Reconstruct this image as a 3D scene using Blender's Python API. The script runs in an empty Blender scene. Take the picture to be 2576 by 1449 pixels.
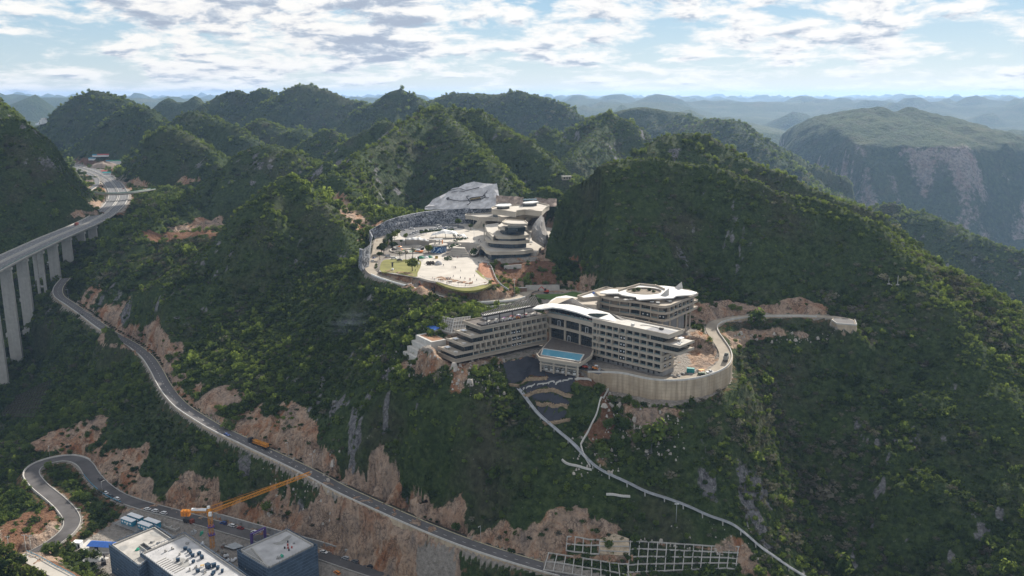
import bpy, bmesh, math, random
import numpy as np
from mathutils import Vector, Matrix

random.seed(7)
R = math.radians
scene = bpy.context.scene
COL = scene.collection

# ------------------------------------------------------------------ camera
F_PX, CX, CY, PITCH, CAMZ = 2150.0, 1288.0, 724.5, R(12.7), 300.0
cam_data = bpy.data.cameras.new('camera')
cam = bpy.data.objects.new('camera', cam_data)
COL.objects.link(cam)
cam.location = (0, 0, CAMZ)
cam.rotation_euler = (R(90) - PITCH, 0, 0)
cam_data.sensor_width = 36.0
cam_data.lens = 36.0 * F_PX / 2576.0
cam_data.clip_start = 1.0
cam_data.clip_end = 90000.0
scene.camera = cam

# ------------------------------------------------------------------ light
SUN_EL, SUN_AZ = R(33.5), R(27)          # azimuth measured to the right of straight ahead (+y)
SUN_DIR = Vector((math.sin(SUN_AZ) * math.cos(SUN_EL), math.cos(SUN_AZ) * math.cos(SUN_EL), math.sin(SUN_EL)))
sun_data = bpy.data.lights.new('sun', 'SUN')
sun_data.energy = 5.0
sun_data.angle = R(0.6)
sun_data.color = (1.0, 0.93, 0.82)
sun = bpy.data.objects.new('sun', sun_data)
COL.objects.link(sun)
sun.location = (400, 900, 1500)
sun.rotation_euler = (-SUN_DIR).to_track_quat('-Z', 'Y').to_euler()

scene.view_settings.view_transform = 'Standard'
scene.view_settings.look = 'None'
scene.view_settings.gamma = 1.0
scene.view_settings.exposure = 0.6
scene.view_settings.use_curve_mapping = False
scene.cycles.max_bounces = 5
scene.cycles.diffuse_bounces = 2
scene.cycles.glossy_bounces = 2
scene.cycles.transmission_bounces = 3
scene.cycles.transparent_max_bounces = 6
scene.cycles.volume_bounces = 0
scene.cycles.caustics_reflective = False
scene.cycles.caustics_refractive = False
scene.cycles.sample_clamp_indirect = 4.0
scene.cycles.use_denoising = True
try:
    scene.cycles.denoiser = 'OPENIMAGEDENOISE'
    scene.cycles.denoising_input_passes = 'RGB_ALBEDO_NORMAL'
    scene.cycles.denoising_prefilter = 'ACCURATE'
except Exception:
    pass

# ------------------------------------------------------------------ node helpers
class NT:
    """thin wrapper for building node trees"""
    def __init__(self, tree):
        self.t = tree
        tree.nodes.clear()
    def n(self, kind, ins=None, **props):
        nd = self.t.nodes.new(kind)
        for k, v in props.items():
            setattr(nd, k, v)
        for k, v in (ins or {}).items():
            s = nd.inputs[k]
            if isinstance(v, bpy.types.NodeSocket):
                self.t.links.new(v, s)
            else:
                s.default_value = v
        return nd
    def math(self, op, a, b=0.0, clamp=False):
        nd = self.n('ShaderNodeMath', {0: a, 1: b}, operation=op, use_clamp=clamp)
        return nd.outputs[0]
    def vmath(self, op, a, b=(0, 0, 0)):
        nd = self.n('ShaderNodeVectorMath', {0: a, 1: b}, operation=op)
        return nd.outputs[0]
    def mix(self, fac, a, b, mode='MIX'):
        nd = self.n('ShaderNodeMix', data_type='RGBA', blend_type=mode)
        for key, v in ((0, fac), (6, a), (7, b)):
            s = nd.inputs[key]
            if isinstance(v, bpy.types.NodeSocket):
                self.t.links.new(v, s)
            elif key == 0:
                s.default_value = v
            else:
                s.default_value = tuple(v) + (1,) if len(v) == 3 else v
        return nd.outputs[2]
    def maprange(self, v, a, b, c=0.0, d=1.0, smooth=False):
        nd = self.n('ShaderNodeMapRange', {0: v, 1: a, 2: b, 3: c, 4: d})
        nd.clamp = True
        if smooth:
            nd.interpolation_type = 'SMOOTHSTEP'
        return nd.outputs[0]
    def noise(self, vec, scale, detail=4, rough=0.55, dist=0.0):
        nd = self.n('ShaderNodeTexNoise', {'Vector': vec, 'Scale': scale, 'Detail': detail, 'Roughness': rough, 'Distortion': dist})
        return nd.outputs[0]
    def ramp(self, fac, stops):
        nd = self.n('ShaderNodeValToRGB', {0: fac})
        el = nd.color_ramp.elements
        while len(el) < len(stops):
            el.new(0.5)
        for e, (p, c) in zip(el, stops):
            e.position = p
            e.color = tuple(c) + (1,) if len(c) == 3 else c
        return nd.outputs[0]
    def link(self, a, b):
        self.t.links.new(a, b)

# ------------------------------------------------------------------ sky with clouds
world = bpy.data.worlds.new('World')
scene.world = world
world.use_nodes = True
W = NT(world.node_tree)
sky = W.n('ShaderNodeTexSky', sky_type='NISHITA', sun_disc=False, sun_elevation=SUN_EL, sun_rotation=SUN_AZ,
          altitude=1200.0, air_density=1.0, dust_density=0.6, ozone_density=1.5)
SKY_STRENGTH = 0.085
tc = W.n('ShaderNodeTexCoord').outputs['Generated']
sep = W.n('ShaderNodeSeparateXYZ', {0: tc})
dx, dy, dz = sep.outputs
elev = W.math('MAXIMUM', dz, 0.0)
# cumulus: noise on the direction, stretched sideways, finer toward the horizon
comp = W.n('ShaderNodeCombineXYZ', {0: dx, 1: dy, 2: W.math('MULTIPLY', W.math('POWER', W.math('ADD', elev, 0.012), 0.62), 2.1)}).outputs[0]
warp = W.n('ShaderNodeTexNoise', {'Vector': comp, 'Scale': 9.0, 'Detail': 3.0})
wv = W.vmath('SCALE', W.vmath('SUBTRACT', warp.outputs['Color'], (0.5, 0.5, 0.5)))
wv.node.inputs[3].default_value = 0.05
cvec = W.vmath('ADD', comp, wv)
big = W.noise(cvec, 5.5, 2, 0.5)
puff = W.noise(cvec, 17.0, 8, 0.6)
dens = W.math('ADD', W.math('MULTIPLY', big, 0.42), W.math('MULTIPLY', puff, 0.72))
# the same field sampled a little higher tells lit tops from shaded undersides
up = W.vmath('ADD', cvec, (0.004, 0.0, 0.022))
densu = W.math('ADD', W.math('MULTIPLY', W.noise(up, 5.5, 2, 0.5), 0.42), W.math('MULTIPLY', W.noise(up, 17.0, 6, 0.6), 0.72))
cover = W.maprange(elev, 0.0, 0.11, 0.56, 0.505)
side = W.maprange(dx, 0.12, 0.5, 0.0, 0.055)
low = W.maprange(elev, 0.035, 0.07, 1.0, 0.0)
thr = W.math('ADD', cover, W.math('MULTIPLY', side, low))
cd = W.math('SUBTRACT', dens, thr)
alpha = W.maprange(cd, -0.055, 0.075, 0, 1, True)
thick = W.maprange(W.math('ADD', cd, W.math('MULTIPLY', W.math('SUBTRACT', densu, dens), 1.3)), 0.02, 0.21, 0, 1, True)
cloud_col = W.ramp(thick, [(0.0, (1.14, 1.12, 1.08)), (0.35, (0.98, 0.98, 0.99)), (0.7, (0.62, 0.69, 0.79)), (1.0, (0.47, 0.54, 0.66))])
clear = W.ramp(W.maprange(elev, 0.0, 0.16), [(0.0, (0.92, 0.97, 0.97)), (0.2, (0.70, 0.86, 0.95)), (0.6, (0.46, 0.71, 0.92)), (1.0, (0.30, 0.56, 0.82))])
skyc = W.vmath('SCALE', sky.outputs[0]); skyc.node.inputs[3].default_value = SKY_STRENGTH
clear_mix = W.mix(W.maprange(elev, 0.16, 0.5, 0.75, 0.25), skyc, clear)
final = W.mix(alpha, clear_mix, cloud_col)
final = W.mix(W.maprange(dz, -0.02, 0.0, 1, 0), final, (0.36, 0.45, 0.52))
bg = W.n('ShaderNodeBackground', {0: final, 1: 0.60})
out = W.n('ShaderNodeOutputWorld', {0: bg.outputs[0]})

# ------------------------------------------------------------------ pixel rays -> points of the place (used to survey the photograph)
CP, SP = math.cos(PITCH), math.sin(PITCH)
def ray(u, v):
    a, b = (u - CX) / F_PX, (v - CY) / F_PX
    return (a, CP - b * SP, -SP - b * CP)
def P(u, v, y):
    d = ray(u, v); t = y / d[1]
    return (d[0] * t, y, CAMZ + d[2] * t)
def PZ(u, v, z):
    d = ray(u, v); t = (z - CAMZ) / d[2]
    return (d[0] * t, d[1] * t, z)
# ------------------------------------------------------------------ noise
def _hash(ix, iy, seed):
    h = (ix.astype(np.int64) * 374761393 + iy.astype(np.int64) * 668265263 + seed * 974711) & 0xFFFFFFFF
    h = ((h ^ (h >> 13)) * 1274126177) & 0xFFFFFFFF
    h = (h ^ (h >> 16)) & 0xFFFFFF
    return h.astype(np.float64) / 0xFFFFFF
def vnoise(x, y, seed=0):
    ix, iy = np.floor(x), np.floor(y)
    fx, fy = x - ix, y - iy
    fx = fx * fx * fx * (fx * (fx * 6 - 15) + 10); fy = fy * fy * fy * (fy * (fy * 6 - 15) + 10)
    a, b = _hash(ix, iy, seed), _hash(ix + 1, iy, seed)
    c, d = _hash(ix, iy + 1, seed), _hash(ix + 1, iy + 1, seed)
    return (a * (1 - fx) + b * fx) * (1 - fy) + (c * (1 - fx) + d * fx) * fy
def fbm(x, y, octv=4, seed=0, gain=0.5):
    s, a, t = 0.0, 1.0, 0.0
    for o in range(octv):
        s = s + a * (vnoise(x, y, seed + o * 17) * 2 - 1); t += a
        x, y, a = x * 2.03 + 13.7, y * 2.03 - 7.1, a * gain
    return s / t
def smooth(e0, e1, x):
    t = np.clip((x - e0) / (e1 - e0), 0, 1)
    return t * t * (3 - 2 * t)

# ------------------------------------------------------------------ road lines (surveyed)
def spline(pts, step=2.0):
    """Catmull-Rom through 3-D points, resampled"""
    p = [np.array(q, float) for q in pts]
    p = [2 * p[0] - p[1]] + p + [2 * p[-1] - p[-2]]
    out = []
    for i in range(1, len(p) - 2):
        n = max(2, int(np.linalg.norm(p[i + 1] - p[i]) / step))
        for k in range(n):
            t = k / n
            out.append(0.5 * ((2 * p[i]) + (-p[i - 1] + p[i + 1]) * t + (2 * p[i - 1] - 5 * p[i] + 4 * p[i + 1] - p[i + 2]) * t * t
                              + (-p[i - 1] + 3 * p[i] - 3 * p[i + 1] + p[i + 2]) * t ** 3))
    out.append(p[-2])
    return np.array(out)
def smooth_line(a, n=3):
    a = a.copy()
    for _ in range(n):
        a[1:-1] = (a[:-2] + 2 * a[1:-1] + a[2:]) / 4
    return a
def lerpz(uv, z0, z1):
    n = len(uv) - 1
    return [PZ(u, v, z0 + (z1 - z0) * i / n) for i, (u, v) in enumerate(uv)]

MAIN_UV = [(166, 700), (155, 712), (146, 727), (150, 746), (180, 767), (213, 790), (253, 820), (293, 846), (333, 868), (370, 897), (393, 930), (411, 964),
           (433, 996), (462, 1025), (503, 1052), (547, 1078), (600, 1103), (667, 1135), (733, 1166), (800, 1199), (859, 1231), (959, 1277),
           (1059, 1321), (1159, 1361), (1259, 1395), (1359, 1425), (1440, 1447), (1530, 1470)]
MAIN_Z = np.interp(range(len(MAIN_UV)), [0, 11, 17, 20, 22, 25, 27], [115, 102, 91, 84.5, 81.5, 79, 78])
MAIN = smooth_line(spline([PZ(u, v, z) for (u, v), z in zip(MAIN_UV, MAIN_Z)]), 6)
LOWER_UVZ = [(1120, 1500, 54), (1010, 1462, 54), (900, 1426, 54), (800, 1393, 54), (700, 1366, 54), (560, 1326, 54), (430, 1290, 55), (362, 1272, 55.5), (300, 1250, 56), (262, 1226, 56.5),
             (232, 1195, 57), (218, 1172, 57.3), (200, 1158, 57.5), (172, 1152, 57.7), (130, 1158, 57.6), (95, 1170, 57.3), (78, 1190, 57),
             (98, 1220, 56), (138, 1253, 55), (166, 1280, 54.3), (182, 1308, 53.5), (172, 1335, 53), (128, 1370, 52), (70, 1400, 51)]
LOWER = smooth_line(spline([PZ(*q) for q in LOWER_UVZ]), 6)
PLAZA_UVZ = [(1010, 575, 184), (975, 582, 183), (954, 600, 181), (946, 637, 179), (934, 660, 178), (929, 674, 177.5), (938, 686, 176.5), (959, 696, 175.5), (999, 709, 174), (1040, 720, 173), (1080, 733, 171.5),
             (1112, 743, 170.5), (1176, 756, 169.5), (1226, 758, 169), (1292, 752, 168.5), (1318, 742, 168), (1330, 732, 167.5), (1360, 727, 167), (1406, 730, 166.5), (1470, 737, 166)]
PLAZA_ROAD = smooth_line(spline([PZ(*q) for q in PLAZA_UVZ]), 4)
HOTEL_UVZ = [(1478, 932, 150.5), (1566, 935, 150.5), (1642, 951, 150.5), (1699, 953, 150.5), (1752, 946, 151), (1803, 928, 151.5), (1823, 908, 152.5), (1823, 884, 153.5),
             (1808, 859, 155), (1790, 832, 157), (1793, 815, 158.5), (1830, 802, 159.5), (1900, 795, 160), (2000, 793, 160), (2090, 797, 160), (2130, 803, 160)]
HOTEL_ROAD = smooth_line(spline([PZ(*q) for q in HOTEL_UVZ]), 4)
CORNER_UVZ = [(52, 1396, 62), (85, 1411, 62), (122, 1432, 62), (165, 1455, 62), (220, 1492, 62)]
CORNER_ROAD = spline([PZ(*q) for q in CORNER_UVZ])
DECK_Z = 150.0
HIGHWAY_UV = [(-130, 728), (-60, 693), (0, 661), (66, 630), (133, 599), (190, 575), (232, 556), (265, 536), (287, 516), (298, 496), (295, 480), (284, 462), (266, 446), (240, 433), (207, 422), (165, 412)]
HIGHWAY = smooth_line(spline([PZ(u, v, DECK_Z) for u, v in HIGHWAY_UV], 4.0), 8)
OVERPASS = smooth_line(spline([PZ(u, v, 160) for u, v in [(200, 478), (235, 485), (270, 488), (310, 487), (350, 482), (385, 476)]], 4.0), 3)
RAMP = smooth_line(spline([PZ(u, v, 152) for u, v in [(212, 484), (226, 477), (241, 466), (243, 452), (228, 440), (205, 430), (190, 424)]], 4.0), 3)

# ------------------------------------------------------------------ levelled pads (surveyed outlines)
def polyZ(uv, z):
    return np.array([PZ(u, v, z)[:2] for u, v in uv])
PLAZA_Z, UPPER_Z = 178.0, 184.0
PLAZA_POLY = polyZ([(948, 655), (953, 682), (985, 694), (1035, 706), (1060, 712), (1110, 718), (1165, 723), (1200, 722), (1222, 716), (1240, 700), (1232, 675), (1240, 660),
                    (1340, 652), (1345, 628), (1230, 615), (1190, 612), (1110, 608), (1000, 603), (972, 618)], PLAZA_Z)
UPPER_POLY = polyZ([(978, 604), (990, 594), (1006, 580), (1040, 571), (1080, 564), (1160, 558.5), (1245, 557), (1400, 575), (1350, 635), (1180, 610), (1120, 609), (1085, 603), (1050, 601)], UPPER_Z)
SITE_Z = 50.0
SITE_POLY = polyZ([(310, 1300), (450, 1308), (700, 1378), (900, 1440), (1000, 1500), (330, 1540), (275, 1490), (240, 1400), (185, 1382), (195, 1366), (232, 1352), (275, 1325)], SITE_Z)
HOTEL_POLY = polyZ([(1448, 930), (1507, 936), (1566, 949), (1642, 967), (1699, 969), (1756, 962), (1813, 942), (1838, 918), (1815, 890), (1700, 880), (1500, 880)], 150.5)
LAWN_POLY = polyZ([(1330, 735), (1350, 728), (1400, 731), (1470, 738), (1500, 760), (1430, 800), (1370, 765)], 166.5)
END_POLY = polyZ([(2092, 806), (2104, 815), (2155, 819), (2150, 806), (2135, 801), (2095, 799)], 160.0)
TERRACE_POLY = polyZ([(1060, 865), (1085, 856), (1130, 852), (1165, 868), (1150, 880), (1110, 880), (1060, 872)], 161.0)
TOWER_POLY = np.array([(-30, 628), (0, 626), (22, 634), (26, 660), (34, 700), (46, 735), (40, 775), (-40, 785), (-60, 700), (-30, 660)], float)
POOL_POLY = np.array([(10, 452), (22, 443), (44, 441), (46, 460), (46, 474), (24, 494), (12, 480)], float)
_f0, _f1 = np.array(PZ(1052, 843, 161)[:2]), np.array(PZ(1086, 859, 161)[:2])
_fd = (_f1 - _f0) / np.hypot(*(_f1 - _f0)); _fn = np.array([_fd[1], -_fd[0]]); _fn = -_fn if _fn[1] > 0 else _fn
STEP_POLY = np.array([_f0 - _fd * 4, _f1 + _fd * 1.5, _f1 + _fd * 1.5 + _fn * 14, _f0 - _fd * 4 + _fn * 14])
LEFT_POLY = np.array([(-36, 462), (-28, 452), (-10, 466), (24, 489), (30, 496), (20, 506), (-40, 478)], float)
BROWN_POLY = np.array([(-8, 626), (22, 632), (44, 634), (50, 610), (46, 590), (34, 584), (8, 588), (-6, 604)], float)
BACK_POLY = np.array([(22, 490), (45, 484), (95, 470), (118, 500), (112, 520), (80, 532), (45, 530), (25, 515)], float)

# ------------------------------------------------------------------ hills: ridge lines (surveyed), side slope, crest radius
HILLS = [
    # near ones
    ([(640, 508, 745), (690, 462, 755), (725, 442, 760), (760, 462, 750), (790, 490, 735), (860, 565, 700), (905, 640, 665)], 0.86, 7),
    ([(725, 442, 760), (700, 520, 720), (650, 580, 695)], 0.8, 9),
    ([(640, 508, 745), (590, 560, 730), (520, 625, 705), (480, 660, 705)], 0.75, 9),
    ([(255, 560, 880), (290, 542, 860), (330, 556, 840), (350, 590, 815)], 0.85, 8),
    ([(545, 470, 1080), (600, 405, 1090), (650, 370, 1100), (690, 361, 1100), (740, 378, 1090), (795, 410, 1070)], 0.72, 26),
    ([(545, 470, 1080), (440, 500, 1010), (360, 525, 960)], 0.6, 20),
    ([(800, 445, 900), (835, 428, 890), (868, 440, 880), (905, 480, 850)], 0.9, 8),
    ([(800, 420, 1000), (830, 408, 990), (860, 420, 985)], 0.9, 8),
    ([(1000, 330, 1060), (1060, 292, 1110), (1110, 268, 1150), (1150, 266, 1160), (1205, 278, 1150), (1260, 322, 1110), (1330, 352, 1060), (1395, 405, 1010), (1440, 450, 970)], 0.80, 16),
    ([(1000, 330, 1060), (940, 365, 1000), (895, 400, 950), (872, 440, 900)], 0.80, 8),
    ([(1110, 268, 1150), (1180, 340, 1040), (1230, 400, 960)], 0.72, 18),
    ([(830, 395, 1260), (890, 340, 1290), (955, 298, 1300), (985, 306, 1280), (1010, 330, 1250)], 0.85, 12),
    # the big ridge behind the hotel and its spur on the right
    ([(1372, 535, 668), (1405, 490, 662), (1450, 455, 655), (1520, 405, 642), (1585, 394, 648), (1640, 389, 650), (1720, 400, 650), (1830, 420, 642), (1890, 448, 636), (1950, 478, 628), (2030, 490, 624), (2100, 508, 618),
      (2200, 545, 606), (2330, 668, 602), (2450, 770, 592), (2576, 862, 582), (2700, 945, 572), (2850, 1050, 560)], 0.74, 8),
    ([(2205, 552, 604), (2255, 605, 590), (2300, 655, 572), (2380, 745, 540), (2450, 845, 506), (2530, 957, 472), (2610, 1065, 445)], 0.52, 10),
    ([(2330, 1000, 480), (2400, 1010, 475), (2470, 1050, 462), (2576, 1120, 440), (2700, 1220, 410)], 0.72, 8),
    ([(1640, 372, 860), (1690, 335, 880), (1740, 322, 885), (1790, 335, 880), (1850, 372, 860), (1930, 410, 830), (2020, 450, 800), (2120, 498, 770), (2200, 530, 740)], 0.78, 9),
    ([(1390, 375, 1480), (1440, 330, 1500), (1490, 290, 1510), (1525, 279, 1510), (1560, 296, 1500), (1600, 345, 1470), (1630, 382, 1440)], 0.78, 16),
    ([(1525, 279, 1510), (1480, 350, 1400), (1430, 400, 1300)], 0.75, 12),
    ([(1340, 345, 1450), (1375, 320, 1450), (1410, 335, 1430)], 0.8, 12),
    # left mountain beside the viaduct
    ([(-260, 40, 1200), (-120, 160, 1160), (0, 258, 1130), (60, 305, 1120), (130, 385, 1110), (200, 465, 1120), (238, 520, 1120)], 0.95, 10),
    # middle distance
    ([(300, 470, 1500), (345, 400, 1540), (395, 335, 1560), (435, 311, 1560), (470, 335, 1540), (540, 385, 1500), (580, 430, 1450)], 0.80, 15),
    ([(410, 318, 1780), (470, 284, 1800), (495, 275, 1800), (530, 292, 1780), (600, 322, 1750), (640, 350, 1700)], 0.75, 18),
    ([(110, 330, 2250), (160, 265, 2280), (205, 240, 2300), (245, 224, 2300), (290, 240, 2290), (340, 262, 2250)], 0.8, 25),
    ([(245, 320, 2000), (300, 275, 2030), (345, 257, 2040), (375, 275, 2020), (402, 305, 2000)], 0.8, 18),
    ([(385, 275, 3000), (425, 240, 3050), (455, 258, 3000), (487, 241, 3000), (515, 262, 2950)], 0.9, 18),
    ([(515, 262, 2450), (560, 235, 2500), (600, 227, 2500), (622, 240, 2480), (650, 226, 2480), (672, 226, 2480), (690, 246, 2450)], 0.85, 18),
    ([(640, 290, 2300), (690, 245, 2350), (735, 218, 2380), (775, 211, 2380), (815, 225, 2360), (860, 243, 2330), (920, 262, 2300), (985, 285, 2250)], 0.72, 28),
    ([(910, 270, 2050), (960, 245, 2060), (985, 232, 2060), (1006, 220, 2060), (1030, 235, 2050), (1080, 262, 2020), (1110, 290, 1980)], 0.8, 14),
    ([(1060, 262, 2350), (1120, 240, 2400), (1180, 236, 2400), (1230, 243, 2380), (1270, 238, 2380), (1312, 228, 2380), (1350, 240, 2360), (1410, 262, 2330), (1450, 292, 2300)], 0.68, 25),
    ([(1450, 300, 2800), (1540, 280, 2850), (1620, 270, 2850), (1700, 280, 2800), (1760, 305, 2600), (1800, 300, 2400), (1850, 305, 2250), (1890, 340, 2150), (1960, 400, 2000)], 0.62, 35),
    ([(600, 325, 1800), (650, 298, 1820), (690, 312, 1800), (720, 325, 1780)], 0.75, 18),
    ([(700, 335, 1650), (735, 318, 1660), (765, 318, 1660), (790, 335, 1640)], 1.1, 18),
    ([(770, 352, 1450), (810, 325, 1460), (840, 322, 1460), (880, 350, 1430)], 0.8, 14),
    # right: slope over the canyon and its small knoll
    ([(2080, 490, 1560), (2180, 514, 1520), (2230, 506, 1500), (2275, 526, 1460), (2330, 540, 1420), (2450, 592, 1330), (2576, 640, 1270), (2760, 720, 1200)], 0.62, 18),
    ([(2210, 512, 1480), (2245, 506, 1480), (2275, 520, 1470)], 0.9, 10),
]
HILLS3 = [([P(q[0], q[1] + (9 if q[2] < 900 else 4 if q[2] < 1700 else 1), q[2]) for q in pts], s * 1.24, r * 0.65) for pts, s, r in HILLS]
MOUNT = [P(*q) for q in [(2045, 318, 3430), (2060, 303, 3450), (2110, 290, 3500), (2165, 271, 3520), (2195, 270, 3520), (2235, 284, 3520), (2285, 266, 3560), (2330, 280, 3560), (2400, 303, 3550), (2480, 325, 3550), (2576, 345, 3550), (2800, 395, 3500)]]

# ------------------------------------------------------------------ base surface: radial interpolation of surveyed ground points
BASE = []
for line, st in ((MAIN, 18), (LOWER, 14), (PLAZA_ROAD, 14), (HOTEL_ROAD, 14)):
    BASE += [tuple(q) for q in line[::st]]
BASE += [tuple(q) for q in HIGHWAY[HIGHWAY[:, 1] > 1150][::12]]
for poly, z in ((PLAZA_POLY, PLAZA_Z), (UPPER_POLY, UPPER_Z), (SITE_POLY, SITE_Z), (HOTEL_POLY, 143), (BACK_POLY, 158)):
    BASE += [(q[0], q[1], z) for q in poly[::2]]
BASE += [P(*q) for q in [
    (7, 960, 718), (63, 900, 764), (97, 806, 801), (125, 738, 842), (157, 700, 885), (192, 650, 925), (30, 1080, 640), (-100, 1000, 740), (-60, 1150, 600), (20, 1250, 520), (110, 1060, 600), (60, 1130, 560),
    (1090, 935, 462), (1150, 925, 450), (1200, 920, 460), (1270, 905, 470), (1350, 905, 478), (1440, 960, 452), (1330, 985, 450), (1400, 1055, 428), (1500, 1010, 440), (1600, 1005, 436), (1700, 1036, 432), (1800, 1000, 440), (1850, 930, 462),
    (1000, 900, 482), (900, 900, 505), (800, 900, 535), (700, 930, 545), (600, 900, 575), (950, 1050, 445), (1100, 1100, 425), (1250, 1150, 410), (1400, 1200, 400), (1250, 1300, 385),
    (1500, 1150, 408), (1600, 1200, 402), (1700, 1250, 396), (1850, 1330, 388), (1960, 1420, 380), (1400, 1330, 383), (1500, 1380, 376), (1600, 1400, 374), (1750, 1400, 374), (1850, 1405, 380), (1420, 1440, 362),
    (2000, 1060, 478), (2000, 1200, 450), (2100, 1449, 400), (2250, 1200, 440), (2400, 1449, 395), (2576, 1300, 405), (2576, 1449, 385), (2300, 1040, 470), (1950, 840, 522), (2130, 850, 530), (2250, 850, 535),
    (870, 820, 560), (1000, 790, 540), (1080, 800, 510), (1120, 790, 505), (700, 820, 610), (550, 800, 640), (900, 700, 600), (480, 760, 660), (330, 680, 760), (400, 640, 790), (430, 592, 830), (500, 585, 800),
    (1330, 620, 640), (1380, 660, 600), (1400, 715, 580), (1500, 720, 560), (1640, 720, 545), (1760, 760, 540),
    (1060, 520, 770), (1000, 555, 760), (930, 560, 760), (900, 590, 740), (1200, 470, 800), (1300, 490, 790), (1380, 480, 790), (930, 540, 800), (860, 510, 850),
    (230, 860, 688), (290, 900, 655), (350, 960, 612), (180, 815, 730), (410, 1010, 575), (20, 1449, 400), (70, 1449, 395), (0, 1385, 420), (250, 1449, 415), (100, 1395, 425), (600, 1600, 360), (0, 1700, 330), (1300, 1600, 330), (2000, 1800, 300), (2700, 1800, 320), (-300, 1500, 380)]]
BASE += [(-450, 1000, 80), (-360, 1150, 115), (-330, 1300, 115), (-250, 900, 135), (-100, 950, 140), (0, 900, 150), (150, 850, 140), (250, 800, 125), (330, 740, 120), (450, 640, 60), (560, 560, -20), (640, 480, -60), (520, 420, 20), (700, 800, -60),
         (-600, 1700, 150), (-450, 1800, 150), (-800, 1900, 150), (-500, 1600, 150), (-300, 1700, 150), (0, 1500, 120), (300, 1300, 100), (500, 1100, 40), (300, 2000, 130), (-300, 2100, 150), (-900, 2600, 165), (0, 2700, 140), (700, 2400, 150),
         (1000, 1600, -90), (1300, 2300, -170), (900, 2000, -60), (2000, 2200, -150), (1200, 900, -80), (-700, 800, 60), (-1000, 1400, 160), (-1500, 2500, 150), (1000, 3300, -110), (700, 3300, -60), (900, 4100, -60), (1150, 2800, -170), (1600, 2400, -200), (2300, 2600, -220), (0, 4000, 130), (-1500, 4000, 150), (2200, 4500, 120), (-2500, 4500, 150), (3500, 4500, 100),
         (-700, 500, 30), (-900, 300, 60), (900, 300, -60)]
BASE = np.array(BASE)
# drop near duplicates, then solve
_keep = []
for i, q in enumerate(BASE):
    if all(np.hypot(*(q[:2] - BASE[j][:2])) > 6 for j in _keep):
        _keep.append(i)
BASE = BASE[_keep]
_D = np.hypot(BASE[:, None, 0] - BASE[None, :, 0], BASE[:, None, 1] - BASE[None, :, 1])
_n = len(BASE)
_A = np.zeros((_n + 3, _n + 3)); _A[:_n, :_n] = _D + np.eye(_n) * 2.0
_A[:_n, _n] = 1; _A[:_n, _n + 1:] = BASE[:, :2] / 1000; _A[_n:, :_n] = _A[:_n, _n:].T
_W = np.linalg.solve(_A, np.concatenate([BASE[:, 2], np.zeros(3)]))
def base_surface(X, Y):
    Z = _W[_n] + _W[_n + 1] * X / 1000 + _W[_n + 2] * Y / 1000
    for i in range(_n):
        Z = Z + _W[i] * np.hypot(X - BASE[i, 0], Y - BASE[i, 1])
    return Z

def seg_ridge(X, Y, pts):
    """distance to a ridge line and the ridge height at the nearest point, for the best (highest) segment"""
    for a, b in zip(pts[:-1], pts[1:]):
        dx_, dy_ = b[0] - a[0], b[1] - a[1]
        L2 = dx_ * dx_ + dy_ * dy_ + 1e-9
        t = np.clip(((X - a[0]) * dx_ + (Y - a[1]) * dy_) / L2, 0, 1)
        yield np.hypot(X - a[0] - t * dx_, Y - a[1] - t * dy_), a[2] + t * (b[2] - a[2])

def poly_sd(X, Y, poly):
    """signed distance (negative inside)"""
    d = np.full(X.shape, 1e9); inside = np.zeros(X.shape, bool)
    n = len(poly)
    for i in range(n):
        a, b = poly[i], poly[(i + 1) % n]
        dx_, dy_ = b[0] - a[0], b[1] - a[1]
        t = np.clip(((X - a[0]) * dx_ + (Y - a[1]) * dy_) / (dx_ * dx_ + dy_ * dy_ + 1e-9), 0, 1)
        d = np.minimum(d, np.hypot(X - a[0] - t * dx_, Y - a[1] - t * dy_))
        c = (a[1] > Y) != (b[1] > Y)
        with np.errstate(divide='ignore', invalid='ignore'):
            xi = a[0] + (Y - a[1]) / (b[1] - a[1] + 1e-12) * dx_
        inside ^= c & (X < xi)
    return np.where(inside, -d, d)

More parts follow.
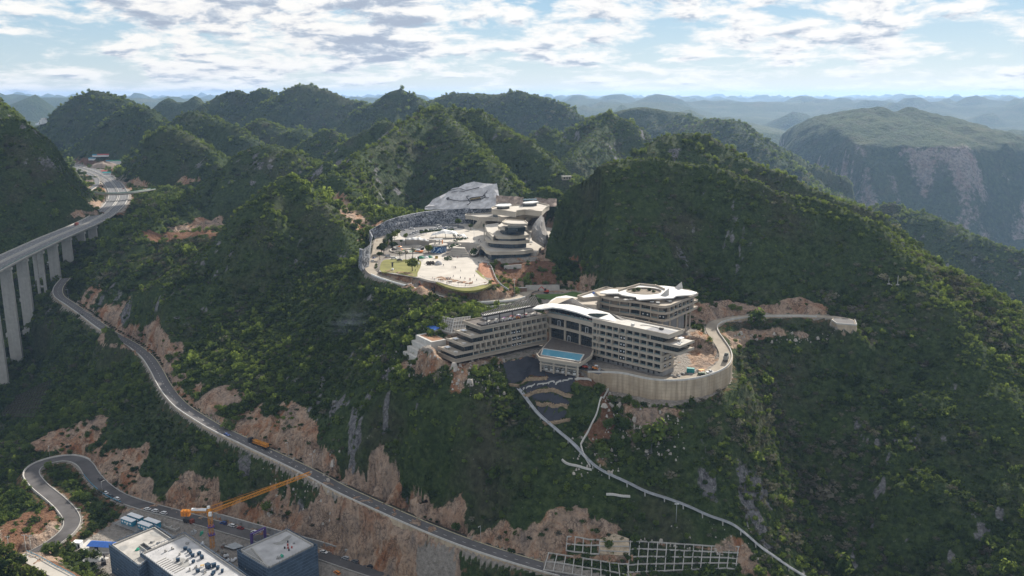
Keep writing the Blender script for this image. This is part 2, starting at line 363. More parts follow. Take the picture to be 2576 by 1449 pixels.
class Grid:
    def __init__(self, x0, x1, y0, y1, step):
        self.x0, self.y0, self.step = x0, y0, step
        self.nx, self.ny = int((x1 - x0) / step) + 1, int((y1 - y0) / step) + 1
        self.x1, self.y1 = x0 + (self.nx - 1) * step, y0 + (self.ny - 1) * step
        self.X, self.Y = np.meshgrid(x0 + np.arange(self.nx) * step, y0 + np.arange(self.ny) * step)
    def natural(self):
        X, Y, st = self.X, self.Y, self.step
        wx = X + 9 * fbm(X / 70, Y / 70, 3, 5) + 2.5 * fbm(X / 14, Y / 14, 2, 8)
        wy = Y + 9 * fbm(X / 70, Y / 70, 3, 9) + 2.5 * fbm(X / 14, Y / 14, 2, 11)
        far = smooth(1200, 3000, Y)
        Z = np.clip(base_surface(X, Y), -260, 320)
        gul = fbm(X / 45, Y / 45, 4, 21)
        gul2 = fbm(X / 160, Y / 160, 3, 33)
        for pts, s, r in HILLS3:
            p = np.array(pts)
            m = 420
            i0, i1 = int((p[:, 0].min() - m - self.x0) / st), int((p[:, 0].max() + m - self.x0) / st) + 1
            j0, j1 = int((p[:, 1].min() - m - self.y0) / st), int((p[:, 1].max() + m - self.y0) / st) + 1
            i0, j0 = max(0, i0), max(0, j0)
            if i1 <= i0 or j1 <= j0 or i0 >= self.nx or j0 >= self.ny:
                continue
            sl = (slice(j0, j1), slice(i0, i1))
            best = None
            for d, zr in seg_ridge(wx[sl], wy[sl], pts):
                dd = d * (1 + 0.30 * gul[sl] + 0.2 * gul2[sl])
                h = zr - s * (np.sqrt(dd * dd + r * r) - r)
                best = h if best is None else np.maximum(best, h)
            k = 6.0
            zz = Z[sl]
            hmix = np.clip(0.5 + 0.5 * (best - zz) / k, 0, 1)
            Z[sl] = zz * (1 - hmix) + best * hmix + k * hmix * (1 - hmix)
        self.cliff = np.zeros(X.shape)
        if self.y1 > 2200:
            best = None
            for d, zr in seg_ridge(X + 60 * fbm(X / 300, Y / 300, 3, 61), Y + 60 * fbm(X / 300, Y / 300, 3, 63), MOUNT):
                d = d * (1 + 0.12 * fbm(X / 400, Y / 400, 3, 71)) * (1 + 3.2 * smooth(1230, 1080, X))
                h = zr - 0.27 * np.minimum(d, 480) - 1.55 * np.clip(d - 480, 0, 230) - 0.75 * np.maximum(d - 710, 0)
                c = smooth(440, 500, d) * (1 - smooth(720, 1000, d))
                if best is None:
                    best, cl = h, c
                else:
                    cl = np.where(h > best, c, cl); best = np.maximum(best, h)
            front = Y < 3600 + 0 * X
            self.cliff = np.where(best > Z, cl, 0)
            Z = np.maximum(Z, best)
        if self.y1 > 4700:
            # distant karst country: fields of cones and long ranges below the horizon
            rid = 1 - np.abs(fbm(X / 2300, Y / 2600, 5, 91))
            con = fbm(X / 700, Y / 700, 4, 95)
            rel = smooth(4300, 9000, Y)
            top = 215 + 95 * smooth(0, 1, rel) + 120 * smooth(-2500, -9000, X) * smooth(16000, 6000, Y) - 0
            cone = 0
            for k, (cs, amp) in enumerate(((620, 120), (1150, 150))):
                ix, iy = np.floor(X / cs), np.floor(Y / cs)
                for ox in (-1, 0, 1):
                    for oy in (-1, 0, 1):
                        jx, jy = ix + ox, iy + oy
                        px = (jx + 0.5 + 0.8 * (_hash(jx, jy, 201 + k) - 0.5)) * cs
                        py = (jy + 0.5 + 0.8 * (_hash(jx, jy, 211 + k) - 0.5)) * cs
                        hh = _hash(jx, jy, 221 + k) ** 1.6 * amp
                        d = np.hypot(X - px, Y - py) * (1 + 0.2 * con)
                        cone = np.maximum(cone, hh - 0.55 * np.maximum(d - 30, 0))
            Zd = top - 225 + 165 * rid ** 4 + 1.15 * cone + 24 * con
            lim = 268 + 62 * smooth(-1200, -6000, X) + 0.0016 * (Y - 4000) + 70 * fbm(X / 2600, Y / 2200, 3, 97)
            Zd = np.where(Zd > lim, lim + (Zd - lim) * 0.45, Zd)
            Zd -= 110 * smooth(1500, 3000, X) * smooth(9000, 5000, Y)
            w = smooth(4300, 5400, Y + 300 * fbm(X / 900, Y / 900, 3, 3))
            Z = Z * (1 - w) + Zd * w
        Z += (1.6 * fbm(X / 9, Y / 9, 3, 41) if st < 5 else 0) + (7 + 9 * far) * fbm(X / 48, Y / 48, 4, 43, 0.6) * (0.45 if st < 2 else 0.7)
        self.Z = Z
        self.rock = np.zeros(X.shape); self.soil = np.zeros(X.shape); self.bare = np.zeros(X.shape); self.grey = np.zeros(X.shape)
    def window(self, x0, x1, y0, y1):
        i0, i1 = max(0, int((x0 - self.x0) / self.step)), min(self.nx, int((x1 - self.x0) / self.step) + 2)
        j0, j1 = max(0, int((y0 - self.y0) / self.step)), min(self.ny, int((y1 - self.y0) / self.step) + 2)
        return None if i1 <= i0 or j1 <= j0 else (slice(j0, j1), slice(i0, i1))
    def carve_line(self, line, half, cut=2.2, fill=0.9, wall=3.0, reach=26, soil=0.0, drop=0.25, rough=1.0, hr=12.0, hvar=1.1):
        d = np.full(self.X.shape, 1e9); zr = np.zeros(self.X.shape)
        for q in line:
            w = self.window(q[0] - reach, q[0] + reach, q[1] - reach, q[1] + reach)
            if w is None:
                continue
            dd = np.hypot(self.X[w] - q[0], self.Y[w] - q[1])
            m = dd < d[w]
            d[w] = np.where(m, dd, d[w]); zr[w] = np.where(m, q[2], zr[w])
        act = d < reach
        e = np.maximum(d - half, 0)
        crag = 1 + rough * (0.36 * fbm(self.X / 7, self.Y / 7, 3, 77) + 0.35 * fbm(self.X / 30, self.Y / 30, 2, 79))
        up = zr + cut * np.maximum(e - 1.2, 0) * crag - drop
        if callable(wall): wall = wall(self.X, self.Y)
        dn = zr - wall - fill * np.maximum(e - 0.8, 0) * (1 + 0.2 * (crag - 1))
        dn = np.where(e < 0.8, zr - drop - 0.3, dn)
        Z0 = self.Z
        Z = np.where(act, np.clip(Z0, dn, up), Z0)
        self.Z = Z
        hlim = hr * np.maximum(0.25, 1 + hvar * 1.6 * fbm(self.X / 32, self.Y / 32, 3, 83))
        cutm = act & (Z0 > up + 0.4) & (e > 0.6)
        self.rock = np.maximum(self.rock, np.where(act & (e > 0.6) & (Z0 > zr + 1.5), smooth(hlim + 1.5, hlim - 1.5, Z - zr), 0))
        self.soil = np.where(act & (e < 5) & ~cutm, np.maximum(self.soil, soil), self.soil)
        self.bare = np.maximum(self.bare, np.where(d < half + 1.0, 1.0, 0))
    def carve_poly(self, poly, z, cut=2.2, fill=1.5, reach=30, wall=0.0, rockfill=True, bare=1.0, soil=0.0, grow=0.0, hr=14.0, plane=None):
        w = self.window(poly[:, 0].min() - reach, poly[:, 0].max() + reach, poly[:, 1].min() - reach, poly[:, 1].max() + reach)
        if w is None:
            return
        X, Y = self.X[w], self.Y[w]
        d = poly_sd(X, Y, poly) - grow
        if plane is not None: z = plane(X, Y)
        crag = 1 + 0.6 * fbm(X / 7, Y / 7, 3, 87) + 0.3 * fbm(X / 28, Y / 28, 2, 89)
        e = np.maximum(d, 0)
        up = z + cut * np.maximum(e - 1.0, 0) * crag
        dn = z - wall * (e > 0.5) - fill * e * crag
        act = d < reach
        Z0 = self.Z[w].copy()
        Z = np.where(act, np.clip(Z0, dn, up), Z0)
        self.Z[w] = Z
        cutm = act & (Z0 > up + 0.4) & (e > 0.5)
        film = act & (Z0 < dn - 0.6) & (e > 0.5)
        r = np.where(cutm & (Z - z < hr * np.maximum(0.3, 1 + 1.6 * fbm(X / 32, Y / 32, 3, 83))), 1.0, 0)
        if rockfill:
            r = np.maximum(r, np.where(film, 1.0, 0))
        self.rock[w] = np.maximum(self.rock[w], r)
        self.bare[w] = np.maximum(self.bare[w], np.where(d < 0.5, bare, 0))
        self.soil[w] = np.maximum(self.soil[w], np.where(d < 0.5, soil, 0))
    def paint(self, poly, field, val, edge=4.0):
        w = self.window(poly[:, 0].min() - 12, poly[:, 0].max() + 12, poly[:, 1].min() - 12, poly[:, 1].max() + 12)
        if w is None:
            return
        X, Y = self.X[w], self.Y[w]
        d = poly_sd(X, Y, poly) + 3.5 * fbm(X / 8, Y / 8, 3, 55)
        a = getattr(self, field)
        if field == 'soil': self.rock[w] *= 1 - smooth(edge * 0.5, -edge * 0.5, d)
        a[w] = np.maximum(a[w], val * smooth(edge * 0.5, -edge * 0.5, d))
    def height(self, x, y):
        fx, fy = (x - self.x0) / self.step, (y - self.y0) / self.step
        i, j = np.clip(np.floor(fx).astype(int), 0, self.nx - 2), np.clip(np.floor(fy).astype(int), 0, self.ny - 2)
        a, b = fx - i, fy - j
        Z = self.Z
        return (Z[j, i] * (1 - a) + Z[j, i + 1] * a) * (1 - b) + (Z[j + 1, i] * (1 - a) + Z[j + 1, i + 1] * a) * b
    def sample(self, arr, x, y):
        i = np.clip(((x - self.x0) / self.step + 0.5).astype(int), 0, self.nx - 1)
        j = np.clip(((y - self.y0) / self.step + 0.5).astype(int), 0, self.ny - 1)
        return arr[j, i]

NEAR = Grid(-510, 540, 290, 722, 1.5)
MID = Grid(-1080, 1080, 717, 1510, 3.5)
FAR = Grid(-3200, 3200, 1500, 4660, 14.0)
DIST = Grid(-21500, 21500, 4620, 33000, 112.0)
GRIDS = [NEAR, MID, FAR, DIST]
for g in GRIDS:
    g.natural()
def scar(uvs, z):   # outline on the hillside given by picture points and one height
    return polyZ(uvs, z)
def on_line(uvy):
    return np.array([P(*q)[:2] for q in uvy])
PIERS = [P(*q) for q in [(7, 960, 718), (63, 905, 764), (97, 812, 801), (125, 742, 842), (157, 706, 885), (192, 655, 925)]]
for g in (NEAR, MID):
    for px, py, pz in PIERS:
        w = g.window(px - 60, px + 45, py - 50, py + 50)
        if w is not None: g.Z[w] = np.minimum(g.Z[w], pz - 3 + 0.6 * np.maximum(np.hypot(g.X[w] - px, g.Y[w] - py) - 14, 0))
    g.carve_line(MAIN, 4.4, cut=2.3, fill=0.95, wall=lambda X, Y: 2.2 + 5.5 * smooth(450, 415, Y), reach=26, soil=0.3, hr=12, hvar=1.15)
    g.carve_poly(SITE_POLY, SITE_Z, cut=1.6, fill=1.0, rockfill=False, soil=0.8)
    g.carve_line(LOWER, 4.6, cut=2.1, fill=0.9, wall=0.6, reach=34, soil=0.5, hr=13, hvar=1.5)
    g.carve_line(MAIN, 4.4, cut=30, fill=3.6, wall=2.2, reach=15, soil=0.3, hr=0.0, hvar=0.0)
    g.carve_poly(UPPER_POLY, UPPER_Z, cut=5.0, fill=3.0, reach=34, hr=30)
    g.carve_poly(TOWER_POLY, 181.0, cut=3.6, fill=3.0, reach=60, hr=16)
    g.carve_poly(BROWN_POLY, 0, cut=2.2, reach=20, hr=3, bare=0.0, plane=lambda X, Y: 166.8 + (178.2 - 166.8) * np.clip((Y - 588) / 38, 0, 1))
    g.carve_poly(PLAZA_POLY, PLAZA_Z, cut=3.0, fill=2.4, reach=14)
    g.carve_line(PLAZA_ROAD, 3.8, cut=3.2, fill=1.0, wall=3.0, reach=16, soil=0.3, hr=9)
    g.carve_poly(LAWN_POLY, 166.5, cut=1.5, fill=1.0, reach=12, bare=1.0, hr=2.5)
    g.carve_poly(BACK_POLY, 158.0, cut=1.8, fill=1.2, reach=16, soil=0.5, hr=4.0)
    g.carve_poly(TERRACE_POLY, 160.5, cut=2.0, fill=4.0, reach=16, soil=0.4)
    g.carve_poly(LEFT_POLY, 151.5, cut=1.4, fill=1.3, reach=14, hr=8, bare=0.6)
    g.carve_poly(POOL_POLY, 148.6, cut=1.4, fill=1.1, reach=12, rockfill=False, soil=0.8, bare=0.0)
    g.carve_poly(STEP_POLY, 148.3, cut=12.0, fill=0.8, reach=7, rockfill=False, hr=0.0, bare=0.3)
    g.carve_poly(HOTEL_POLY, 150.2, cut=1.6, fill=2.0, reach=12, wall=14.0, rockfill=False, soil=0.6)
    g.carve_line(HOTEL_ROAD, 3.6, cut=2.0, fill=1.0, wall=lambda X, Y: 5.0 + 7.0 * smooth(500, 470, Y) * smooth(30, 45, X), reach=16, soil=0.4, hr=8)
    ap = HOTEL_ROAD[(HOTEL_ROAD[:, 1] < 500) & (HOTEL_ROAD[:, 0] > 38)]
    tt = np.gradient(ap[:, :2], axis=0); tt /= np.linalg.norm(tt, axis=1)[:, None]; on_ = np.stack([tt[:, 1], -tt[:, 0]], 1)
    dep = 8.0 * smooth(0, 8, np.arange(len(ap))) * smooth(len(ap), len(ap) - 16, np.arange(len(ap))) + 2
    for q, nv, dp in zip(ap, on_, dep):
        for o_ in np.arange(4.6, 17, 0.8):
            x, y = q[0] + nv[0] * o_, q[1] + nv[1] * o_
            w = g.window(x - 1.6, x + 1.6, y - 1.6, y + 1.6)
            if w is not None:
                g.Z[w] = np.minimum(g.Z[w], q[2] - dp - 0.2 * (o_ - 4.6) + 0.6 * fbm(g.X[w] / 5, g.Y[w] / 5, 2, 7)); g.rock[w] *= 0.4
    g.carve_poly(END_POLY, 160.0, cut=1.6, fill=1.2, reach=12, wall=4.5, rockfill=False)
    g.carve_line(CORNER_ROAD, 3.6, cut=1.0, fill=0.7, wall=0.4, reach=14, soil=0.7)
    hw = HIGHWAY[HIGHWAY[:, 1] > 1120]
    g.carve_line(hw, 17, cut=1.5, fill=0.8, wall=0.3, reach=46, soil=0.3, drop=0.6, hr=6)
for g in (MID, FAR):
    g.carve_line(HIGHWAY[HIGHWAY[:, 1] > 1120], 17, cut=1.5, fill=0.8, wall=0.3, reach=60, soil=0.6, drop=0.6, hr=6)
    g.carve_line(RAMP, 5, cut=1.5, fill=0.8, wall=0.3, reach=25, soil=0.6, drop=0.4, hr=5)

def ground(x, y):
    x, y = np.asarray(x, float), np.asarray(y, float)
    z = np.full(np.broadcast(x, y).shape, -999.0)
    for g in GRIDS:
        m = (x >= g.x0) & (x <= g.x1) & (y >= g.y0) & (y <= g.y1) & (z == -999.0)
        if np.any(m):
            z = np.where(m, g.height(np.clip(x, g.x0, g.x1), np.clip(y, g.y0, g.y1)), z)
    return z
def gz(x, y):
    return float(ground(np.array([x]), np.array([y]))[0])
def hit(u, v, y0=300.0, y1=4500.0):
    """where the sight line through a picture point meets the ground (survey only)"""
    d = ray(u, v)
    ys = np.concatenate([np.arange(y0, 800, 1.0), np.arange(800, 1500, 3.0), np.arange(1500, y1, 12.0)])
    t = ys / d[1]
    below = CAMZ + d[2] * t < ground(d[0] * t, ys)
    i = int(np.argmax(below)) if below.any() else len(ys) - 1
    y = ys[i]
    return (d[0] * y / d[1], y, gz(d[0] * y / d[1], y))
# ------------------------------------------------------------------ object helpers
def tag(o, label=None, cat=None, group=None, kind=None):
    if label: o['label'] = label
    if cat: o['category'] = cat
    if group: o['group'] = group
    if kind: o['kind'] = kind
    return o
def empty(name, loc, rz=0.0, label=None, cat=None, group=None):
    o = bpy.data.objects.new(name, None)
    COL.objects.link(o)
    o.location = loc; o.rotation_euler = (0, 0, rz)
    o.empty_display_size = 0.5
    return tag(o, label, cat, group)
def link_mesh(name, me, parent=None, loc=None):
    o = bpy.data.objects.new(name, me)
    COL.objects.link(o)
    if parent is not None: o.parent = parent
    if loc is not None: o.location = loc
    return o
def copy_tree(o, parent=None):
    c = o.copy(); COL.objects.link(c)
    if parent is not None:
        c.parent = parent
    for ch in list(o.children):
        copy_tree(ch, c)
    return c

class MB:
    """collects shapes into one mesh"""
    def __init__(self):
        self.v, self.f, self.m, self.s = [], [], [], []
    def add(self, vs, fs, mi=0, sm=False):
        b = len(self.v)
        self.v += [tuple(q) for q in vs]
        for f in fs:
            self.f.append(tuple(i + b for i in f)); self.m.append(mi); self.s.append(sm)
        return self
    def box(self, c, s, rz=0.0, mi=0, taper=1.0):
        hx, hy, hz = s[0] / 2, s[1] / 2, s[2] / 2
        co, si = math.cos(rz), math.sin(rz)
        vs = []
        for zz in (-1, 1):
            k = taper if zz > 0 else 1.0
            for sx, sy in ((-1, -1), (1, -1), (1, 1), (-1, 1)):
                x, y = sx * hx * k, sy * hy * k
                vs.append((c[0] + x * co - y * si, c[1] + x * si + y * co, c[2] + zz * hz))
        return self.add(vs, [(3, 2, 1, 0), (4, 5, 6, 7), (0, 1, 5, 4), (1, 2, 6, 5), (2, 3, 7, 6), (3, 0, 4, 7)], mi)
    def prism(self, poly, z0, z1, mi=0, side_mi=None, bottom=True):
        """vertical prism over an outline"""
        poly = [tuple(q[:2]) for q in poly]
        if sum(poly[i][0] * poly[(i + 1) % len(poly)][1] - poly[(i + 1) % len(poly)][0] * poly[i][1] for i in range(len(poly))) < 0:
            poly = poly[::-1]
        n = len(poly)
        vs = [(x, y, z0) for x, y in poly] + [(x, y, z1) for x, y in poly]
        b = len(self.v)
        self.add(vs, [tuple(range(n, 2 * n))] + ([tuple(range(n - 1, -1, -1))] if bottom else []), mi)
        self.add([], [])
        for i in range(n):
            j = (i + 1) % n
            self.f.append((b + i, b + j, b + n + j, b + n + i)); self.m.append(mi if side_mi is None else side_mi); self.s.append(False)
        return self
    def bar(self, a, b, w, h=None, mi=0):
        """square bar from a to b"""
        a, b = Vector(a), Vector(b)
        h = w if h is None else h
        d = (b - a)
        if d.length < 1e-6: return self
        d.normalize()
        up = Vector((0, 0, 1)) if abs(d.z) < 0.95 else Vector((0, 1, 0))
        s = d.cross(up).normalized(); t = s.cross(d)
        s, t = s * w / 2, t * h / 2
        vs = [a - s - t, a + s - t, a + s + t, a - s + t, b - s - t, b + s - t, b + s + t, b - s + t]
        return self.add(vs, [(3, 2, 1, 0), (4, 5, 6, 7), (0, 1, 5, 4), (1, 2, 6, 5), (2, 3, 7, 6), (3, 0, 4, 7)], mi)
    def tube(self, pts, r, n=8, mi=0, sm=True, r2=None):
        pts = [Vector(q) for q in pts]
        b = len(self.v)
        for i, p in enumerate(pts):
            d = (pts[min(i + 1, len(pts) - 1)] - pts[max(i - 1, 0)]).normalized()
            up = Vector((0, 0, 1)) if abs(d.z) < 0.95 else Vector((0, 1, 0))
            s = d.cross(up).normalized(); t = s.cross(d)
            rr = r if r2 is None else r + (r2 - r) * i / (len(pts) - 1)
            for k in range(n):
                a = 2 * math.pi * k / n
                self.v.append(tuple(p + s * math.cos(a) * rr + t * math.sin(a) * rr))
        for i in range(len(pts) - 1):
            for k in range(n):
                self.f.append((b + i * n + k, b + i * n + (k + 1) % n, b + (i + 1) * n + (k + 1) % n, b + (i + 1) * n + k)); self.m.append(mi); self.s.append(sm)
        self.f.append(tuple(b + k for k in range(n))[::-1]); self.m.append(mi); self.s.append(False)
        e = b + (len(pts) - 1) * n
        self.f.append(tuple(e + k for k in range(n))); self.m.append(mi); self.s.append(False)
        return self
    def ribbon(self, line, profile, mi=0, closed=True):
        """sweep a (sideways, up) profile along a 3-D line; sideways is to the right of travel"""
        L = np.asarray(line); n = len(L); k = len(profile)
        t = np.gradient(L[:, :2], axis=0); t /= np.linalg.norm(t, axis=1)[:, None] + 1e-9
        rt = np.stack([t[:, 1], -t[:, 0]], 1)
        vs = []
        for i in range(n):
            for (o, z) in profile:
                vs.append((L[i, 0] + rt[i, 0] * o, L[i, 1] + rt[i, 1] * o, L[i, 2] + z))
        fs = []
        kk = k if closed else k - 1
        for i in range(n - 1):
            for j in range(kk):
                a, b2 = i * k + j, i * k + (j + 1) % k
                fs.append((a, b2, b2 + k, a + k))
        if closed:
            fs.append(tuple(range(k))[::-1]); fs.append(tuple((n - 1) * k + j for j in range(k)))
        return self.add(vs, fs, mi)
    def mesh(self, name, mats):
        me = bpy.data.meshes.new(name)
        me.from_pydata(self.v, [], self.f)
        for m in (mats if isinstance(mats, (list, tuple)) else [mats]):
            me.materials.append(m)
        me.polygons.foreach_set('material_index', np.array(self.m, dtype=np.int32))
        me.polygons.foreach_set('use_smooth', np.array(self.s, dtype=bool))
        me.update()
        return me
    def build(self, name, mats, parent=None, loc=None):
        return link_mesh(name, self.mesh(name, mats), parent, loc)

# ------------------------------------------------------------------ materials
MATS = {}
def mat(name, color, rough=0.8, var=0.12, scale=0.6, metal=0.0, spec=0.3, bump=0.0, bump_scale=4.0, streak=0.0, emit=None, joints=0.0):
    """plain painted / cast surface with a little blotchy wear"""
    m = bpy.data.materials.new(name); m.use_nodes = True
    T = NT(m.node_tree)
    geo = T.n('ShaderNodeNewGeometry').outputs['Position']
    nz = T.noise(geo, scale, 5, 0.6)
    lo = tuple(c * (1 - var) for c in color); hi = tuple(min(1, c * (1 + var)) for c in color)
    col = T.mix(T.maprange(nz, 0.3, 0.7), lo, hi)
    if streak:
        sv = T.vmath('MULTIPLY', geo, (1.0, 1.0, 0.06))
        s = T.maprange(T.noise(sv, 0.55, 5, 0.65), 0.45, 0.75)
        col = T.mix(T.math('MULTIPLY', s, streak), col, tuple(c * 0.42 for c in color))
    if joints:      # lift joints of poured concrete
        z = T.n('ShaderNodeSeparateXYZ', {0: geo}).outputs[2]
        fr_ = T.math('ABSOLUTE', T.math('SUBTRACT', T.math('FRACT', T.math('MULTIPLY', z, 1 / joints)), 0.5))
        col = T.mix(T.maprange(fr_, 0.03, 0.06, 0.4, 0.0), col, tuple(c * 0.45 for c in color))
        rust = T.maprange(T.noise(T.vmath('MULTIPLY', geo, (1, 1, 0.05)), 0.16, 5, 0.7), 0.48, 0.72)
        col = T.mix(T.math('MULTIPLY', rust, 0.7), col, (0.22, 0.155, 0.09))
    ins = {'Base Color': col, 'Roughness': rough, 'Metallic': metal, 'Specular IOR Level': spec}
    b = T.n('ShaderNodeBsdfPrincipled', ins)
    if bump:
        bn = T.n('ShaderNodeBump', {'Height': T.noise(geo, bump_scale, 5, 0.6), 'Strength': bump, 'Distance': 0.4})
        T.link(bn.outputs[0], b.inputs['Normal'])
    if emit:
        b.inputs['Emission Color'].default_value = tuple(emit[:3]) + (1,); b.inputs['Emission Strength'].default_value = emit[3]
    T.n('ShaderNodeOutputMaterial', {0: b.outputs[0]})
    MATS[name] = m
    return m

def terrain_material(name, far=False):
    m = bpy.data.materials.new(name); m.use_nodes = True
    T = NT(m.node_tree)
    pos = T.n('ShaderNodeNewGeometry').outputs['Position']
    at = lambda n: T.n('ShaderNodeAttribute', attribute_name=n).outputs['Fac']
    rock, soil, bare = at('rock'), at('soil'), at('bare')
    s = 0.22 if far else 1.0
    # vegetation floor
    n1 = T.noise(pos, 0.35 * s, 8, 0.65); n2 = T.noise(pos, 0.018, 5, 0.6); n3 = T.noise(pos, 0.07, 4, 0.6)
    veg = T.ramp(n1, [(0.28, (0.013, 0.022, 0.009)), (0.47, (0.034, 0.055, 0.018)), (0.60, (0.060, 0.085, 0.028)), (0.78, (0.11, 0.125, 0.05))])
    dry = T.ramp(n1, [(0.3, (0.032, 0.030, 0.022)), (0.6, (0.085, 0.075, 0.055)), (0.8, (0.16, 0.145, 0.12))])
    veg = T.mix(T.math('MULTIPLY', T.maprange(n2, 0.5, 0.68), 0.65), veg, dry)
    if far:
        fields = T.ramp(T.noise(pos, 0.0035, 6, 0.6), [(0.35, (0.030, 0.052, 0.020)), (0.52, (0.058, 0.088, 0.030)), (0.62, (0.12, 0.13, 0.055)), (0.72, (0.19, 0.165, 0.09))])
        veg = T.mix(0.32, veg, fields)
    # pale limestone scraps showing between the bushes
    sc = T.math('MULTIPLY', T.maprange(T.noise(pos, 0.5 * s, 6, 0.7), 0.64, 0.70), T.maprange(n3, 0.45, 0.6))
    veg = T.mix(sc, veg, (0.27, 0.25, 0.23))
    # cut rock, streaked down the face
    tall = T.vmath('MULTIPLY', pos, (1, 1, 0.33))
    r1 = T.noise(tall, 0.085 * (0.3 if far else 1), 7, 0.62, 0.6); r2 = T.noise(pos, 0.5 * s, 7, 0.7); r3 = T.noise(pos, 0.03, 4, 0.5)
    rk = T.ramp(r1, [(0.26, (0.17, 0.15, 0.14)), (0.38, (0.35, 0.255, 0.19)), (0.48, (0.47, 0.335, 0.24)), (0.55, (0.37, 0.215, 0.13)), (0.63, (0.33, 0.14, 0.065)), (0.78, (0.42, 0.33, 0.27))])
    rk = T.mix(T.maprange(r3, 0.42, 0.62), rk, T.ramp(r1, [(0.3, (0.20, 0.165, 0.145)), (0.5, (0.45, 0.33, 0.25)), (0.7, (0.35, 0.225, 0.15))]))
    rk = T.mix(T.maprange(r2, 0.30, 0.52, 0.75, 0.0), rk, (0.075, 0.058, 0.05))
    rk = T.mix(T.maprange(r2, 0.60, 0.72, 0.0, 0.55), rk, (0.52, 0.45, 0.39))
    vo = T.n('ShaderNodeTexVoronoi', {'Vector': T.vmath('ADD', tall, T.vmath('MULTIPLY', (6, 6, 6), T.n('ShaderNodeTexNoise', {'Vector': pos, 'Scale': 0.25, 'Detail': 5.0}).outputs['Color'])), 'Scale': 0.42 * s}, feature='DISTANCE_TO_EDGE')
    crack = T.math('MULTIPLY', T.maprange(vo.outputs[0], 0.0, 0.12, 0.75, 0.0), T.maprange(T.noise(pos, 0.12 * s, 4, 0.6), 0.42, 0.6))
    rk = T.mix(crack, rk, (0.06, 0.045, 0.036))
    if far: rk = T.mix(0.6, rk, T.ramp(r2, [(0.35, (0.08, 0.08, 0.085)), (0.6, (0.30, 0.285, 0.27))]))
    so = T.ramp(r2, [(0.25, (0.085, 0.045, 0.028)), (0.5, (0.17, 0.088, 0.052)), (0.75, (0.29, 0.19, 0.13))])
    ba = T.ramp(r2, [(0.25, (0.17, 0.15, 0.13)), (0.5, (0.30, 0.27, 0.24)), (0.75, (0.42, 0.38, 0.34))])
    edge = T.math('MULTIPLY', T.math('SUBTRACT', T.noise(pos, 0.28 * s, 5, 0.7), 0.5), 1.3)
    f = lambda a: T.maprange(T.math('ADD', a, edge), 0.35, 0.6)
    col = T.mix(f(soil), veg, so)
    col = T.mix(f(bare), col, ba)
    gk = T.ramp(r2, [(0.3, (0.07, 0.07, 0.075)), (0.5, (0.17, 0.165, 0.17)), (0.72, (0.34, 0.33, 0.33))])
    col = T.mix(f(at('grey')), col, T.mix(crack, gk, (0.03, 0.03, 0.03)))
    col = T.mix(f(rock), col, rk)
    b = T.n('ShaderNodeBsdfPrincipled', {'Base Color': col, 'Roughness': 0.95, 'Specular IOR Level': 0.1})
    hgt = T.math('ADD', T.math('MULTIPLY', r2, 1.2), T.math('MULTIPLY', T.noise(tall, 0.22 * s, 6, 0.65), 2.2))
    bn = T.n('ShaderNodeBump', {'Height': hgt, 'Strength': 1.0, 'Distance': 1.6 if not far else 9.0})
    T.link(bn.outputs[0], b.inputs['Normal'])
    T.n('ShaderNodeOutputMaterial', {0: b.outputs[0]})
    MATS[name] = m
    return m
M_LAND, M_FAR = terrain_material('hillside_ground'), terrain_material('distant_ground', True)

# ------------------------------------------------------------------ terrain sheets
def build_grid(g, name, material, drop_edges=None):
    Z = g.Z.copy()
    if drop_edges: Z[:drop_edges] -= 1.2 * g.step * 0.3
    ny, nx = Z.shape
    X, Y = g.X.copy(), g.Y.copy()
    if g.step < 5:      # crags: push cut rock in and out sideways so that the faces are broken, not combed
        k = g.rock
        X = X + k * 3.2 * fbm(Z / 5 + X / 23, Y / 6, 3, 301)
        Y = Y + k * 3.6 * fbm(X / 6, Z / 5 + Y / 23, 3, 303)
        Z = Z + k * 1.8 * fbm(X / 3.5, Y / 3.5, 3, 305)
    co = np.stack([X, Y, Z], -1).reshape(-1, 3)
    j, i = np.meshgrid(np.arange(ny - 1), np.arange(nx - 1), indexing='ij')
    a = (j * nx + i).ravel()
    quads = np.stack([a, a + 1, a + nx + 1, a + nx], 1)
    cx, cy = g.X[:-1, :-1].ravel(), g.Y[:-1, :-1].ravel()
    quads = quads[np.abs(cx) < 0.70 * cy + 170]
    used = np.zeros(len(co), bool); used[quads.ravel()] = True
    remap = np.cumsum(used) - 1
    co, quads = co[used], remap[quads]
    me = bpy.data.meshes.new(name)
    me.vertices.add(len(co)); me.vertices.foreach_set('co', co.astype(np.float32).ravel())
    me.loops.add(len(quads) * 4); me.loops.foreach_set('vertex_index', quads.astype(np.int32).ravel())
    me.polygons.add(len(quads)); me.polygons.foreach_set('loop_start', np.arange(0, len(quads) * 4, 4, dtype=np.int32))
    me.polygons.foreach_set('use_smooth', np.ones(len(quads), bool))
    me.update(calc_edges=True)
    for nm, arr in (('rock', g.rock), ('soil', g.soil), ('bare', g.bare), ('grey', g.grey)):
        at = me.attributes.new(nm, 'FLOAT', 'POINT')
        at.data.foreach_set('value', arr.ravel()[used].astype(np.float32))
    me.materials.append(material)
    o = link_mesh(name, me)
    return tag(o, kind='structure')
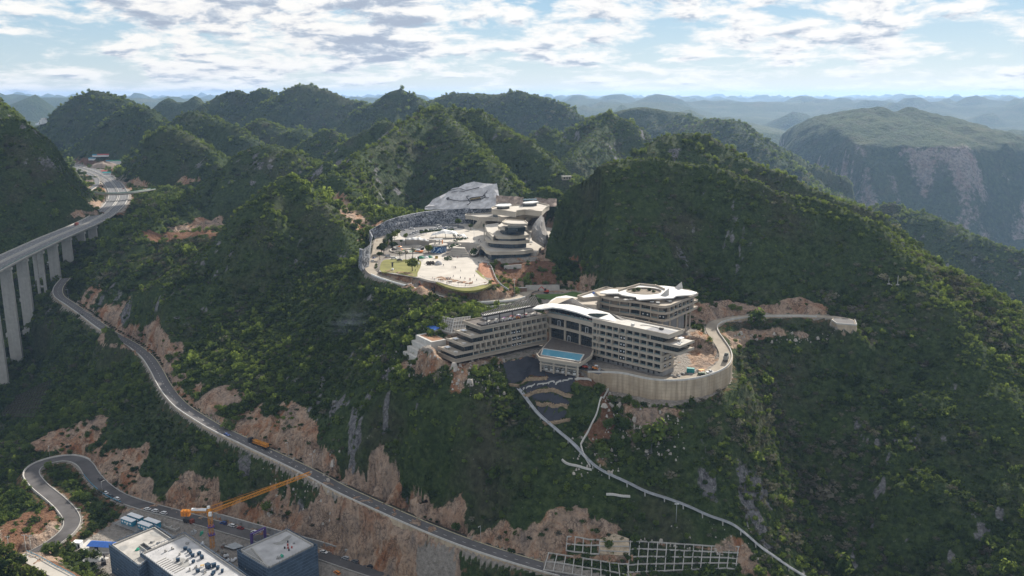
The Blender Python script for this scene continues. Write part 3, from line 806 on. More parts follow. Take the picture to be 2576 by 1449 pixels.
# ---- paint bare ground on the hills
FAR.rock = np.maximum(FAR.rock, 0.66 * FAR.cliff * smooth(-0.45, 0.2, fbm(FAR.X / 120, FAR.Y / 120, 3, 401)))
def patch(uvs, field, val, edge=4.0, y0=300, grids=(NEAR, MID)):
    poly = np.array([hit(u, v, y0)[:2] for u, v in uvs])
    for g in grids: g.paint(poly, field, val, edge)
    return poly
patch([(360, 598), (400, 588), (470, 583), (560, 577), (575, 585), (520, 596), (440, 606), (380, 608)], 'soil', 1.0)
patch([(415, 577), (455, 560), (500, 548), (560, 545), (572, 560), (540, 572), (470, 580)], 'rock', 1.0)
patch([(440, 462), (465, 447), (500, 445), (503, 458), (475, 468)], 'rock', 1.0)
patch([(303, 470), (330, 452), (352, 455), (378, 470), (372, 480), (330, 478)], 'rock', 1.0)
patch([(0, 1330), (60, 1290), (128, 1272), (150, 1290), (120, 1330), (60, 1365), (0, 1385)], 'soil', 1.0)
patch([(830, 500), (850, 485), (880, 500), (905, 535), (930, 565), (915, 585), (880, 560), (850, 530)], 'rock', 0.9)
patch([(1240, 660), (1300, 658), (1345, 648), (1385, 655), (1392, 690), (1400, 715), (1330, 722), (1290, 712), (1262, 720), (1245, 690)], 'soil', 1.0, 3)
patch([(1305, 722), (1290, 745), (1262, 725), (1278, 702), (1300, 705)], 'soil', 1.0, 2)
patch([(1120, 905), (1160, 912), (1240, 900), (1265, 905), (1245, 918), (1180, 930), (1165, 985), (1135, 990), (1130, 950)], 'rock', 0.8, 5)
patch([(1020, 905), (1060, 915), (1090, 930), (1060, 940), (1010, 925)], 'rock', 0.6, 4)
patch([(1520, 985), (1545, 990), (1540, 1060), (1545, 1090), (1500, 1120), (1478, 1090), (1500, 1060)], 'soil', 1.0, 3)
patch([(1560, 1000), (1640, 1020), (1720, 1040), (1680, 1050), (1690, 1090), (1650, 1075), (1640, 1140), (1610, 1080), (1590, 1130), (1570, 1060)], 'rock', 0.75, 8)
patch([(1470, 1120), (1520, 1130), (1530, 1190), (1490, 1180)], 'rock', 0.6, 8)
patch([(1405, 1320), (1500, 1312), (1540, 1330), (1570, 1320), (1600, 1350), (1420, 1352), (1395, 1395)], 'rock', 1.0, 4)
patch([(1640, 1352), (1750, 1362), (1860, 1380), (1940, 1449), (1860, 1449), (1850, 1390), (1700, 1372)], 'rock', 0.9, 4)
patch([(1820, 838), (1860, 828), (1960, 822), (2100, 828), (2120, 845), (2060, 850), (1960, 845), (1880, 860), (1840, 880)], 'rock', 0.8, 5)
patch([(1760, 850), (1800, 870), (1810, 900), (1780, 930), (1740, 925), (1730, 880)], 'rock', 0.8, 6)
# dirt of the motorway yard
patch([(185, 405), (215, 402), (295, 410), (300, 432), (285, 442), (250, 425), (205, 418)], 'soil', 1.0, 4, 1300, (MID, FAR))
patch([(215, 425), (250, 424), (292, 440), (296, 462), (270, 455)], 'bare', 1.0, 4, 1200, (MID, FAR))
GRID_CORNERS = [[(1427, 1355), (1509, 1364), (1507, 1402), (1424, 1390)], [(1380, 1395), (1578, 1424), (1585, 1475), (1368, 1440)], [(1586, 1364), (1857, 1385), (1850, 1440), (1580, 1446)], [(40, 1000), (128, 958), (92, 1052), (2, 1046)]]
for cor in GRID_CORNERS:      # the framed slopes are trimmed flat
    c = np.array([hit(u, v, 330) for u, v in cor]); A_ = np.c_[c[:, :2], np.ones(4)]; co_ = np.linalg.lstsq(A_, c[:, 2], rcond=None)[0]
    NEAR.carve_poly(c[:, :2], 0, cut=1.4, fill=1.4, reach=8, rockfill=False, bare=0.0, hr=0.0, plane=lambda X, Y: co_[0] * X + co_[1] * Y + co_[2])
    w = NEAR.window(c[:, 0].min(), c[:, 0].max(), c[:, 1].min(), c[:, 1].max()); NEAR.rock[w] *= (poly_sd(NEAR.X[w], NEAR.Y[w], c[:, :2]) > -1)
for g in (NEAR, MID):         # grey limestone ribs on the steep slopes
    gy_, gx_ = np.gradient(g.Z, g.step); sl_ = np.hypot(gx_, gy_)
    g.grey = 0.85 * smooth(0.22, 0.42, fbm(g.X / 10, g.Y / 13, 4, 411, 0.6)) * smooth(-0.25, 0.2, fbm(g.X / 75, g.Y / 75, 2, 415)) * smooth(0.62, 1.0, sl_) * (1 - g.bare) * (1 - g.soil)
build_grid(NEAR, 'ground', M_LAND)
build_grid(MID, 'terrain', M_LAND, 1)
build_grid(FAR, 'hills', M_FAR, 1)
build_grid(DIST, 'distant_hills', M_FAR, 1)

# ------------------------------------------------------------------ haze: one box of air round the whole place
hz = bpy.data.materials.new('haze'); hz.use_nodes = True
T = NT(hz.node_tree)
v = T.n('ShaderNodeVolumePrincipled', {'Color': (0.42, 0.64, 1.0, 1), 'Density': 0.000044, 'Anisotropy': 0.3})
T.n('ShaderNodeOutputMaterial', {1: v.outputs[0]})
zlo = float(min(g.Z.min() for g in GRIDS)) - 10
zhi = max(306.0, float(max(g.Z.max() for g in GRIDS))) + 14
hb = MB().box((0, 17200, (zlo + zhi) / 2), (46000, 34800, zhi - zlo))
haze = hb.build('haze', hz)
tag(haze, kind='stuff')
print('terrain z range', zlo, zhi, [float(g.Z.max()) for g in GRIDS])

# ------------------------------------------------------------------ a cloud added above the frame, out of view, whose shadow lies on the left valley as in the photograph
cm_ = bpy.data.materials.new('shade_cloud'); cm_.use_nodes = True
T = NT(cm_.node_tree)
T.n('ShaderNodeOutputMaterial', {0: T.n('ShaderNodeBsdfDiffuse', {'Color': (0.85, 0.86, 0.88, 1)}).outputs[0]})
def shade_cloud(tx, ty, zt, rx, ry, zc, seed, n=60):
    rc_ = random.Random(seed); m = MB()
    k = (zc - zt) / SUN_DIR.z; cx, cy = tx + SUN_DIR.x * k, ty + SUN_DIR.y * k
    for i in range(n):
        a, q = rc_.uniform(0, 2 * math.pi), math.sqrt(rc_.random())
        r = (0.20 + 0.16 * rc_.random()) * min(rx, ry) * (1.15 - 0.45 * q)
        px, py, pz = math.cos(a) * q * (rx - 0.6 * r), math.sin(a) * q * (ry - 0.6 * r), rc_.uniform(0, 0.45) * r
        for j in range(5):
            a0, a1 = -math.pi / 2 + j * math.pi / 5, -math.pi / 2 + (j + 1) * math.pi / 5
            m.tube([(px, py, pz + 0.7 * r * math.sin(a0)), (px, py, pz + 0.7 * r * math.sin(a1))], max(.5, r * math.cos(a0)), 10, r2=max(.5, r * math.cos(a1)))
    o = m.build('shade_cloud', cm_, None, (cx, cy, zc)); tag(o, kind='structure')
shade_cloud(-560, 800, 120, 190, 400, 1050, 2, 110)
# ------------------------------------------------------------------ foliage
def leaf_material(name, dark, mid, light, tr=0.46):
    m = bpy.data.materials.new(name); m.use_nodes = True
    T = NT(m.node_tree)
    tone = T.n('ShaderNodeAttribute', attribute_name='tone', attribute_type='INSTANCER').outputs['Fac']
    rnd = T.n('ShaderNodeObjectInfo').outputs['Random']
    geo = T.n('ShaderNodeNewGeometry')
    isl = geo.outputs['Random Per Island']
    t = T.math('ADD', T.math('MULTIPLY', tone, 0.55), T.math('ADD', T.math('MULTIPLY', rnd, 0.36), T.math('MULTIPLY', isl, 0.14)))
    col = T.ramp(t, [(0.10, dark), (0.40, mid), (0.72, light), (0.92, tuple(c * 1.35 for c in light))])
    d = T.n('ShaderNodeBsdfDiffuse', {'Color': col, 'Roughness': 0.6})
    tcol = T.mix(T.maprange(t, 0.45, 0.95, 0.35, 0.85), col, (0.34, 0.41, 0.075))
    tl = T.n('ShaderNodeBsdfTranslucent', {'Color': tcol})
    mx = T.n('ShaderNodeMixShader', {0: tr, 1: d.outputs[0], 2: tl.outputs[0]})
    T.n('ShaderNodeOutputMaterial', {0: mx.outputs[0]})
    MATS[name] = m
    return m
M_LEAF = leaf_material('leaves', (0.016, 0.032, 0.015), (0.052, 0.088, 0.030), (0.125, 0.170, 0.046))
M_LEAF_DRY = leaf_material('dry_leaves', (0.045, 0.042, 0.036), (0.095, 0.088, 0.070), (0.18, 0.165, 0.13), 0.2)
M_LEAF_DARK = leaf_material('dark_leaves', (0.012, 0.024, 0.014), (0.032, 0.054, 0.026), (0.072, 0.102, 0.040), 0.25)
M_BARK = mat('bark', (0.075, 0.058, 0.045), 0.95)

def crown_mesh(name, n, rx, rz, zc, leaf, seed, material, lobes=5, up=0.25):
    """leaf-sized faces gathered in clumps through the crown's volume"""
    rg = np.random.default_rng(seed)
    cl = rg.normal(size=(lobes, 3)); cl /= np.linalg.norm(cl, axis=1)[:, None]
    cl *= rg.uniform(0.35, 0.62, (lobes, 1)); cl[:, 2] = np.abs(cl[:, 2]) * 0.9 - 0.1
    k = rg.integers(0, lobes, n)
    off = rg.normal(size=(n, 3)); off /= np.linalg.norm(off, axis=1)[:, None]
    rr = rg.uniform(0.25, 1, n) ** 0.45 * rg.uniform(0.42, 0.62, lobes)[k]
    c = cl[k] + off * rr[:, None]
    nrm = c * 0.7 + off * 0.6 + rg.normal(size=(n, 3)) * 0.45 + np.array([0, 0, up])
    nrm /= np.linalg.norm(nrm, axis=1)[:, None]
    c = c * np.array([rx, rx, rz]) + np.array([0, 0, zc])
    a = np.cross(nrm, rg.normal(size=(n, 3))); a /= np.linalg.norm(a, axis=1)[:, None]
    b = np.cross(nrm, a)
    s = leaf * rg.uniform(0.6, 1.35, n)[:, None]
    e = rg.uniform(0.55, 1.0, (n, 1))
    q = np.stack([c - a * s, c - b * s * e * 0.6 + nrm * s * 0.15, c + a * s, c + b * s * e], 1).reshape(-1, 3)
    me = bpy.data.meshes.new(name)
    me.from_pydata(q.tolist(), [], [tuple(range(4 * i, 4 * i + 4)) for i in range(n)])
    me.materials.append(material)
    me.update()
    return me

# ------------------------------------------------------------------ common materials
M_ASPHALT = mat('asphalt', (0.105, 0.100, 0.102), 0.9, 0.16, 0.12)
M_ASPHALT_LOW = mat('dusty_asphalt', (0.088, 0.082, 0.082), 0.9, 0.38, 0.07)
M_CONC_ROAD = mat('concrete_road', (0.40, 0.37, 0.33), 0.9, 0.12, 0.2)
M_PALE_ROAD = mat('pale_dusty_road', (0.30, 0.26, 0.21), 0.95, 0.2, 0.15)
M_HIGHWAY = mat('highway_asphalt', (0.135, 0.135, 0.14), 0.9, 0.12, 0.08)
M_CONC = mat('concrete', (0.40, 0.385, 0.36), 0.9, 0.12, 0.3, streak=0.35)
M_CONC_WALL = mat('stained_concrete', (0.46, 0.37, 0.27), 0.9, 0.22, 0.12, streak=0.8, joints=1.9)
M_CONC_PALE = mat('pale_concrete', (0.50, 0.48, 0.45), 0.9, 0.1, 0.3, streak=0.3)
M_CONC_GREY = mat('grey_concrete', (0.27, 0.265, 0.26), 0.9, 0.14, 0.2, streak=0.4)
M_LINE = mat('road_paint', (0.62, 0.62, 0.60), 0.8, 0.1)
M_KERB = mat('kerb_paint', (0.42, 0.38, 0.26), 0.85, 0.25, 0.4)
M_WHITE = mat('white_paint', (0.74, 0.74, 0.72), 0.6, 0.05)
M_BLUE_RAIL = mat('blue_rail_paint', (0.10, 0.33, 0.48), 0.5, 0.2)
M_GREEN_RAIL = mat('green_rail_paint', (0.05, 0.20, 0.15), 0.6, 0.1)
M_STEEL = mat('galvanised_steel', (0.42, 0.43, 0.44), 0.45, 0.08, metal=0.5)
M_DARK = mat('dark_metal', (0.028, 0.029, 0.032), 0.5, 0.1)
M_RUBBER = mat('rubber', (0.018, 0.018, 0.018), 0.8, 0.1)
M_SOILDARK = mat('dark_soil', (0.04, 0.034, 0.028), 1.0, 0.3, 0.8)

def offset_line(line, o, dz=0.0):
    L = np.asarray(line); t = np.gradient(L[:, :2], axis=0); t /= np.linalg.norm(t, axis=1)[:, None] + 1e-9
    out = L.copy(); out[:, 0] += t[:, 1] * o; out[:, 1] -= t[:, 0] * o; out[:, 2] += dz
    return out
def wall_mb(line, o, thick, top, mb=None, extra=0.8, lo=None, mi=0, maxh=40.0, probe=1.2):
    """wall along an offset of a line, its foot following the ground"""
    mb = mb or MB()
    a, b = offset_line(line, o), offset_line(line, o + thick)
    g = offset_line(line, o + thick + (probe if thick > 0 else -probe))
    zg = ground(g[:, 0], g[:, 1]) - extra
    tops = a[:, 2] + top
    zb = np.minimum(zg, tops - 0.6) if lo is None else np.full(len(a), lo)
    zb = np.maximum(zb, tops - maxh)
    n = len(a); vs = []
    for i in range(n):
        vs += [(a[i, 0], a[i, 1], tops[i]), (b[i, 0], b[i, 1], tops[i]), (b[i, 0], b[i, 1], zb[i]), (a[i, 0], a[i, 1], zb[i])]
    fs = []
    for i in range(n - 1):
        for k in range(4):
            fs.append((i * 4 + k, i * 4 + (k + 1) % 4, (i + 1) * 4 + (k + 1) % 4, (i + 1) * 4 + k))
    fs += [(3, 2, 1, 0), tuple((n - 1) * 4 + k for k in range(4))]
    return mb.add(vs, fs, mi)
def dashes(line, o, length, gap, width, dz=0.03, mb=None):
    mb = mb or MB()
    L = offset_line(line, o, dz)
    s = np.concatenate([[0], np.cumsum(np.linalg.norm(np.diff(L, axis=0), axis=1))])
    pos = gap
    at_ = lambda q: np.array([np.interp(q, s, L[:, k]) for k in range(3)])
    while pos + length < s[-1]:
        a, b = at_(pos), at_(pos + length)
        d = (b - a)[:2]; d /= np.linalg.norm(d) + 1e-9; nx, ny = -d[1] * width / 2, d[0] * width / 2
        mb.add([(a[0] - nx, a[1] - ny, a[2]), (b[0] - nx, b[1] - ny, b[2]), (b[0] + nx, b[1] + ny, b[2]), (a[0] + nx, a[1] + ny, a[2])], [(0, 1, 2, 3)])
        pos += length + gap
    return mb
def arc(line):
    return np.concatenate([[0], np.cumsum(np.linalg.norm(np.diff(line, axis=0), axis=1))])
def along(line, s):
    """point and heading at distance s"""
    S = arc(line); q = [float(np.interp(s, S, line[:, k])) for k in range(3)]
    e = [float(np.interp(min(s + 1.0, S[-1]), S, line[:, k])) for k in range(3)]
    b = [float(np.interp(max(s - 1.0, 0), S, line[:, k])) for k in range(3)]
    return q, math.atan2(e[1] - b[1], e[0] - b[0])
def nearest_s(line, p):
    return float(arc(line)[int(np.argmin(np.hypot(line[:, 0] - p[0], line[:, 1] - p[1])))])
def flat_road(name, line, half, material, dz=0.0, thick=0.35):
    o = MB().ribbon(line, [(-half, -thick), (-half, dz), (half, dz), (half, -thick)]).build(name, material)
    return tag(o, kind='structure')

# ---- mountain road
r = flat_road('road', MAIN, 4.0, M_ASPHALT)
dashes(MAIN, 0.0, 2.0, 4.0, 0.16).build('lane_marking', M_LINE, r)['kind'] = 'stuff'
MB().ribbon(MAIN, [(-4.35, -0.4), (-4.35, 0.22), (-3.95, 0.22), (-3.95, -0.4)]).build('kerb', M_KERB, r)
MB().ribbon(MAIN, [(-6.2, -0.6), (-6.2, -0.02), (-4.36, -0.02), (-4.36, -0.6)]).build('verge', M_SOILDARK, r)
wm = empty('retaining_wall', MAIN[len(MAIN) // 2], 0, 'long stained concrete retaining wall with a low parapet under the upper mountain road', 'wall')
def rel(mb, e):
    mb.v = [(x - e.location.x, y - e.location.y, z - e.location.z) for x, y, z in mb.v]; return mb
rel(wall_mb(MAIN, 4.02, 0.5, -0.02), wm).build('wall', M_CONC_WALL, wm)
rel(MB().ribbon(MAIN, [(4.0, 0.0), (4.0, 0.85), (4.45, 0.85), (4.45, 0.0)]), wm).build('parapet', M_CONC_PALE, wm)

# ---- lower road with the hairpin
rl = flat_road('road', LOWER, 4.3, M_ASPHALT_LOW)
S_LOW = arc(LOWER)
i_site = int(np.argmin(np.hypot(LOWER[:, 0] - PZ(545, 1322, 54)[0], LOWER[:, 1] - PZ(545, 1322, 54)[1])))
i_guard0 = int(np.argmin(np.hypot(*(LOWER[:, :2] - np.array(PZ(318, 1258, 56)[:2])).T)))
i_guard1 = int(np.argmin(np.hypot(*(LOWER[:, :2] - np.array(PZ(228, 1190, 57)[:2])).T)))
i_apex = int(np.argmin(np.hypot(*(LOWER[:, :2] - np.array(PZ(150, 1154, 57.7)[:2])).T)))
i_end = int(np.argmin(np.hypot(*(LOWER[:, :2] - np.array(PZ(176, 1295, 54)[:2])).T)))
MB().ribbon(LOWER, [(4.25, -0.3), (4.25, 0.35), (4.65, 0.35), (4.65, -0.3)]).build('kerb', M_CONC, rl)
MB().ribbon(LOWER[i_guard1:], [(-4.65, -0.3), (-4.65, 0.3), (-4.25, 0.3), (-4.25, -0.3)]).build('kerb', M_CONC, rl)
MB().ribbon(LOWER[:i_guard0], [(-4.6, -0.3), (-4.6, 0.15), (-4.25, 0.15), (-4.25, -0.3)]).build('kerb', M_CONC, rl)
bw = empty('retaining_wall', LOWER[i_site // 2], 0, 'long grey concrete retaining wall behind the lower road beside the construction site', 'wall')
seg = LOWER[:i_site + 6]
rel(MB().ribbon(seg, [(5.6, -0.5), (5.75, 3.6), (6.35, 3.6), (6.35, -0.5)]), bw).build('wall', M_CONC_GREY, bw)
rel(MB().ribbon(seg, [(5.68, 3.6), (5.68, 3.85), (6.45, 3.85), (6.45, 3.6)]), bw).build('coping', M_CONC, bw)
hw_ = empty('retaining_wall', LOWER[(i_apex + i_end) // 2], 0, 'curved concrete wall with parapet round the outside of the hairpin bend', 'wall')
seg = LOWER[i_apex - 10:i_end]
wl = MB()
a_ = offset_line(seg, 4.7); b_ = offset_line(seg, 5.3)
n = len(seg)
hgt = 0.8 + 7.2 * smooth(0.15, 0.5, np.linspace(0, 1, n)) * smooth(1.02, 0.8, np.linspace(0, 1, n))
vs, fs = [], []
for i in range(n):
    vs += [(a_[i, 0], a_[i, 1], a_[i, 2] - 0.1), (b_[i, 0], b_[i, 1], b_[i, 2] - 0.1), (b_[i, 0], b_[i, 1], b_[i, 2] - hgt[i] - 1.5), (a_[i, 0], a_[i, 1], a_[i, 2] - hgt[i] - 1.5)]
for i in range(n - 1):
    fs += [(i * 4 + k, i * 4 + (k + 1) % 4, i * 4 + 4 + (k + 1) % 4, i * 4 + 4 + k) for k in range(4)]
rel(wl.add(vs, fs), hw_).build('wall', M_CONC, hw_)
rel(MB().ribbon(seg, [(4.66, -0.1), (4.66, 0.9), (5.05, 0.9), (5.05, -0.1)]), hw_).build('parapet', M_CONC_PALE, hw_)

def guardrail(line, o, label, material, h=0.9, post=3.0):
    L = offset_line(line, o)
    e = empty('guard_rail', L[len(L) // 2], 0, label, 'guard rail')
    rel(MB().ribbon(L, [(-0.06, h - 0.35), (-0.06, h), (0.06, h), (0.06, h - 0.35)]), e).build('rail', material, e)
    pm = MB().box((0, 0, h / 2 - 0.1), (0.12, 0.12, h + 0.2)).mesh('post', material)
    s, S = post / 2, arc(L)[-1]
    while s < S:
        q, a = along(L, s)
        link_mesh('post', pm, e, (q[0] - e.location.x, q[1] - e.location.y, q[2] - e.location.z))
        s += post
    return e
guardrail(LOWER[i_guard0:i_guard1], -4.5, 'blue guard rail along the inside of the lower road above the containers', M_BLUE_RAIL, 1.1, 3.0)

# ---- plaza road
flat_road('road', PLAZA_ROAD, 3.3, M_PALE_ROAD)
pw = empty('retaining_wall', PLAZA_ROAD[len(PLAZA_ROAD) // 2], 0, 'pale concrete retaining wall below the road that passes in front of the plaza', 'wall')
seg = PLAZA_ROAD[int(np.argmin(np.hypot(*(PLAZA_ROAD[:, :2] - np.array(PZ(945, 690, 176)[:2])).T))):int(np.argmin(np.hypot(*(PLAZA_ROAD[:, :2] - np.array(PZ(1310, 745, 168)[:2])).T)))]
rel(wall_mb(seg, 3.32, 0.5, -0.02, probe=2.0), pw).build('wall', M_CONC, pw)
rel(MB().ribbon(seg, [(3.3, 0.0), (3.3, 0.9), (3.7, 0.9), (3.7, 0.0)]), pw).build('parapet', M_WHITE, pw)

# ---- hotel service road, its great curved wall and the platform at its end
flat_road('road', HOTEL_ROAD, 3.4, M_PALE_ROAD)
tw = empty('retaining_wall', HOTEL_ROAD[int(len(HOTEL_ROAD) * 0.2)], 0, 'tall curved stained concrete wall below the hotel service road', 'wall')
rel(wall_mb(HOTEL_ROAD[:-10], 3.42, 0.8, -0.02, extra=2.0, probe=4.0, maxh=22), tw).build('wall', M_CONC_WALL, tw)
rel(MB().ribbon(HOTEL_ROAD[:-10], [(3.4, 0.0), (3.4, 1.0), (3.85, 1.0), (3.85, 0.0)]), tw).build('parapet', M_CONC_PALE, tw)
pl = np.array([PZ(2092, 806, 160.2)[:2], PZ(2104, 815, 160.2)[:2], PZ(2155, 819, 160.2)[:2], PZ(2150, 806, 160.2)[:2], PZ(2135, 801, 160.2)[:2], PZ(2095, 799, 160.2)[:2]])
pe = empty('platform', (pl[:, 0].mean(), pl[:, 1].mean(), 152), 0, 'square concrete end platform with dark asphalt top where the hotel road stops', 'platform')
rel(MB().prism(pl, 150.5, 160.25), pe).build('wall', M_CONC_WALL, pe)
rel(MB().prism(pl * 0.9 + pl.mean(0) * 0.1, 160.25, 160.30), pe).build('paving', M_ASPHALT, pe)
rim = MB()
for i in (0, 1, 2):
    rim.bar((*pl[i], 160.6), (*pl[i + 1], 160.6), 0.4, 0.9)
rel(rim, pe).build('parapet', M_CONC_PALE, pe)

# ---- road in the lower left corner
flat_road('road', CORNER_ROAD, 3.2, M_CONC_ROAD)
guardrail(CORNER_ROAD, -3.4, 'blue and white guard rail beside the sunlit road in the near left corner', M_BLUE_RAIL, 1.0, 2.5)

# ------------------------------------------------------------------ viaduct
vi = HIGHWAY[HIGHWAY[:, 1] < 1135]
vd = empty('viaduct', (float(vi[len(vi) // 3][0]), float(vi[len(vi) // 3][1]), 60), 0, 'tall concrete motorway viaduct with twin decks on slender piers across the valley', 'viaduct')
def deck_profile(c, w, d):
    return [(c - w / 2, 0), (c + w / 2, 0), (c + w / 2, -0.35), (c + w / 2 - 2.2, -0.8), (c + w / 2 - 2.6, -d), (c - w / 2 + 2.6, -d), (c - w / 2 + 2.2, -0.8), (c - w / 2, -0.35)]
for c in (-7.6, 7.6):
    rel(MB().ribbon(vi, deck_profile(c, 13.4, 2.6)), vd).build('deck', M_CONC_PALE, vd)
    rel(MB().ribbon(vi, [(c - 6.0, 0.004), (c - 6.0, 0.06), (c + 6.0, 0.06), (c + 6.0, 0.004)]), vd).build('carriageway', M_HIGHWAY, vd)
    for o in (-6.45, 6.45):
        rel(MB().ribbon(vi, [(c + o - 0.22, -0.3), (c + o - 0.22, 1.05), (c + o + 0.22, 1.05), (c + o + 0.22, -0.3)]), vd).build('parapet', M_CONC_PALE, vd)
    for o in (-5.2, 5.2):
        rel(MB().ribbon(vi, [(c + o - 0.1, 0.065), (c + o - 0.1, 0.075), (c + o + 0.1, 0.075), (c + o + 0.1, 0.065)]), vd).build('edge_line', M_LINE, vd)
    for o in (-1.7, 1.9):
        rel(dashes(vi, c + o, 6, 9, 0.18, 0.08), vd).build('lane_marking', M_LINE, vd)['kind'] = 'stuff'
rel(MB().ribbon(vi[6:60], [(13.0, 1.06), (13.0, 1.5), (13.06, 1.5), (13.06, 1.06)]), vd).build('green_screen', M_GREEN_RAIL, vd)
S_V = arc(vi)
for k, yv in enumerate((676, 718, 760, 801, 843, 884, 926, 968, 1010)):
    q, a = along(vi, float(np.interp(yv, vi[:, 1], S_V)))
    for c in (-7.6, 7.6):
        x, y = q[0] + math.sin(a) * c, q[1] - math.cos(a) * c
        zf = gz(x, y) - 3
        top = DECK_Z - 2.62
        pr = MB()
        ax = np.array([math.sin(a), -math.cos(a)])
        if k == 4:      # the open frame pier
            for o in (-3.0, 3.0):
                pr.box((x + ax[0] * o, y + ax[1] * o, (zf + top - 2.2) / 2), (2.0, 2.4, top - 2.2 - zf), a)
            zz = top - 12
            while zz > zf + 5:
                pr.box((x, y, zz), (1.6, 4.0, 1.6), a); zz -= 12
        else:
            pr.box((x, y, (zf + top - 2.2) / 2), (4.2, 10.0, top - 2.2 - zf), a, taper=0.94)
        po = rel(pr, vd).build('pier', M_CONC, vd)
        cp = MB().box((x, y, top - 1.1), (4.4, 11.2, 2.196), a)
        rel(cp, vd).build('pier_cap', M_CONC_PALE, po)
        ft = MB().box((x, y, zf + 2.0), (7.0, 12.5, 4.2), a)
        rel(ft, vd).build('footing', M_CONC, po)
# ---- motorway on the ground beyond the viaduct
hg = HIGHWAY[HIGHWAY[:, 1] > 1128]
mr = flat_road('motorway', hg, 14.4, M_HIGHWAY, 0.02)
for o in (-13.6, -1.1, 1.1, 13.6):
    MB().ribbon(hg, [(o - 0.25, 0.0), (o - 0.25, 0.95), (o + 0.25, 0.95), (o + 0.25, 0.0)]).build('barrier', M_CONC_PALE, mr)
for o in (-9.6, -5.6, 5.6, 9.6):
    dashes(hg, o, 6, 9, 0.22, 0.05).build('lane_marking', M_LINE, mr)['kind'] = 'stuff'
rr = flat_road('slip_road', RAMP, 4.2, M_HIGHWAY, 0.05)
MB().ribbon(RAMP, [(4.0, 0), (4.0, 0.9), (4.4, 0.9), (4.4, 0)]).build('barrier', M_CONC_PALE, rr)
# ---- overpass
ov = empty('overpass', OVERPASS[len(OVERPASS) // 2], 0, 'slender concrete overpass with green rails crossing above the motorway', 'bridge')
rel(MB().ribbon(OVERPASS, deck_profile(0, 9, 1.7)), ov).build('deck', M_CONC, ov)
rel(MB().ribbon(OVERPASS, [(-3.9, 0.004), (-3.9, 0.05), (3.9, 0.05), (3.9, 0.004)]), ov).build('carriageway', M_HIGHWAY, ov)
for o in (-4.3, 4.3):
    rel(MB().ribbon(OVERPASS, [(o - 0.15, -0.2), (o - 0.15, 1.0), (o + 0.15, 1.0), (o + 0.15, -0.2)]), ov).build('parapet', M_CONC_PALE, ov)
    rel(MB().ribbon(OVERPASS, [(o - 0.08, 1.0), (o - 0.08, 1.5), (o + 0.08, 1.5), (o + 0.08, 1.0)]), ov).build('guard_rail', M_GREEN_RAIL, ov)
for s in (18, 40, 62, 84):
    q, a = along(OVERPASS, s)
    zf = gz(q[0], q[1]) - 2
    if 158.2 - zf > 2:
        rel(MB().box((q[0], q[1], (zf + 158.2) / 2), (1.6, 4.5, 158.2 - zf), a), ov).build('pier', M_CONC, ov)

# ------------------------------------------------------------------ road lamps and vehicles
def lamp_mesh(h=9.0):
    return MB().tube([(0, 0, 0), (0, 0, h)], 0.11, 6, r2=0.07).mesh('pole', M_STEEL), MB().bar((0, 0, h - 0.1), (1.7, 0, h + 0.15), 0.1).box((1.8, 0, h + 0.12), (0.7, 0.25, 0.14)).mesh('lamp_head', M_WHITE), MB().box((0, 0, 0.2), (0.5, 0.5, 0.5)).mesh('base', M_CONC)
LAMP = lamp_mesh()
def street_lamp(p, rz, label, group):
    e = empty('street_lamp', p, rz, label, 'street lamp', group)
    for nm, me in zip(('pole', 'lamp_head', 'base'), LAMP):
        link_mesh(nm, me, e)
    return e
def lamp_at(line, u, v, z, o, label, group, flip=False):
    q, a = along(line, nearest_s(line, PZ(u, v, z)))
    x, y = q[0] + math.sin(a) * o, q[1] - math.cos(a) * o
    return street_lamp((x, y, q[2] - 0.2), a + (math.pi / 2 if (o > 0) else -math.pi / 2), label, group)
GL = 'street lamps along the mountain road'
for (u, v, lab) in [(200, 775, 'street lamp at the near end of the dark tree row by the viaduct bend'), (384, 905, 'street lamp on the mountain road below the bare orange cutting'),
                    (672, 1130, 'street lamp rising just behind the flatbed truck'), (730, 1150, 'street lamp on the mountain road just downhill of the flatbed truck'),
                    (1122, 1338, 'street lamp by the wide grassy verge on the lower part of the mountain road')]:
    lamp_at(MAIN, u, v, 100, -5.2, lab, GL)
GL2 = 'street lamps along the lower road'
lamp_at(LOWER, 126, 1158, 57, 6.0, 'street lamp at the top of the hairpin bend', GL2)
lamp_at(LOWER, 267, 1240, 56, -4.8, 'street lamp beside the three parked cars on the lower road', GL2)
lamp_at(LOWER, 205, 1310, 54, -5.2, 'street lamp on the inside of the lower bend above the waste ground', GL2)
lamp_at(LOWER, 996, 1455, 54, 5.2, 'street lamp at the bottom edge in front of the grey wall', GL2)

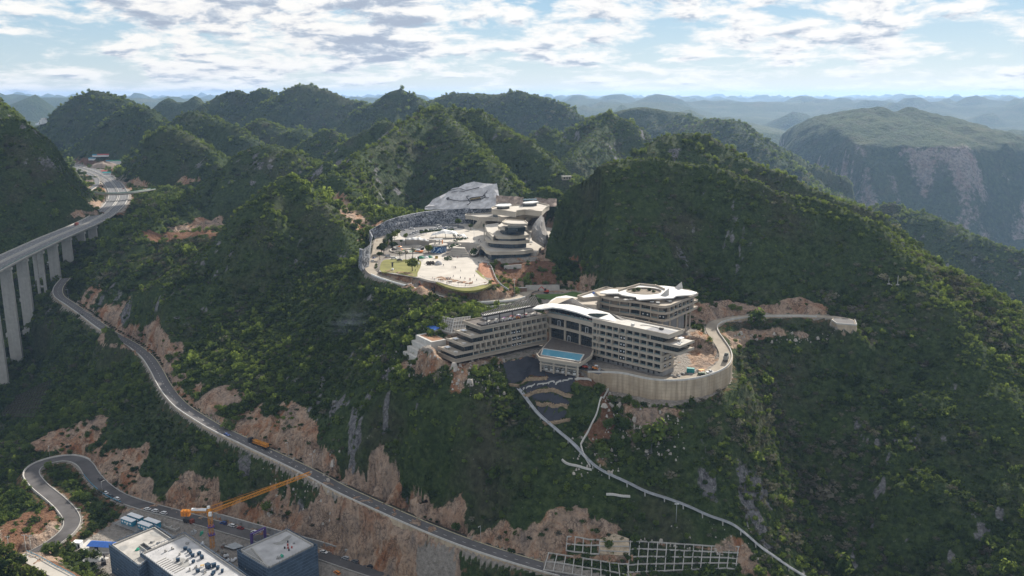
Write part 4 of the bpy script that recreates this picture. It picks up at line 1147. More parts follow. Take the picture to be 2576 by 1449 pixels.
def car_meshes(kind, paint):
    Lh, Wd = (2.3, 1.82) if kind != 'van' else (2.5, 1.9)
    zr = {'car': 1.42, 'suv': 1.68, 'van': 1.95, 'pickup': 1.75}[kind]
    wl_ = 0.86 if kind == 'car' else 1.0
    b = MB()
    prof = [(-Lh, 0.35), (-Lh, wl_ * 0.92), (-Lh + 0.15, wl_), (Lh - 1.3, wl_), (Lh - 0.25, wl_ * 0.82), (Lh, wl_ * 0.62), (Lh, 0.35)]
    n = len(prof)
    vs = [(x, -Wd / 2, z) for x, z in prof] + [(x, Wd / 2, z) for x, z in prof]
    b.add(vs, [tuple(range(n))[::-1], tuple(range(n, 2 * n))] + [(i, (i + 1) % n, n + (i + 1) % n, n + i) for i in range(n)])
    if kind == 'pickup': x0, x1, t0, t1 = -0.5, 1.15, -0.35, 0.6
    elif kind == 'car': x0, x1, t0, t1 = -1.75, 1.15, -1.05, 0.35
    else: x0, x1, t0, t1 = -2.25, 1.25, -2.05, 0.55
    w0, w1 = Wd / 2 - 0.06, Wd / 2 - 0.24
    g = MB().add([(x0, -w0, wl_), (x1, -w0, wl_), (x1, w0, wl_), (x0, w0, wl_), (t0, -w1, zr - 0.08), (t1, -w1, zr - 0.08), (t1, w1, zr - 0.08), (t0, w1, zr - 0.08)],
                 [(0, 1, 5, 4), (1, 2, 6, 5), (2, 3, 7, 6), (3, 0, 4, 7), (4, 5, 6, 7)])
    rf = MB().add([(t0 - .05, -w1 - .03, zr - 0.09), (t1 + .05, -w1 - .03, zr - 0.09), (t1 + .05, w1 + .03, zr - 0.09), (t0 - .05, w1 + .03, zr - 0.09), (t0 + .1, -w1 + .12, zr), (t1 - .1, -w1 + .12, zr), (t1 - .1, w1 - .12, zr), (t0 + .1, w1 - .12, zr)],
                  [(0, 1, 5, 4), (1, 2, 6, 5), (2, 3, 7, 6), (3, 0, 4, 7), (4, 5, 6, 7)])
    wh = MB().tube([(0, -0.11, 0), (0, 0.11, 0)], 0.34, 12, sm=False)
    hl = MB().box((Lh - 0.05, 0, wl_ * 0.66), (0.14, 0.36, 0.16))
    tl = MB().box((-Lh + 0.03, 0, wl_ * 0.8), (0.12, 0.3, 0.18))
    return dict(body=b.mesh('body', paint), window=g.mesh('window', M_CARGLASS), roof=rf.mesh('roof', paint), wheel=wh.mesh('wheel', M_RUBBER), headlight=hl.mesh('headlight', M_WHITE), tail_light=tl.mesh('tail_light', M_TAIL)), Lh, Wd
M_CARGLASS = mat('car_glass', (0.02, 0.025, 0.03), 0.1, 0.1, spec=0.6)
M_TAIL = mat('red_lens', (0.30, 0.02, 0.02), 0.3)
PAINT = {k: mat(k + '_car_paint', c, 0.3, 0.04, spec=0.5) for k, c in dict(white=(0.72, 0.72, 0.72), black=(0.02, 0.021, 0.024), silver=(0.36, 0.37, 0.39), blue=(0.03, 0.07, 0.25), red=(0.25, 0.025, 0.025), grey=(0.12, 0.125, 0.135), orange=(0.60, 0.20, 0.02)).items()}
_cars = {}
def car(p, rz, colour, kind, label, group=None, pitch=0.0):
    key = (kind, colour)
    if key not in _cars:
        _cars[key] = car_meshes(kind, PAINT[colour])
    ms, Lh, Wd = _cars[key]
    e = empty('parked_car' if group else 'car', p, rz, label, 'car' if kind != 'pickup' else 'pickup truck', group)
    for nm in ('body', 'window', 'roof'):
        link_mesh(nm, ms[nm], e)
    for sx in (-1, 1):
        for sy in (-1, 1):
            link_mesh('wheel', ms['wheel'], e, (sx * Lh * 0.62, sy * (Wd / 2 - 0.1), 0.34))
    for sy in (-1, 1):
        link_mesh('headlight', ms['headlight'], e, (0, sy * Wd * 0.36, 0)); link_mesh('tail_light', ms['tail_light'], e, (0, sy * Wd * 0.38, 0))
    return e
def car_on(line, u, v, z, o, colour, kind, label, group=None, back=False, twist=0.0):
    q, a = along(line, nearest_s(line, PZ(u, v, z)))
    return car((q[0] + math.sin(a) * o, q[1] - math.cos(a) * o, q[2] + 0.03), a + (math.pi if back else 0) + twist, colour, kind, label, group)
G1 = 'cars parked along the lower road'
car_on(LOWER, 226, 1212, 57, 1.9, 'black', 'car', 'dark saloon driving alone round the upper arm of the hairpin')
for (u, v, c, k, lab) in [(247, 1250, 'white', 'car', 'white car, leftmost of the three parked by the blue guard rail'), (258, 1257, 'black', 'car', 'black car parked between two white cars by the blue guard rail'), (272, 1264, 'white', 'suv', 'white car, rightmost of the three parked by the blue guard rail')]:
    car_on(LOWER, u, v, 56, -2.9, c, k, lab, G1)
for (u, v, c, k, lab) in [(362, 1287, 'white', 'car', 'white car with dark roof glass, leftmost of the three parked behind the containers'), (383, 1294, 'white', 'suv', 'white car in the middle of the three parked behind the containers'), (402, 1300, 'white', 'suv', 'white car, rightmost of the three parked behind the containers')]:
    car_on(LOWER, u, v, 55, -2.8, c, k, lab, G1)
for (u, v, c, k, lab) in [(564, 1318, 'blue', 'suv', 'blue car parked against the grey wall behind the crane'), (585, 1324, 'white', 'suv', 'white car parked between a blue and a red car against the grey wall'), (604, 1329, 'red', 'car', 'red car parked against the grey wall behind the crane'), (640, 1341, 'white', 'suv', 'white car half hidden behind the purple arch')]:
    car_on(LOWER, u, v, 54, 3.0, c, k, lab, G1)
car_on(LOWER, 809, 1395, 54, 2.4, 'white', 'car', 'white car driving past the right scaffolded building', None, True)
for (u, v, c, k, lab) in [(868, 1409, 'silver', 'suv', 'silver car, leftmost of three parked against the wall near the bottom edge'), (889, 1416, 'grey', 'suv', 'grey car in the middle of three parked against the wall near the bottom edge'), (932, 1425, 'black', 'suv', 'black car, rightmost of three parked against the wall near the bottom edge')]:
    car_on(LOWER, u, v, 54, 3.0, c, k, lab, G1)
car_on(MAIN, 543, 1081, 100, 2.0, 'blue', 'car', 'small blue car climbing the mountain road above the hairpin')
# red lorry on the viaduct
q, a = along(HIGHWAY, float(np.interp(1004, HIGHWAY[:, 1], arc(HIGHWAY))))
lo = empty('lorry', (q[0] - 7.6 * math.sin(a), q[1] + 7.6 * math.cos(a), DECK_Z + 0.08), a + math.pi, 'small red-brown lorry on the far carriageway of the viaduct', 'lorry')
M_RED = mat('red_brown_paint', (0.20, 0.05, 0.035), 0.6)
MB().box((2.9, 0, 1.5), (1.9, 2.4, 2.2)).build('cab', M_RED, lo); MB().box((-1.2, 0, 1.9), (6.0, 2.5, 2.4)).build('cargo_box', M_RED, lo)
MB().box((3.86, 0, 2.0), (0.06, 2.1, 0.8)).build('windscreen', M_CARGLASS, lo)
wm_ = MB().tube([(0, -0.15, 0), (0, 0.15, 0)], 0.5, 12, sm=False).mesh('wheel', M_RUBBER)
for x in (2.7, -1.5, -2.9):
    for y in (-1.1, 1.1): link_mesh('wheel', wm_, lo, (x, y, 0.5))

# flatbed truck carrying crane sections
M_YEL = mat('crane_yellow', (0.62, 0.25, 0.02), 0.5, 0.12)
sq = nearest_s(MAIN, PZ(655, 1120, 92))
q, a = along(MAIN, sq)
tk = empty('flatbed_truck', (q[0] - math.sin(a) * 1.9, q[1] + math.cos(a) * 1.9, q[2] + 0.03), a + math.pi, 'dark flatbed truck on the mountain road, loaded with yellow lattice crane sections', 'truck')
MB().box((7.6, 0, 1.9), (2.3, 2.5, 2.6)).box((7.4, 0, 3.35), (1.6, 2.3, 0.5)).build('cab', M_DARK, tk)
MB().box((8.78, 0, 2.3), (0.06, 2.2, 0.9)).build('windscreen', M_CARGLASS, tk)
MB().box((-1.5, 0, 1.15), (15.6, 2.5, 0.3)).box((-1.5, 0, 0.85), (15, 1.0, 0.3)).build('flatbed', M_DARK, tk)
for x in (7.4, 4.6, 3.4, -5.4, -6.7, -8.0):
    for y in (-1.1, 1.1): link_mesh('wheel', wm_, tk, (x, y, 0.5))
def lattice(mb, a, b, w, h, n, r=0.14):
    """four chords with zig-zag bracing between a and b"""
    a, b = Vector(a), Vector(b); d = b - a; L = d.length; d.normalize()
    s = d.cross(Vector((0, 0, 1))) if abs(d.z) < 0.95 else Vector((1, 0, 0)); s.normalize(); t = s.cross(d)
    cs = [s * w / 2 + t * h / 2, -s * w / 2 + t * h / 2, -s * w / 2 - t * h / 2, s * w / 2 - t * h / 2]
    for c in cs: mb.bar(a + c, b + c, r)
    for i in range(n):
        p, q_ = a + d * (L * i / n), a + d * (L * (i + 1) / n)
        for k in range(4):
            c0, c1 = cs[k], cs[(k + 1) % 4]
            mb.bar(p + c0, q_ + c1 if i % 2 else q_ + c1, r * 0.6)
            mb.bar(p + c0, p + c1, r * 0.6)
    return mb
for (x0, x1, y, z) in [(-8.6, -2.6, 0.0, 2.3), (-2.0, 4.6, 0.0, 2.2)]:
    o = lattice(MB(), (x0, y, z), (x1, y, z), 1.9, 1.7, 5, 0.2).build('crane_section', M_YEL)
    o.location = tk.location; o.rotation_euler = tk.rotation_euler
    tag(o, 'yellow lattice crane section lying at the ' + ('rear' if x0 < -5 else 'front') + ' of the flatbed truck', 'crane section', 'crane sections on the truck')
# ------------------------------------------------------------------ hotel
M_BEIGE = mat('beige_render', (0.38, 0.33, 0.27), 0.85, 0.07, 0.25)
M_ROOFWHITE = mat('white_roof_sheet', (0.55, 0.54, 0.525), 0.7, 0.09, 0.18)
M_ROOFGREY = mat('roof_screed', (0.46, 0.44, 0.41), 0.9, 0.16, 0.25)
M_GLASS = mat('dark_glass', (0.018, 0.026, 0.030), 0.12, 0.3, 0.5, spec=0.7)
M_GLASSBLUE = mat('blue_glass', (0.03, 0.055, 0.08), 0.12, 0.45, 0.5, spec=0.8)
M_FRAME = mat('bronze_frame', (0.06, 0.052, 0.045), 0.5, 0.1)
M_RECESS = mat('room_wall', (0.20, 0.165, 0.13), 0.9, 0.2, 0.8)
M_PAPER = mat('white_film', (0.70, 0.71, 0.73), 0.6, 0.04)
M_BROWN = mat('brown_metal', (0.032, 0.027, 0.026), 0.5, 0.1)
M_RAILGLASS = mat('rail_glass', (0.16, 0.20, 0.20), 0.1, 0.15, spec=0.7)
M_POOL = mat('pool_water', (0.10, 0.31, 0.43), 0.08, 0.06, 0.4, spec=0.6, bump=0.06, bump_scale=1.5)
M_FURN = mat('furniture', (0.50, 0.48, 0.45), 0.8, 0.3, 0.9)
M_WOODDK = mat('dark_boards', (0.10, 0.085, 0.075), 0.8, 0.3, 0.6)
M_GREENNET = mat('green_net', (0.04, 0.30, 0.20), 0.8, 0.15, 1.5)
M_BLUESHEET = mat('blue_sheet_roof', (0.035, 0.12, 0.42), 0.45, 0.15, 0.6)
M_ROCK = mat('limestone', (0.34, 0.30, 0.265), 0.95, 0.35, 0.5, bump=0.8, bump_scale=0.8)

class Frame2:
    """facade frame: s along the front, d inward, z up"""
    def __init__(self, a, b):
        self.o = np.array(a[:2], float); d = np.array(b[:2], float) - self.o
        self.L = float(np.hypot(*d)); self.s = d / self.L; self.n = np.array([-self.s[1], self.s[0]])
        self.rz = math.atan2(self.s[1], self.s[0])
    def p(self, s, d, z=0.0):
        q = self.o + self.s * s + self.n * d
        return (float(q[0]), float(q[1]), z)
    def poly(self, sd):
        return [self.p(s, d)[:2] for s, d in sd]
    def box(self, mb, s0, s1, d0, d1, z0, z1, mi=0):
        return mb.prism(self.poly([(s0, d0), (s1, d0), (s1, d1), (s0, d1)]), z0, z1, mi)

HOTEL = empty('hotel', (30, 490, 150), 0, 'large beige hillside hotel with stepped wings, a glazed centre and a white winged roof', 'hotel')
def hb_(mb, name, material, parent=None):
    o = rel(mb, HOTEL).build(name, material, HOTEL)
    if parent is not None:
        o.parent = parent
    return o
_win = {}
def window_at(fr, s, d, z, w, h, flavour, root=None):
    """a recessed room front: glass, its frame a sub-part"""
    root = root or HOTEL
    key = (round(w, 1), round(h, 1), flavour)
    if key not in _win:
        g = MB().add([(-w / 2, 0, 0), (w / 2, 0, 0), (w / 2, 0, h), (-w / 2, 0, h)], [(0, 1, 2, 3)])
        mats = [M_GLASS, M_RECESS, M_PAPER]
        if flavour == 'room':      # half glass, half wall, as the bedrooms have
            g = MB().add([(-w / 2, 0, 0), (w * 0.12, 0, 0), (w * 0.12, 0, h), (-w / 2, 0, h)], [(0, 1, 2, 3)]).add([(w * 0.12, 0, 0), (w / 2, 0, 0), (w / 2, 0, h), (w * 0.12, 0, h)], [(0, 1, 2, 3)], 1)
        if flavour == 'film':
            for x in (-w * 0.25, w * 0.22):
                g.box((x, -0.05, h * 0.5), (0.75, 0.06, 0.75), 0, 2)
        f = MB()
        nb = 3 if w < 5 else 5
        for k in range(nb + 1):
            f.box((-w / 2 + w * k / nb, -0.05, h / 2), (0.10, 0.12, h))
        f.box((0, -0.05, h - 0.06), (w, 0.12, 0.12)); f.box((0, -0.05, 0.08), (w, 0.12, 0.16))
        rl_ = MB().box((0, -1.25, 0.5), (w - 0.1, 0.05, 0.95))
        _win[key] = (g.mesh('window', mats), f.mesh('frame', M_FRAME), rl_.mesh('balcony_rail', M_RAILGLASS))
    gm, fm, rm = _win[key]
    p = fr.p(s, d, z)
    o = link_mesh('window', gm, root, (p[0] - root.location.x, p[1] - root.location.y, p[2] - root.location.z))
    o.rotation_euler = (0, 0, fr.rz)
    link_mesh('frame', fm, o)
    if flavour != 'film':
        link_mesh('balcony_rail', rm, o)
    return o
def fin(fr, s, z0, z1, proud=0.0, thick=0.5, depth=1.7, root=None):
    """cross wall between two rooms; the proud ones have a rounded top corner"""
    pr = [(depth, z0), (-proud, z0)]
    if proud > 0.1:
        rr = 1.5
        for k in range(6):
            a = math.pi / 2 * k / 5
            pr.append((-proud + rr - rr * math.cos(a), z1 - rr + rr * math.sin(a)))
    else:
        pr.append((-proud, z1))
    pr.append((depth, z1))
    n = len(pr)
    vs = [fr.p(s - thick / 2, d, z) for d, z in pr] + [fr.p(s + thick / 2, d, z) for d, z in pr]
    m = MB().add(vs, [tuple(range(n)), tuple(range(2 * n - 1, n - 1, -1))] + [(i, n + i, n + (i + 1) % n, (i + 1) % n) for i in range(n)])
    return rel(m, root or HOTEL).build('fin', M_BEIGE, root or HOTEL)

# ---- left wing
LW = Frame2((-31.3, 458.3), (21.4, 498.5))
ZB = [153.5, 157.8, 161.9, 165.9, 169.8]; HB = [2.1, 1.2, 1.2, 1.2, 1.3]
S0 = [-0.6, -0.6, 5.0, 10.6, 17.0]
D1 = 18.0
for k in range(5):
    band = MB(); LW.box(band, S0[k], 66.2, 0.0, D1, ZB[k], ZB[k] + HB[k] * (0.62 if 0 < k < 4 else 0.9))
    hb_(band, 'floor_band', M_BEIGE)
    up = MB()      # parapet upstand of each band
    zt = ZB[k] + HB[k]
    s1 = 66.2 if k == 4 else (S0[min(k + 1, 4)] + 4)
    LW.box(up, S0[k], 66.2, 0.0, 0.35, ZB[k] + HB[k] * 0.6, zt + (0.7 if k == 4 else 0.25)); LW.box(up, S0[k], S0[k] + 0.35, 0.36, D1, ZB[k] + HB[k] * 0.6, zt + (0.7 if k == 4 else 0.25))
    if k == 4: LW.box(up, S0[k] + 0.36, 66.2, D1 - 0.35, D1, ZB[k] + HB[k] * 0.6, zt + 0.7)
    hb_(up, 'parapet', M_BEIGE)
CORN = [12.0, 12.5, 19.0, 26.0]
for k in range(4):
    z0, z1 = ZB[k] + HB[k] * (0.9 if k == 0 else 0.62), ZB[k + 1]
    sl = S0[k + 1] + 1.4 if k else 1.0
    core = MB(); LW.box(core, sl + 0.3, 66.0, 1.9, D1 - 0.6, z0, z1)
    hb_(core, 'room_wall', M_RECESS)
    cg = MB(); LW.box(cg, sl, CORN[k] - 0.2, 0.55, D1 - 1.0, z0 + 0.02, z1 - 0.02)
    cgo = hb_(cg, 'corner_glazing', M_GLASS)
    mu = MB()
    for s in np.arange(sl, CORN[k], 1.5): LW.box(mu, s - 0.05, s + 0.05, 0.44, 0.56, z0, z1)
    for d in np.arange(0.6, D1 - 1, 1.5): LW.box(mu, sl - 0.12, sl + 0.0, d - 0.05, d + 0.05, z0, z1)
    o = rel(mu, HOTEL).build('mullion', M_FRAME, cgo)
    nb = int(round((66 - CORN[k]) / 3.85)); w = (66 - CORN[k]) / nb
    for i in range(nb + 1):
        s = CORN[k] + i * w
        mid = 37.0 < s < 45.5
        proud = 1.2 if (k == 1 and s < 37) or (k == 2 and s > 45) else (1.2 if k == 3 and (36 < s < 40 or 43.5 < s < 47) else 0.0)
        fin(LW, min(s, 65.8), z0, z1 + (0.9 if proud else 0.0), proud)
        if i < nb:
            c = s + w / 2
            if 37.5 < c < 45 and k < 3:
                window_at(LW, c, 0.4, z0, w - 0.5, z1 - z0, 'film')
            else:
                window_at(LW, c, 1.75, z0, w - 0.5, z1 - z0, 'room')
# terraces where a floor steps back: loungers, hot tub, glass rail
def small_thing(name, mb, material, p, rz, label, cat, group=None):
    o = mb.build(name, material); o.location = p; o.rotation_euler = (0, 0, rz)
    return tag(o, label, cat, group)
for k, (a_, b_) in enumerate([('lowest', 'a'), ('second', 'b'), ('third', 'c')]):
    zt = ZB[k + 1] + 0.78
    if k < 2 or True:
        p = LW.p(S0[k + 1] + 2.6, 3.2, zt)
        small_thing('hot_tub', MB().tube([(0, 0, 0), (0, 0, 0.7)], 1.3, 12, sm=False).tube([(0, 0, 0.7), (0, 0, 0.72)], 1.1, 12, sm=False), M_FURN, p, LW.rz, 'pale round hot tub on the %s stepped terrace at the left end of the hotel' % a_, 'hot tub', 'hot tubs on the hotel terraces')
        p = LW.p(S0[k + 1] + 2.8, 12.0, zt)
        small_thing('awning', MB().box((0, 0, 1.2), (2.6, 3.4, 0.15)).box((-1.1, -1.5, 0.6), (0.1, 0.1, 1.2)).box((1.1, -1.5, 0.6), (0.1, 0.1, 1.2)).box((-1.1, 1.5, 0.6), (0.1, 0.1, 1.2)).box((1.1, 1.5, 0.6), (0.1, 0.1, 1.2)), M_PAPER, p, LW.rz, 'white sun shelter at the back of the %s stepped terrace of the hotel' % a_, 'awning', 'sun shelters on the hotel terraces')
# roof of the left wing
rt = MB(); LW.box(rt, 17.6, 66, 0.6, D1 - 0.6, 170.98, 171.04); hb_(rt, 'roof_terrace', M_WOODDK)
rt = MB(); LW.box(rt, 20.5, 62, 2.2, 9.0, 171.05, 171.6); hb_(rt, 'raised_deck', M_BROWN)
rt = MB(); LW.box(rt, 30, 66, 12.0, 17.0, 171.05, 173.6); hb_(rt, 'roof_room', M_ROOFWHITE)
rg = np.random.default_rng(5)
tcols = [M_FURN, mat('red_cloth', (0.40, 0.05, 0.06), 0.8), mat('orange_cloth', (0.55, 0.22, 0.04), 0.8), mat('purple_cloth', (0.22, 0.08, 0.25), 0.8), M_PAPER]
tmesh = [MB().tube([(0, 0, 0.68), (0, 0, 0.74)], 0.75, 8, sm=False).tube([(0, 0, 0), (0, 0, 0.68)], 0.08, 6).box((1.1, 0, 0.3), (0.5, 0.5, 0.6)).box((-1.1, 0, 0.3), (0.5, 0.5, 0.6)).box((0, 1.1, 0.3), (0.5, 0.5, 0.6)).mesh('terrace_table', c) for c in tcols]
for i in range(20):
    s, d = 24 + i * 1.85, 3.2 + (i % 3) * 1.9 + rg.uniform(-.4, .4)
    o = link_mesh('terrace_table', tmesh[i % 5 if 7 < i < 17 else 0], None, LW.p(s, d, 171.6)); o.rotation_euler = (0, 0, rg.uniform(0, 3)); o.scale = (1, 1, 1.2)
    tag(o, 'table with seats on the roof terrace under the left slatted pergola', 'table', 'tables on the roof terrace')
def pergola(A, B, C_, D_, n, label, posts):
    """slats from the low edge A-B to the high edge D-C"""
    A, B, C_, D_ = map(Vector, (A, B, C_, D_))
    e = empty('pergola', A, 0, label, 'pergola')
    m = MB(); m.bar(A, B, 0.7, 0.9); rel(m, e).build('eave_beam', M_BROWN, e)
    m = MB(); m.bar(D_, C_, 0.5, 0.6); rel(m, e).build('ridge_beam', M_BROWN, e)
    for i in range(n + 1):
        t = i / n
        m = MB(); m.bar(A.lerp(B, t) + Vector((0, 0, 0.25)), D_.lerp(C_, t) + Vector((0, 0, 0.25)), 0.42, 0.5)
        rel(m, e).build('slat', M_BROWN, e)
    for (t, zb) in posts:
        q = A.lerp(B, t) + Vector((0, 0, -0.3)); m = MB(); m.bar((q.x + .4, q.y + .6, zb), (q.x + .4, q.y + .6, q.z), 0.55); rel(m, e).build('post', M_BROWN, e)
    return e
pergola(LW.p(21, 3.6, 176.3), LW.p(62.5, 3.6, 176.8), LW.p(64.5, 10.5, 180.6), LW.p(22, 6.8, 177.3), 34, 'long dark slatted pergola over the roof terrace of the left wing', [(0.06, 171.6), (0.28, 171.6), (0.5, 171.6), (0.72, 171.6), (0.95, 171.6)])
pergola(P(1395, 770, 500), P(1484, 781, 491), P(1441, 752, 508), P(1440, 751, 509), 16, 'triangular dark slatted skylight roof rising out of the white roof', [])

# ---- right wing
RW = Frame2((46.4, 474.0), (80.9, 442.8))
ZR = [153.4, 157.3, 161.2, 165.1, 169.0, 172.8]
END = [47.0, 47.0, 47.0, 57.5, 57.5, 50.5]
DR = 15.0
for k in range(6):
    h = 1.0 if k < 5 else 1.6
    b = MB(); RW.box(b, -0.5, END[k], 0.0, DR - (3 if k in (3, 4) else 0) * 0, ZR[k], ZR[k] + h)
    hb_(b, 'floor_band', M_BEIGE)
    u = MB(); RW.box(u, -0.5, END[k], 0.0, 0.35, ZR[k] + h - 0.02, ZR[k] + h + (0.9 if k == 5 else 0.35)); RW.box(u, END[k] - 0.35, END[k], 0.36, DR, ZR[k] + h - 0.02, ZR[k] + h + (0.9 if k == 5 else 0.35))
    if k == 5: RW.box(u, -0.5, END[k] - 0.36, DR - 0.35, DR, ZR[k] + h - 0.02, ZR[k] + h + 0.9)
    hb_(u, 'parapet', M_BEIGE)
GEND = [46.0, 46.0, 46.0, 55.5, 46.5]
for k in range(5):
    z0, z1 = ZR[k] + 1.0, ZR[k + 1]
    c = MB(); RW.box(c, -0.3, GEND[k] - 0.6, 1.9, DR - 0.8, z0, z1)
    hb_(c, 'room_wall', M_RECESS)
    if k in (3, 4):
        g = MB(); RW.box(g, GEND[k] - 8, GEND[k] - 0.2, 0.6, DR - 1.2, z0 + 0.02, z1 - 0.02); go_ = hb_(g, 'corner_glazing', M_GLASS)
        mu = MB()
        for s in np.arange(GEND[k] - 8, GEND[k], 1.6): RW.box(mu, s - 0.05, s + 0.05, 0.48, 0.61, z0, z1)
        rel(mu, HOTEL).build('mullion', M_FRAME, go_)
    else:
        g = MB(); RW.box(g, GEND[k] - 0.5, GEND[k], 1.0, DR - 1.0, z0 + 0.02, z1 - 0.02); hb_(g, 'end_wall', M_BEIGE)
        for d in (4.5, 9.5):
            fr2 = Frame2(RW.p(GEND[k], 0), RW.p(GEND[k], DR))
            window_at(fr2, d, -0.06, z0 + 0.4, 1.7, 1.9, 'film')
    bays = [(0, 2.6), (2.6, 4.6)] + [(4.6 + i * 4.6, 4.6 + (i + 1) * 4.6) for i in range(9)]
    for i, (s0, s1) in enumerate(bays):
        if s1 > GEND[k] + 0.4 or (k in (3, 4) and s1 > GEND[k] - 7.5): continue
        pr = 1.1 if (k == 2 and i in (2, 3, 4)) or (k == 4 and i in (5, 6)) or (k == 1 and i == 8) else 0.0
        fin(RW, s0, z0, z1 + (0.9 if pr else 0), pr)
        film = i == 5 and k < 4
        window_at(RW, (s0 + s1) / 2, 0.45 if film else 1.75, z0, s1 - s0 - 0.5, z1 - z0, 'film' if film else ('glass' if (i + k) % 3 else 'room'))
    fin(RW, min(46.5, GEND[k] - (7.8 if k > 2 else 0)), z0, z1)
# base storey with doors
b = MB(); RW.box(b, 1.0, 46.0, 2.4, DR - 1, 148.0, 153.4); hb_(b, 'base_wall', M_CONC_GREY)
dm = MB().box((0, 0, 1.05), (1.0, 0.1, 2.1)).mesh('door', M_DARK); dw = MB().box((0, 0, 1.6), (1.6, 0.1, 1.0)).mesh('window', M_GLASS)
for i in range(13):
    s = 3 + i * 3.4
    p = RW.p(s, 2.36, 150.5)
    o = link_mesh('door' if i % 3 else 'window', dm if i % 3 else dw, HOTEL, (p[0] - 30, p[1] - 490, p[2] - 150)); o.rotation_euler = (0, 0, RW.rz)
b = MB(); RW.box(b, 0.5, 46.8, 0.2, 2.3, 153.0, 153.38); hb_(b, 'canopy', M_FRAME)
b = MB(); RW.box(b, 0.2, 50.0, 0.6, DR - 0.6, 174.41, 174.46); hb_(b, 'roof', M_ROOFGREY)
b = MB(); RW.box(b, 34, 49, 3, 11, 174.47, 174.52); hb_(b, 'roof_patch', mat('dark_screed', (0.25, 0.25, 0.26), 0.9, 0.2, 0.5))
b = MB(); RW.box(b, 50.6, 57, 0.6, DR - 0.6, 170.0, 170.06); hb_(b, 'terrace', M_ROOFGREY)
small_thing('awning', MB().box((0, 0, 1.9), (2.4, 3.6, 0.25)).box((-1, 1.6, 0.9), (0.1, 0.1, 1.8)).box((1, 1.6, 0.9), (0.1, 0.1, 1.8)).box((-1, -1.6, 0.9), (0.1, 0.1, 1.8)).box((1, -1.6, 0.9), (0.1, 0.1, 1.8)), M_PAPER, RW.p(52.5, 9, 170.06), RW.rz, 'white sun shelter on the right end terrace of the hotel', 'awning')
small_thing('lounger', MB().box((0, 0, 0.3), (1.9, 0.7, 0.25)).box((0.9, 0, 0.6), (0.5, 0.7, 0.5)), M_PAPER, RW.p(54.5, 4, 170.06), RW.rz, 'white lounger on the right end terrace of the hotel', 'lounger')
small_thing('hose_coil', MB().tube([(math.cos(t) * (7 - t * 0.4), math.sin(t) * 2.2, 0.15) for t in np.linspace(0, 3.2, 14)], 0.14, 5), M_DARK, RW.p(33, 8, 174.5), RW.rz, 'long black hose lying across the roof of the right wing', 'hose')
small_thing('roof_hatch', MB().box((0, 0, 0.6), (1.6, 1.4, 1.2)).box((0, 0, 1.25), (1.9, 1.7, 0.12)), M_ROOFWHITE, RW.p(24, 5, 174.46), RW.rz, 'small white roof hatch on the right wing of the hotel', 'roof hatch')
small_thing('plant_box', MB().box((0, 0, 0.5), (2.2, 1.2, 0.9)).box((0, 0, 1.0), (2.4, 1.4, 0.1)), M_FRAME, RW.p(40.5, 8.5, 174.52), RW.rz, 'dark machine box at the end of the black hose on the hotel roof', 'machine box')

# ---- glazed centre
CN = Frame2((21.4, 498.5), (46.4, 474.0))
for (z0, z1, d0) in [(163.4, 164.9, 0.4), (169.9, 172.3, 0.0)]:
    # slightly bowed bands
    pts = [(s, d0 + 1.6 * math.sin(math.pi * s / CN.L)) for s in np.linspace(-0.4, CN.L + 0.4, 13)]
    b = MB().prism(CN.poly(pts + [(CN.L + 0.4, 16), (-0.4, 16)]), z0, z1); hb_(b, 'floor_band', M_BEIGE)
b = MB(); CN.box(b, 0, CN.L, 3.6, 16, 155.0, 163.4); CN.box(b, 0, CN.L, 3.6, 16, 164.9, 169.9); hb_(b, 'hall_wall', M_RECESS)
npn = 20
for (z0, z1) in [(157.0, 163.4), (164.9, 169.9)]:
    pm_ = MB().box((0, 0, (z1 - z0) / 2), (CN.L / npn - 0.12, 0.06, z1 - z0 - 0.05)).mesh('pane', M_GLASS)
    mm_ = MB().box((0, 0, (z1 - z0) / 2), (0.12, 0.25, z1 - z0)).mesh('mullion', M_FRAME)
    for i in range(npn):
        s = (i + 0.5) * CN.L / npn
        for nm, me, ss in (('pane', pm_, s), ('mullion', mm_, s - CN.L / npn / 2)):
            p = CN.p(ss, 3.0, z0); o = link_mesh(nm, me, HOTEL, (p[0] - 30, p[1] - 490, p[2] - 150)); o.rotation_euler = (0, 0, CN.rz)
    t = MB(); CN.box(t, 0, CN.L, 2.9, 3.1, (z0 + z1) / 2 - 0.12, (z0 + z1) / 2 + 0.12); hb_(t, 'transom', M_FRAME)
for s in (0.0, CN.L * 0.34, CN.L * 0.67, CN.L):
    b = MB(); CN.box(b, s - 0.6, s + 0.6, 2.2, 3.5, 155.0, 169.9); hb_(b, 'column', M_BEIGE)
for (s, z) in ((7, 164.95), (28.5, 164.95), (15, 157.0)):
    b = MB(); CN.box(b, s - 1, s - 0.8, 2.5, 2.7, z, z + 3.4); CN.box(b, s + 0.8, s + 1, 2.5, 2.7, z, z + 3.4); CN.box(b, s - 1, s + 1, 2.5, 2.7, z + 3.2, z + 3.4); hb_(b, 'door_frame', M_PAPER)
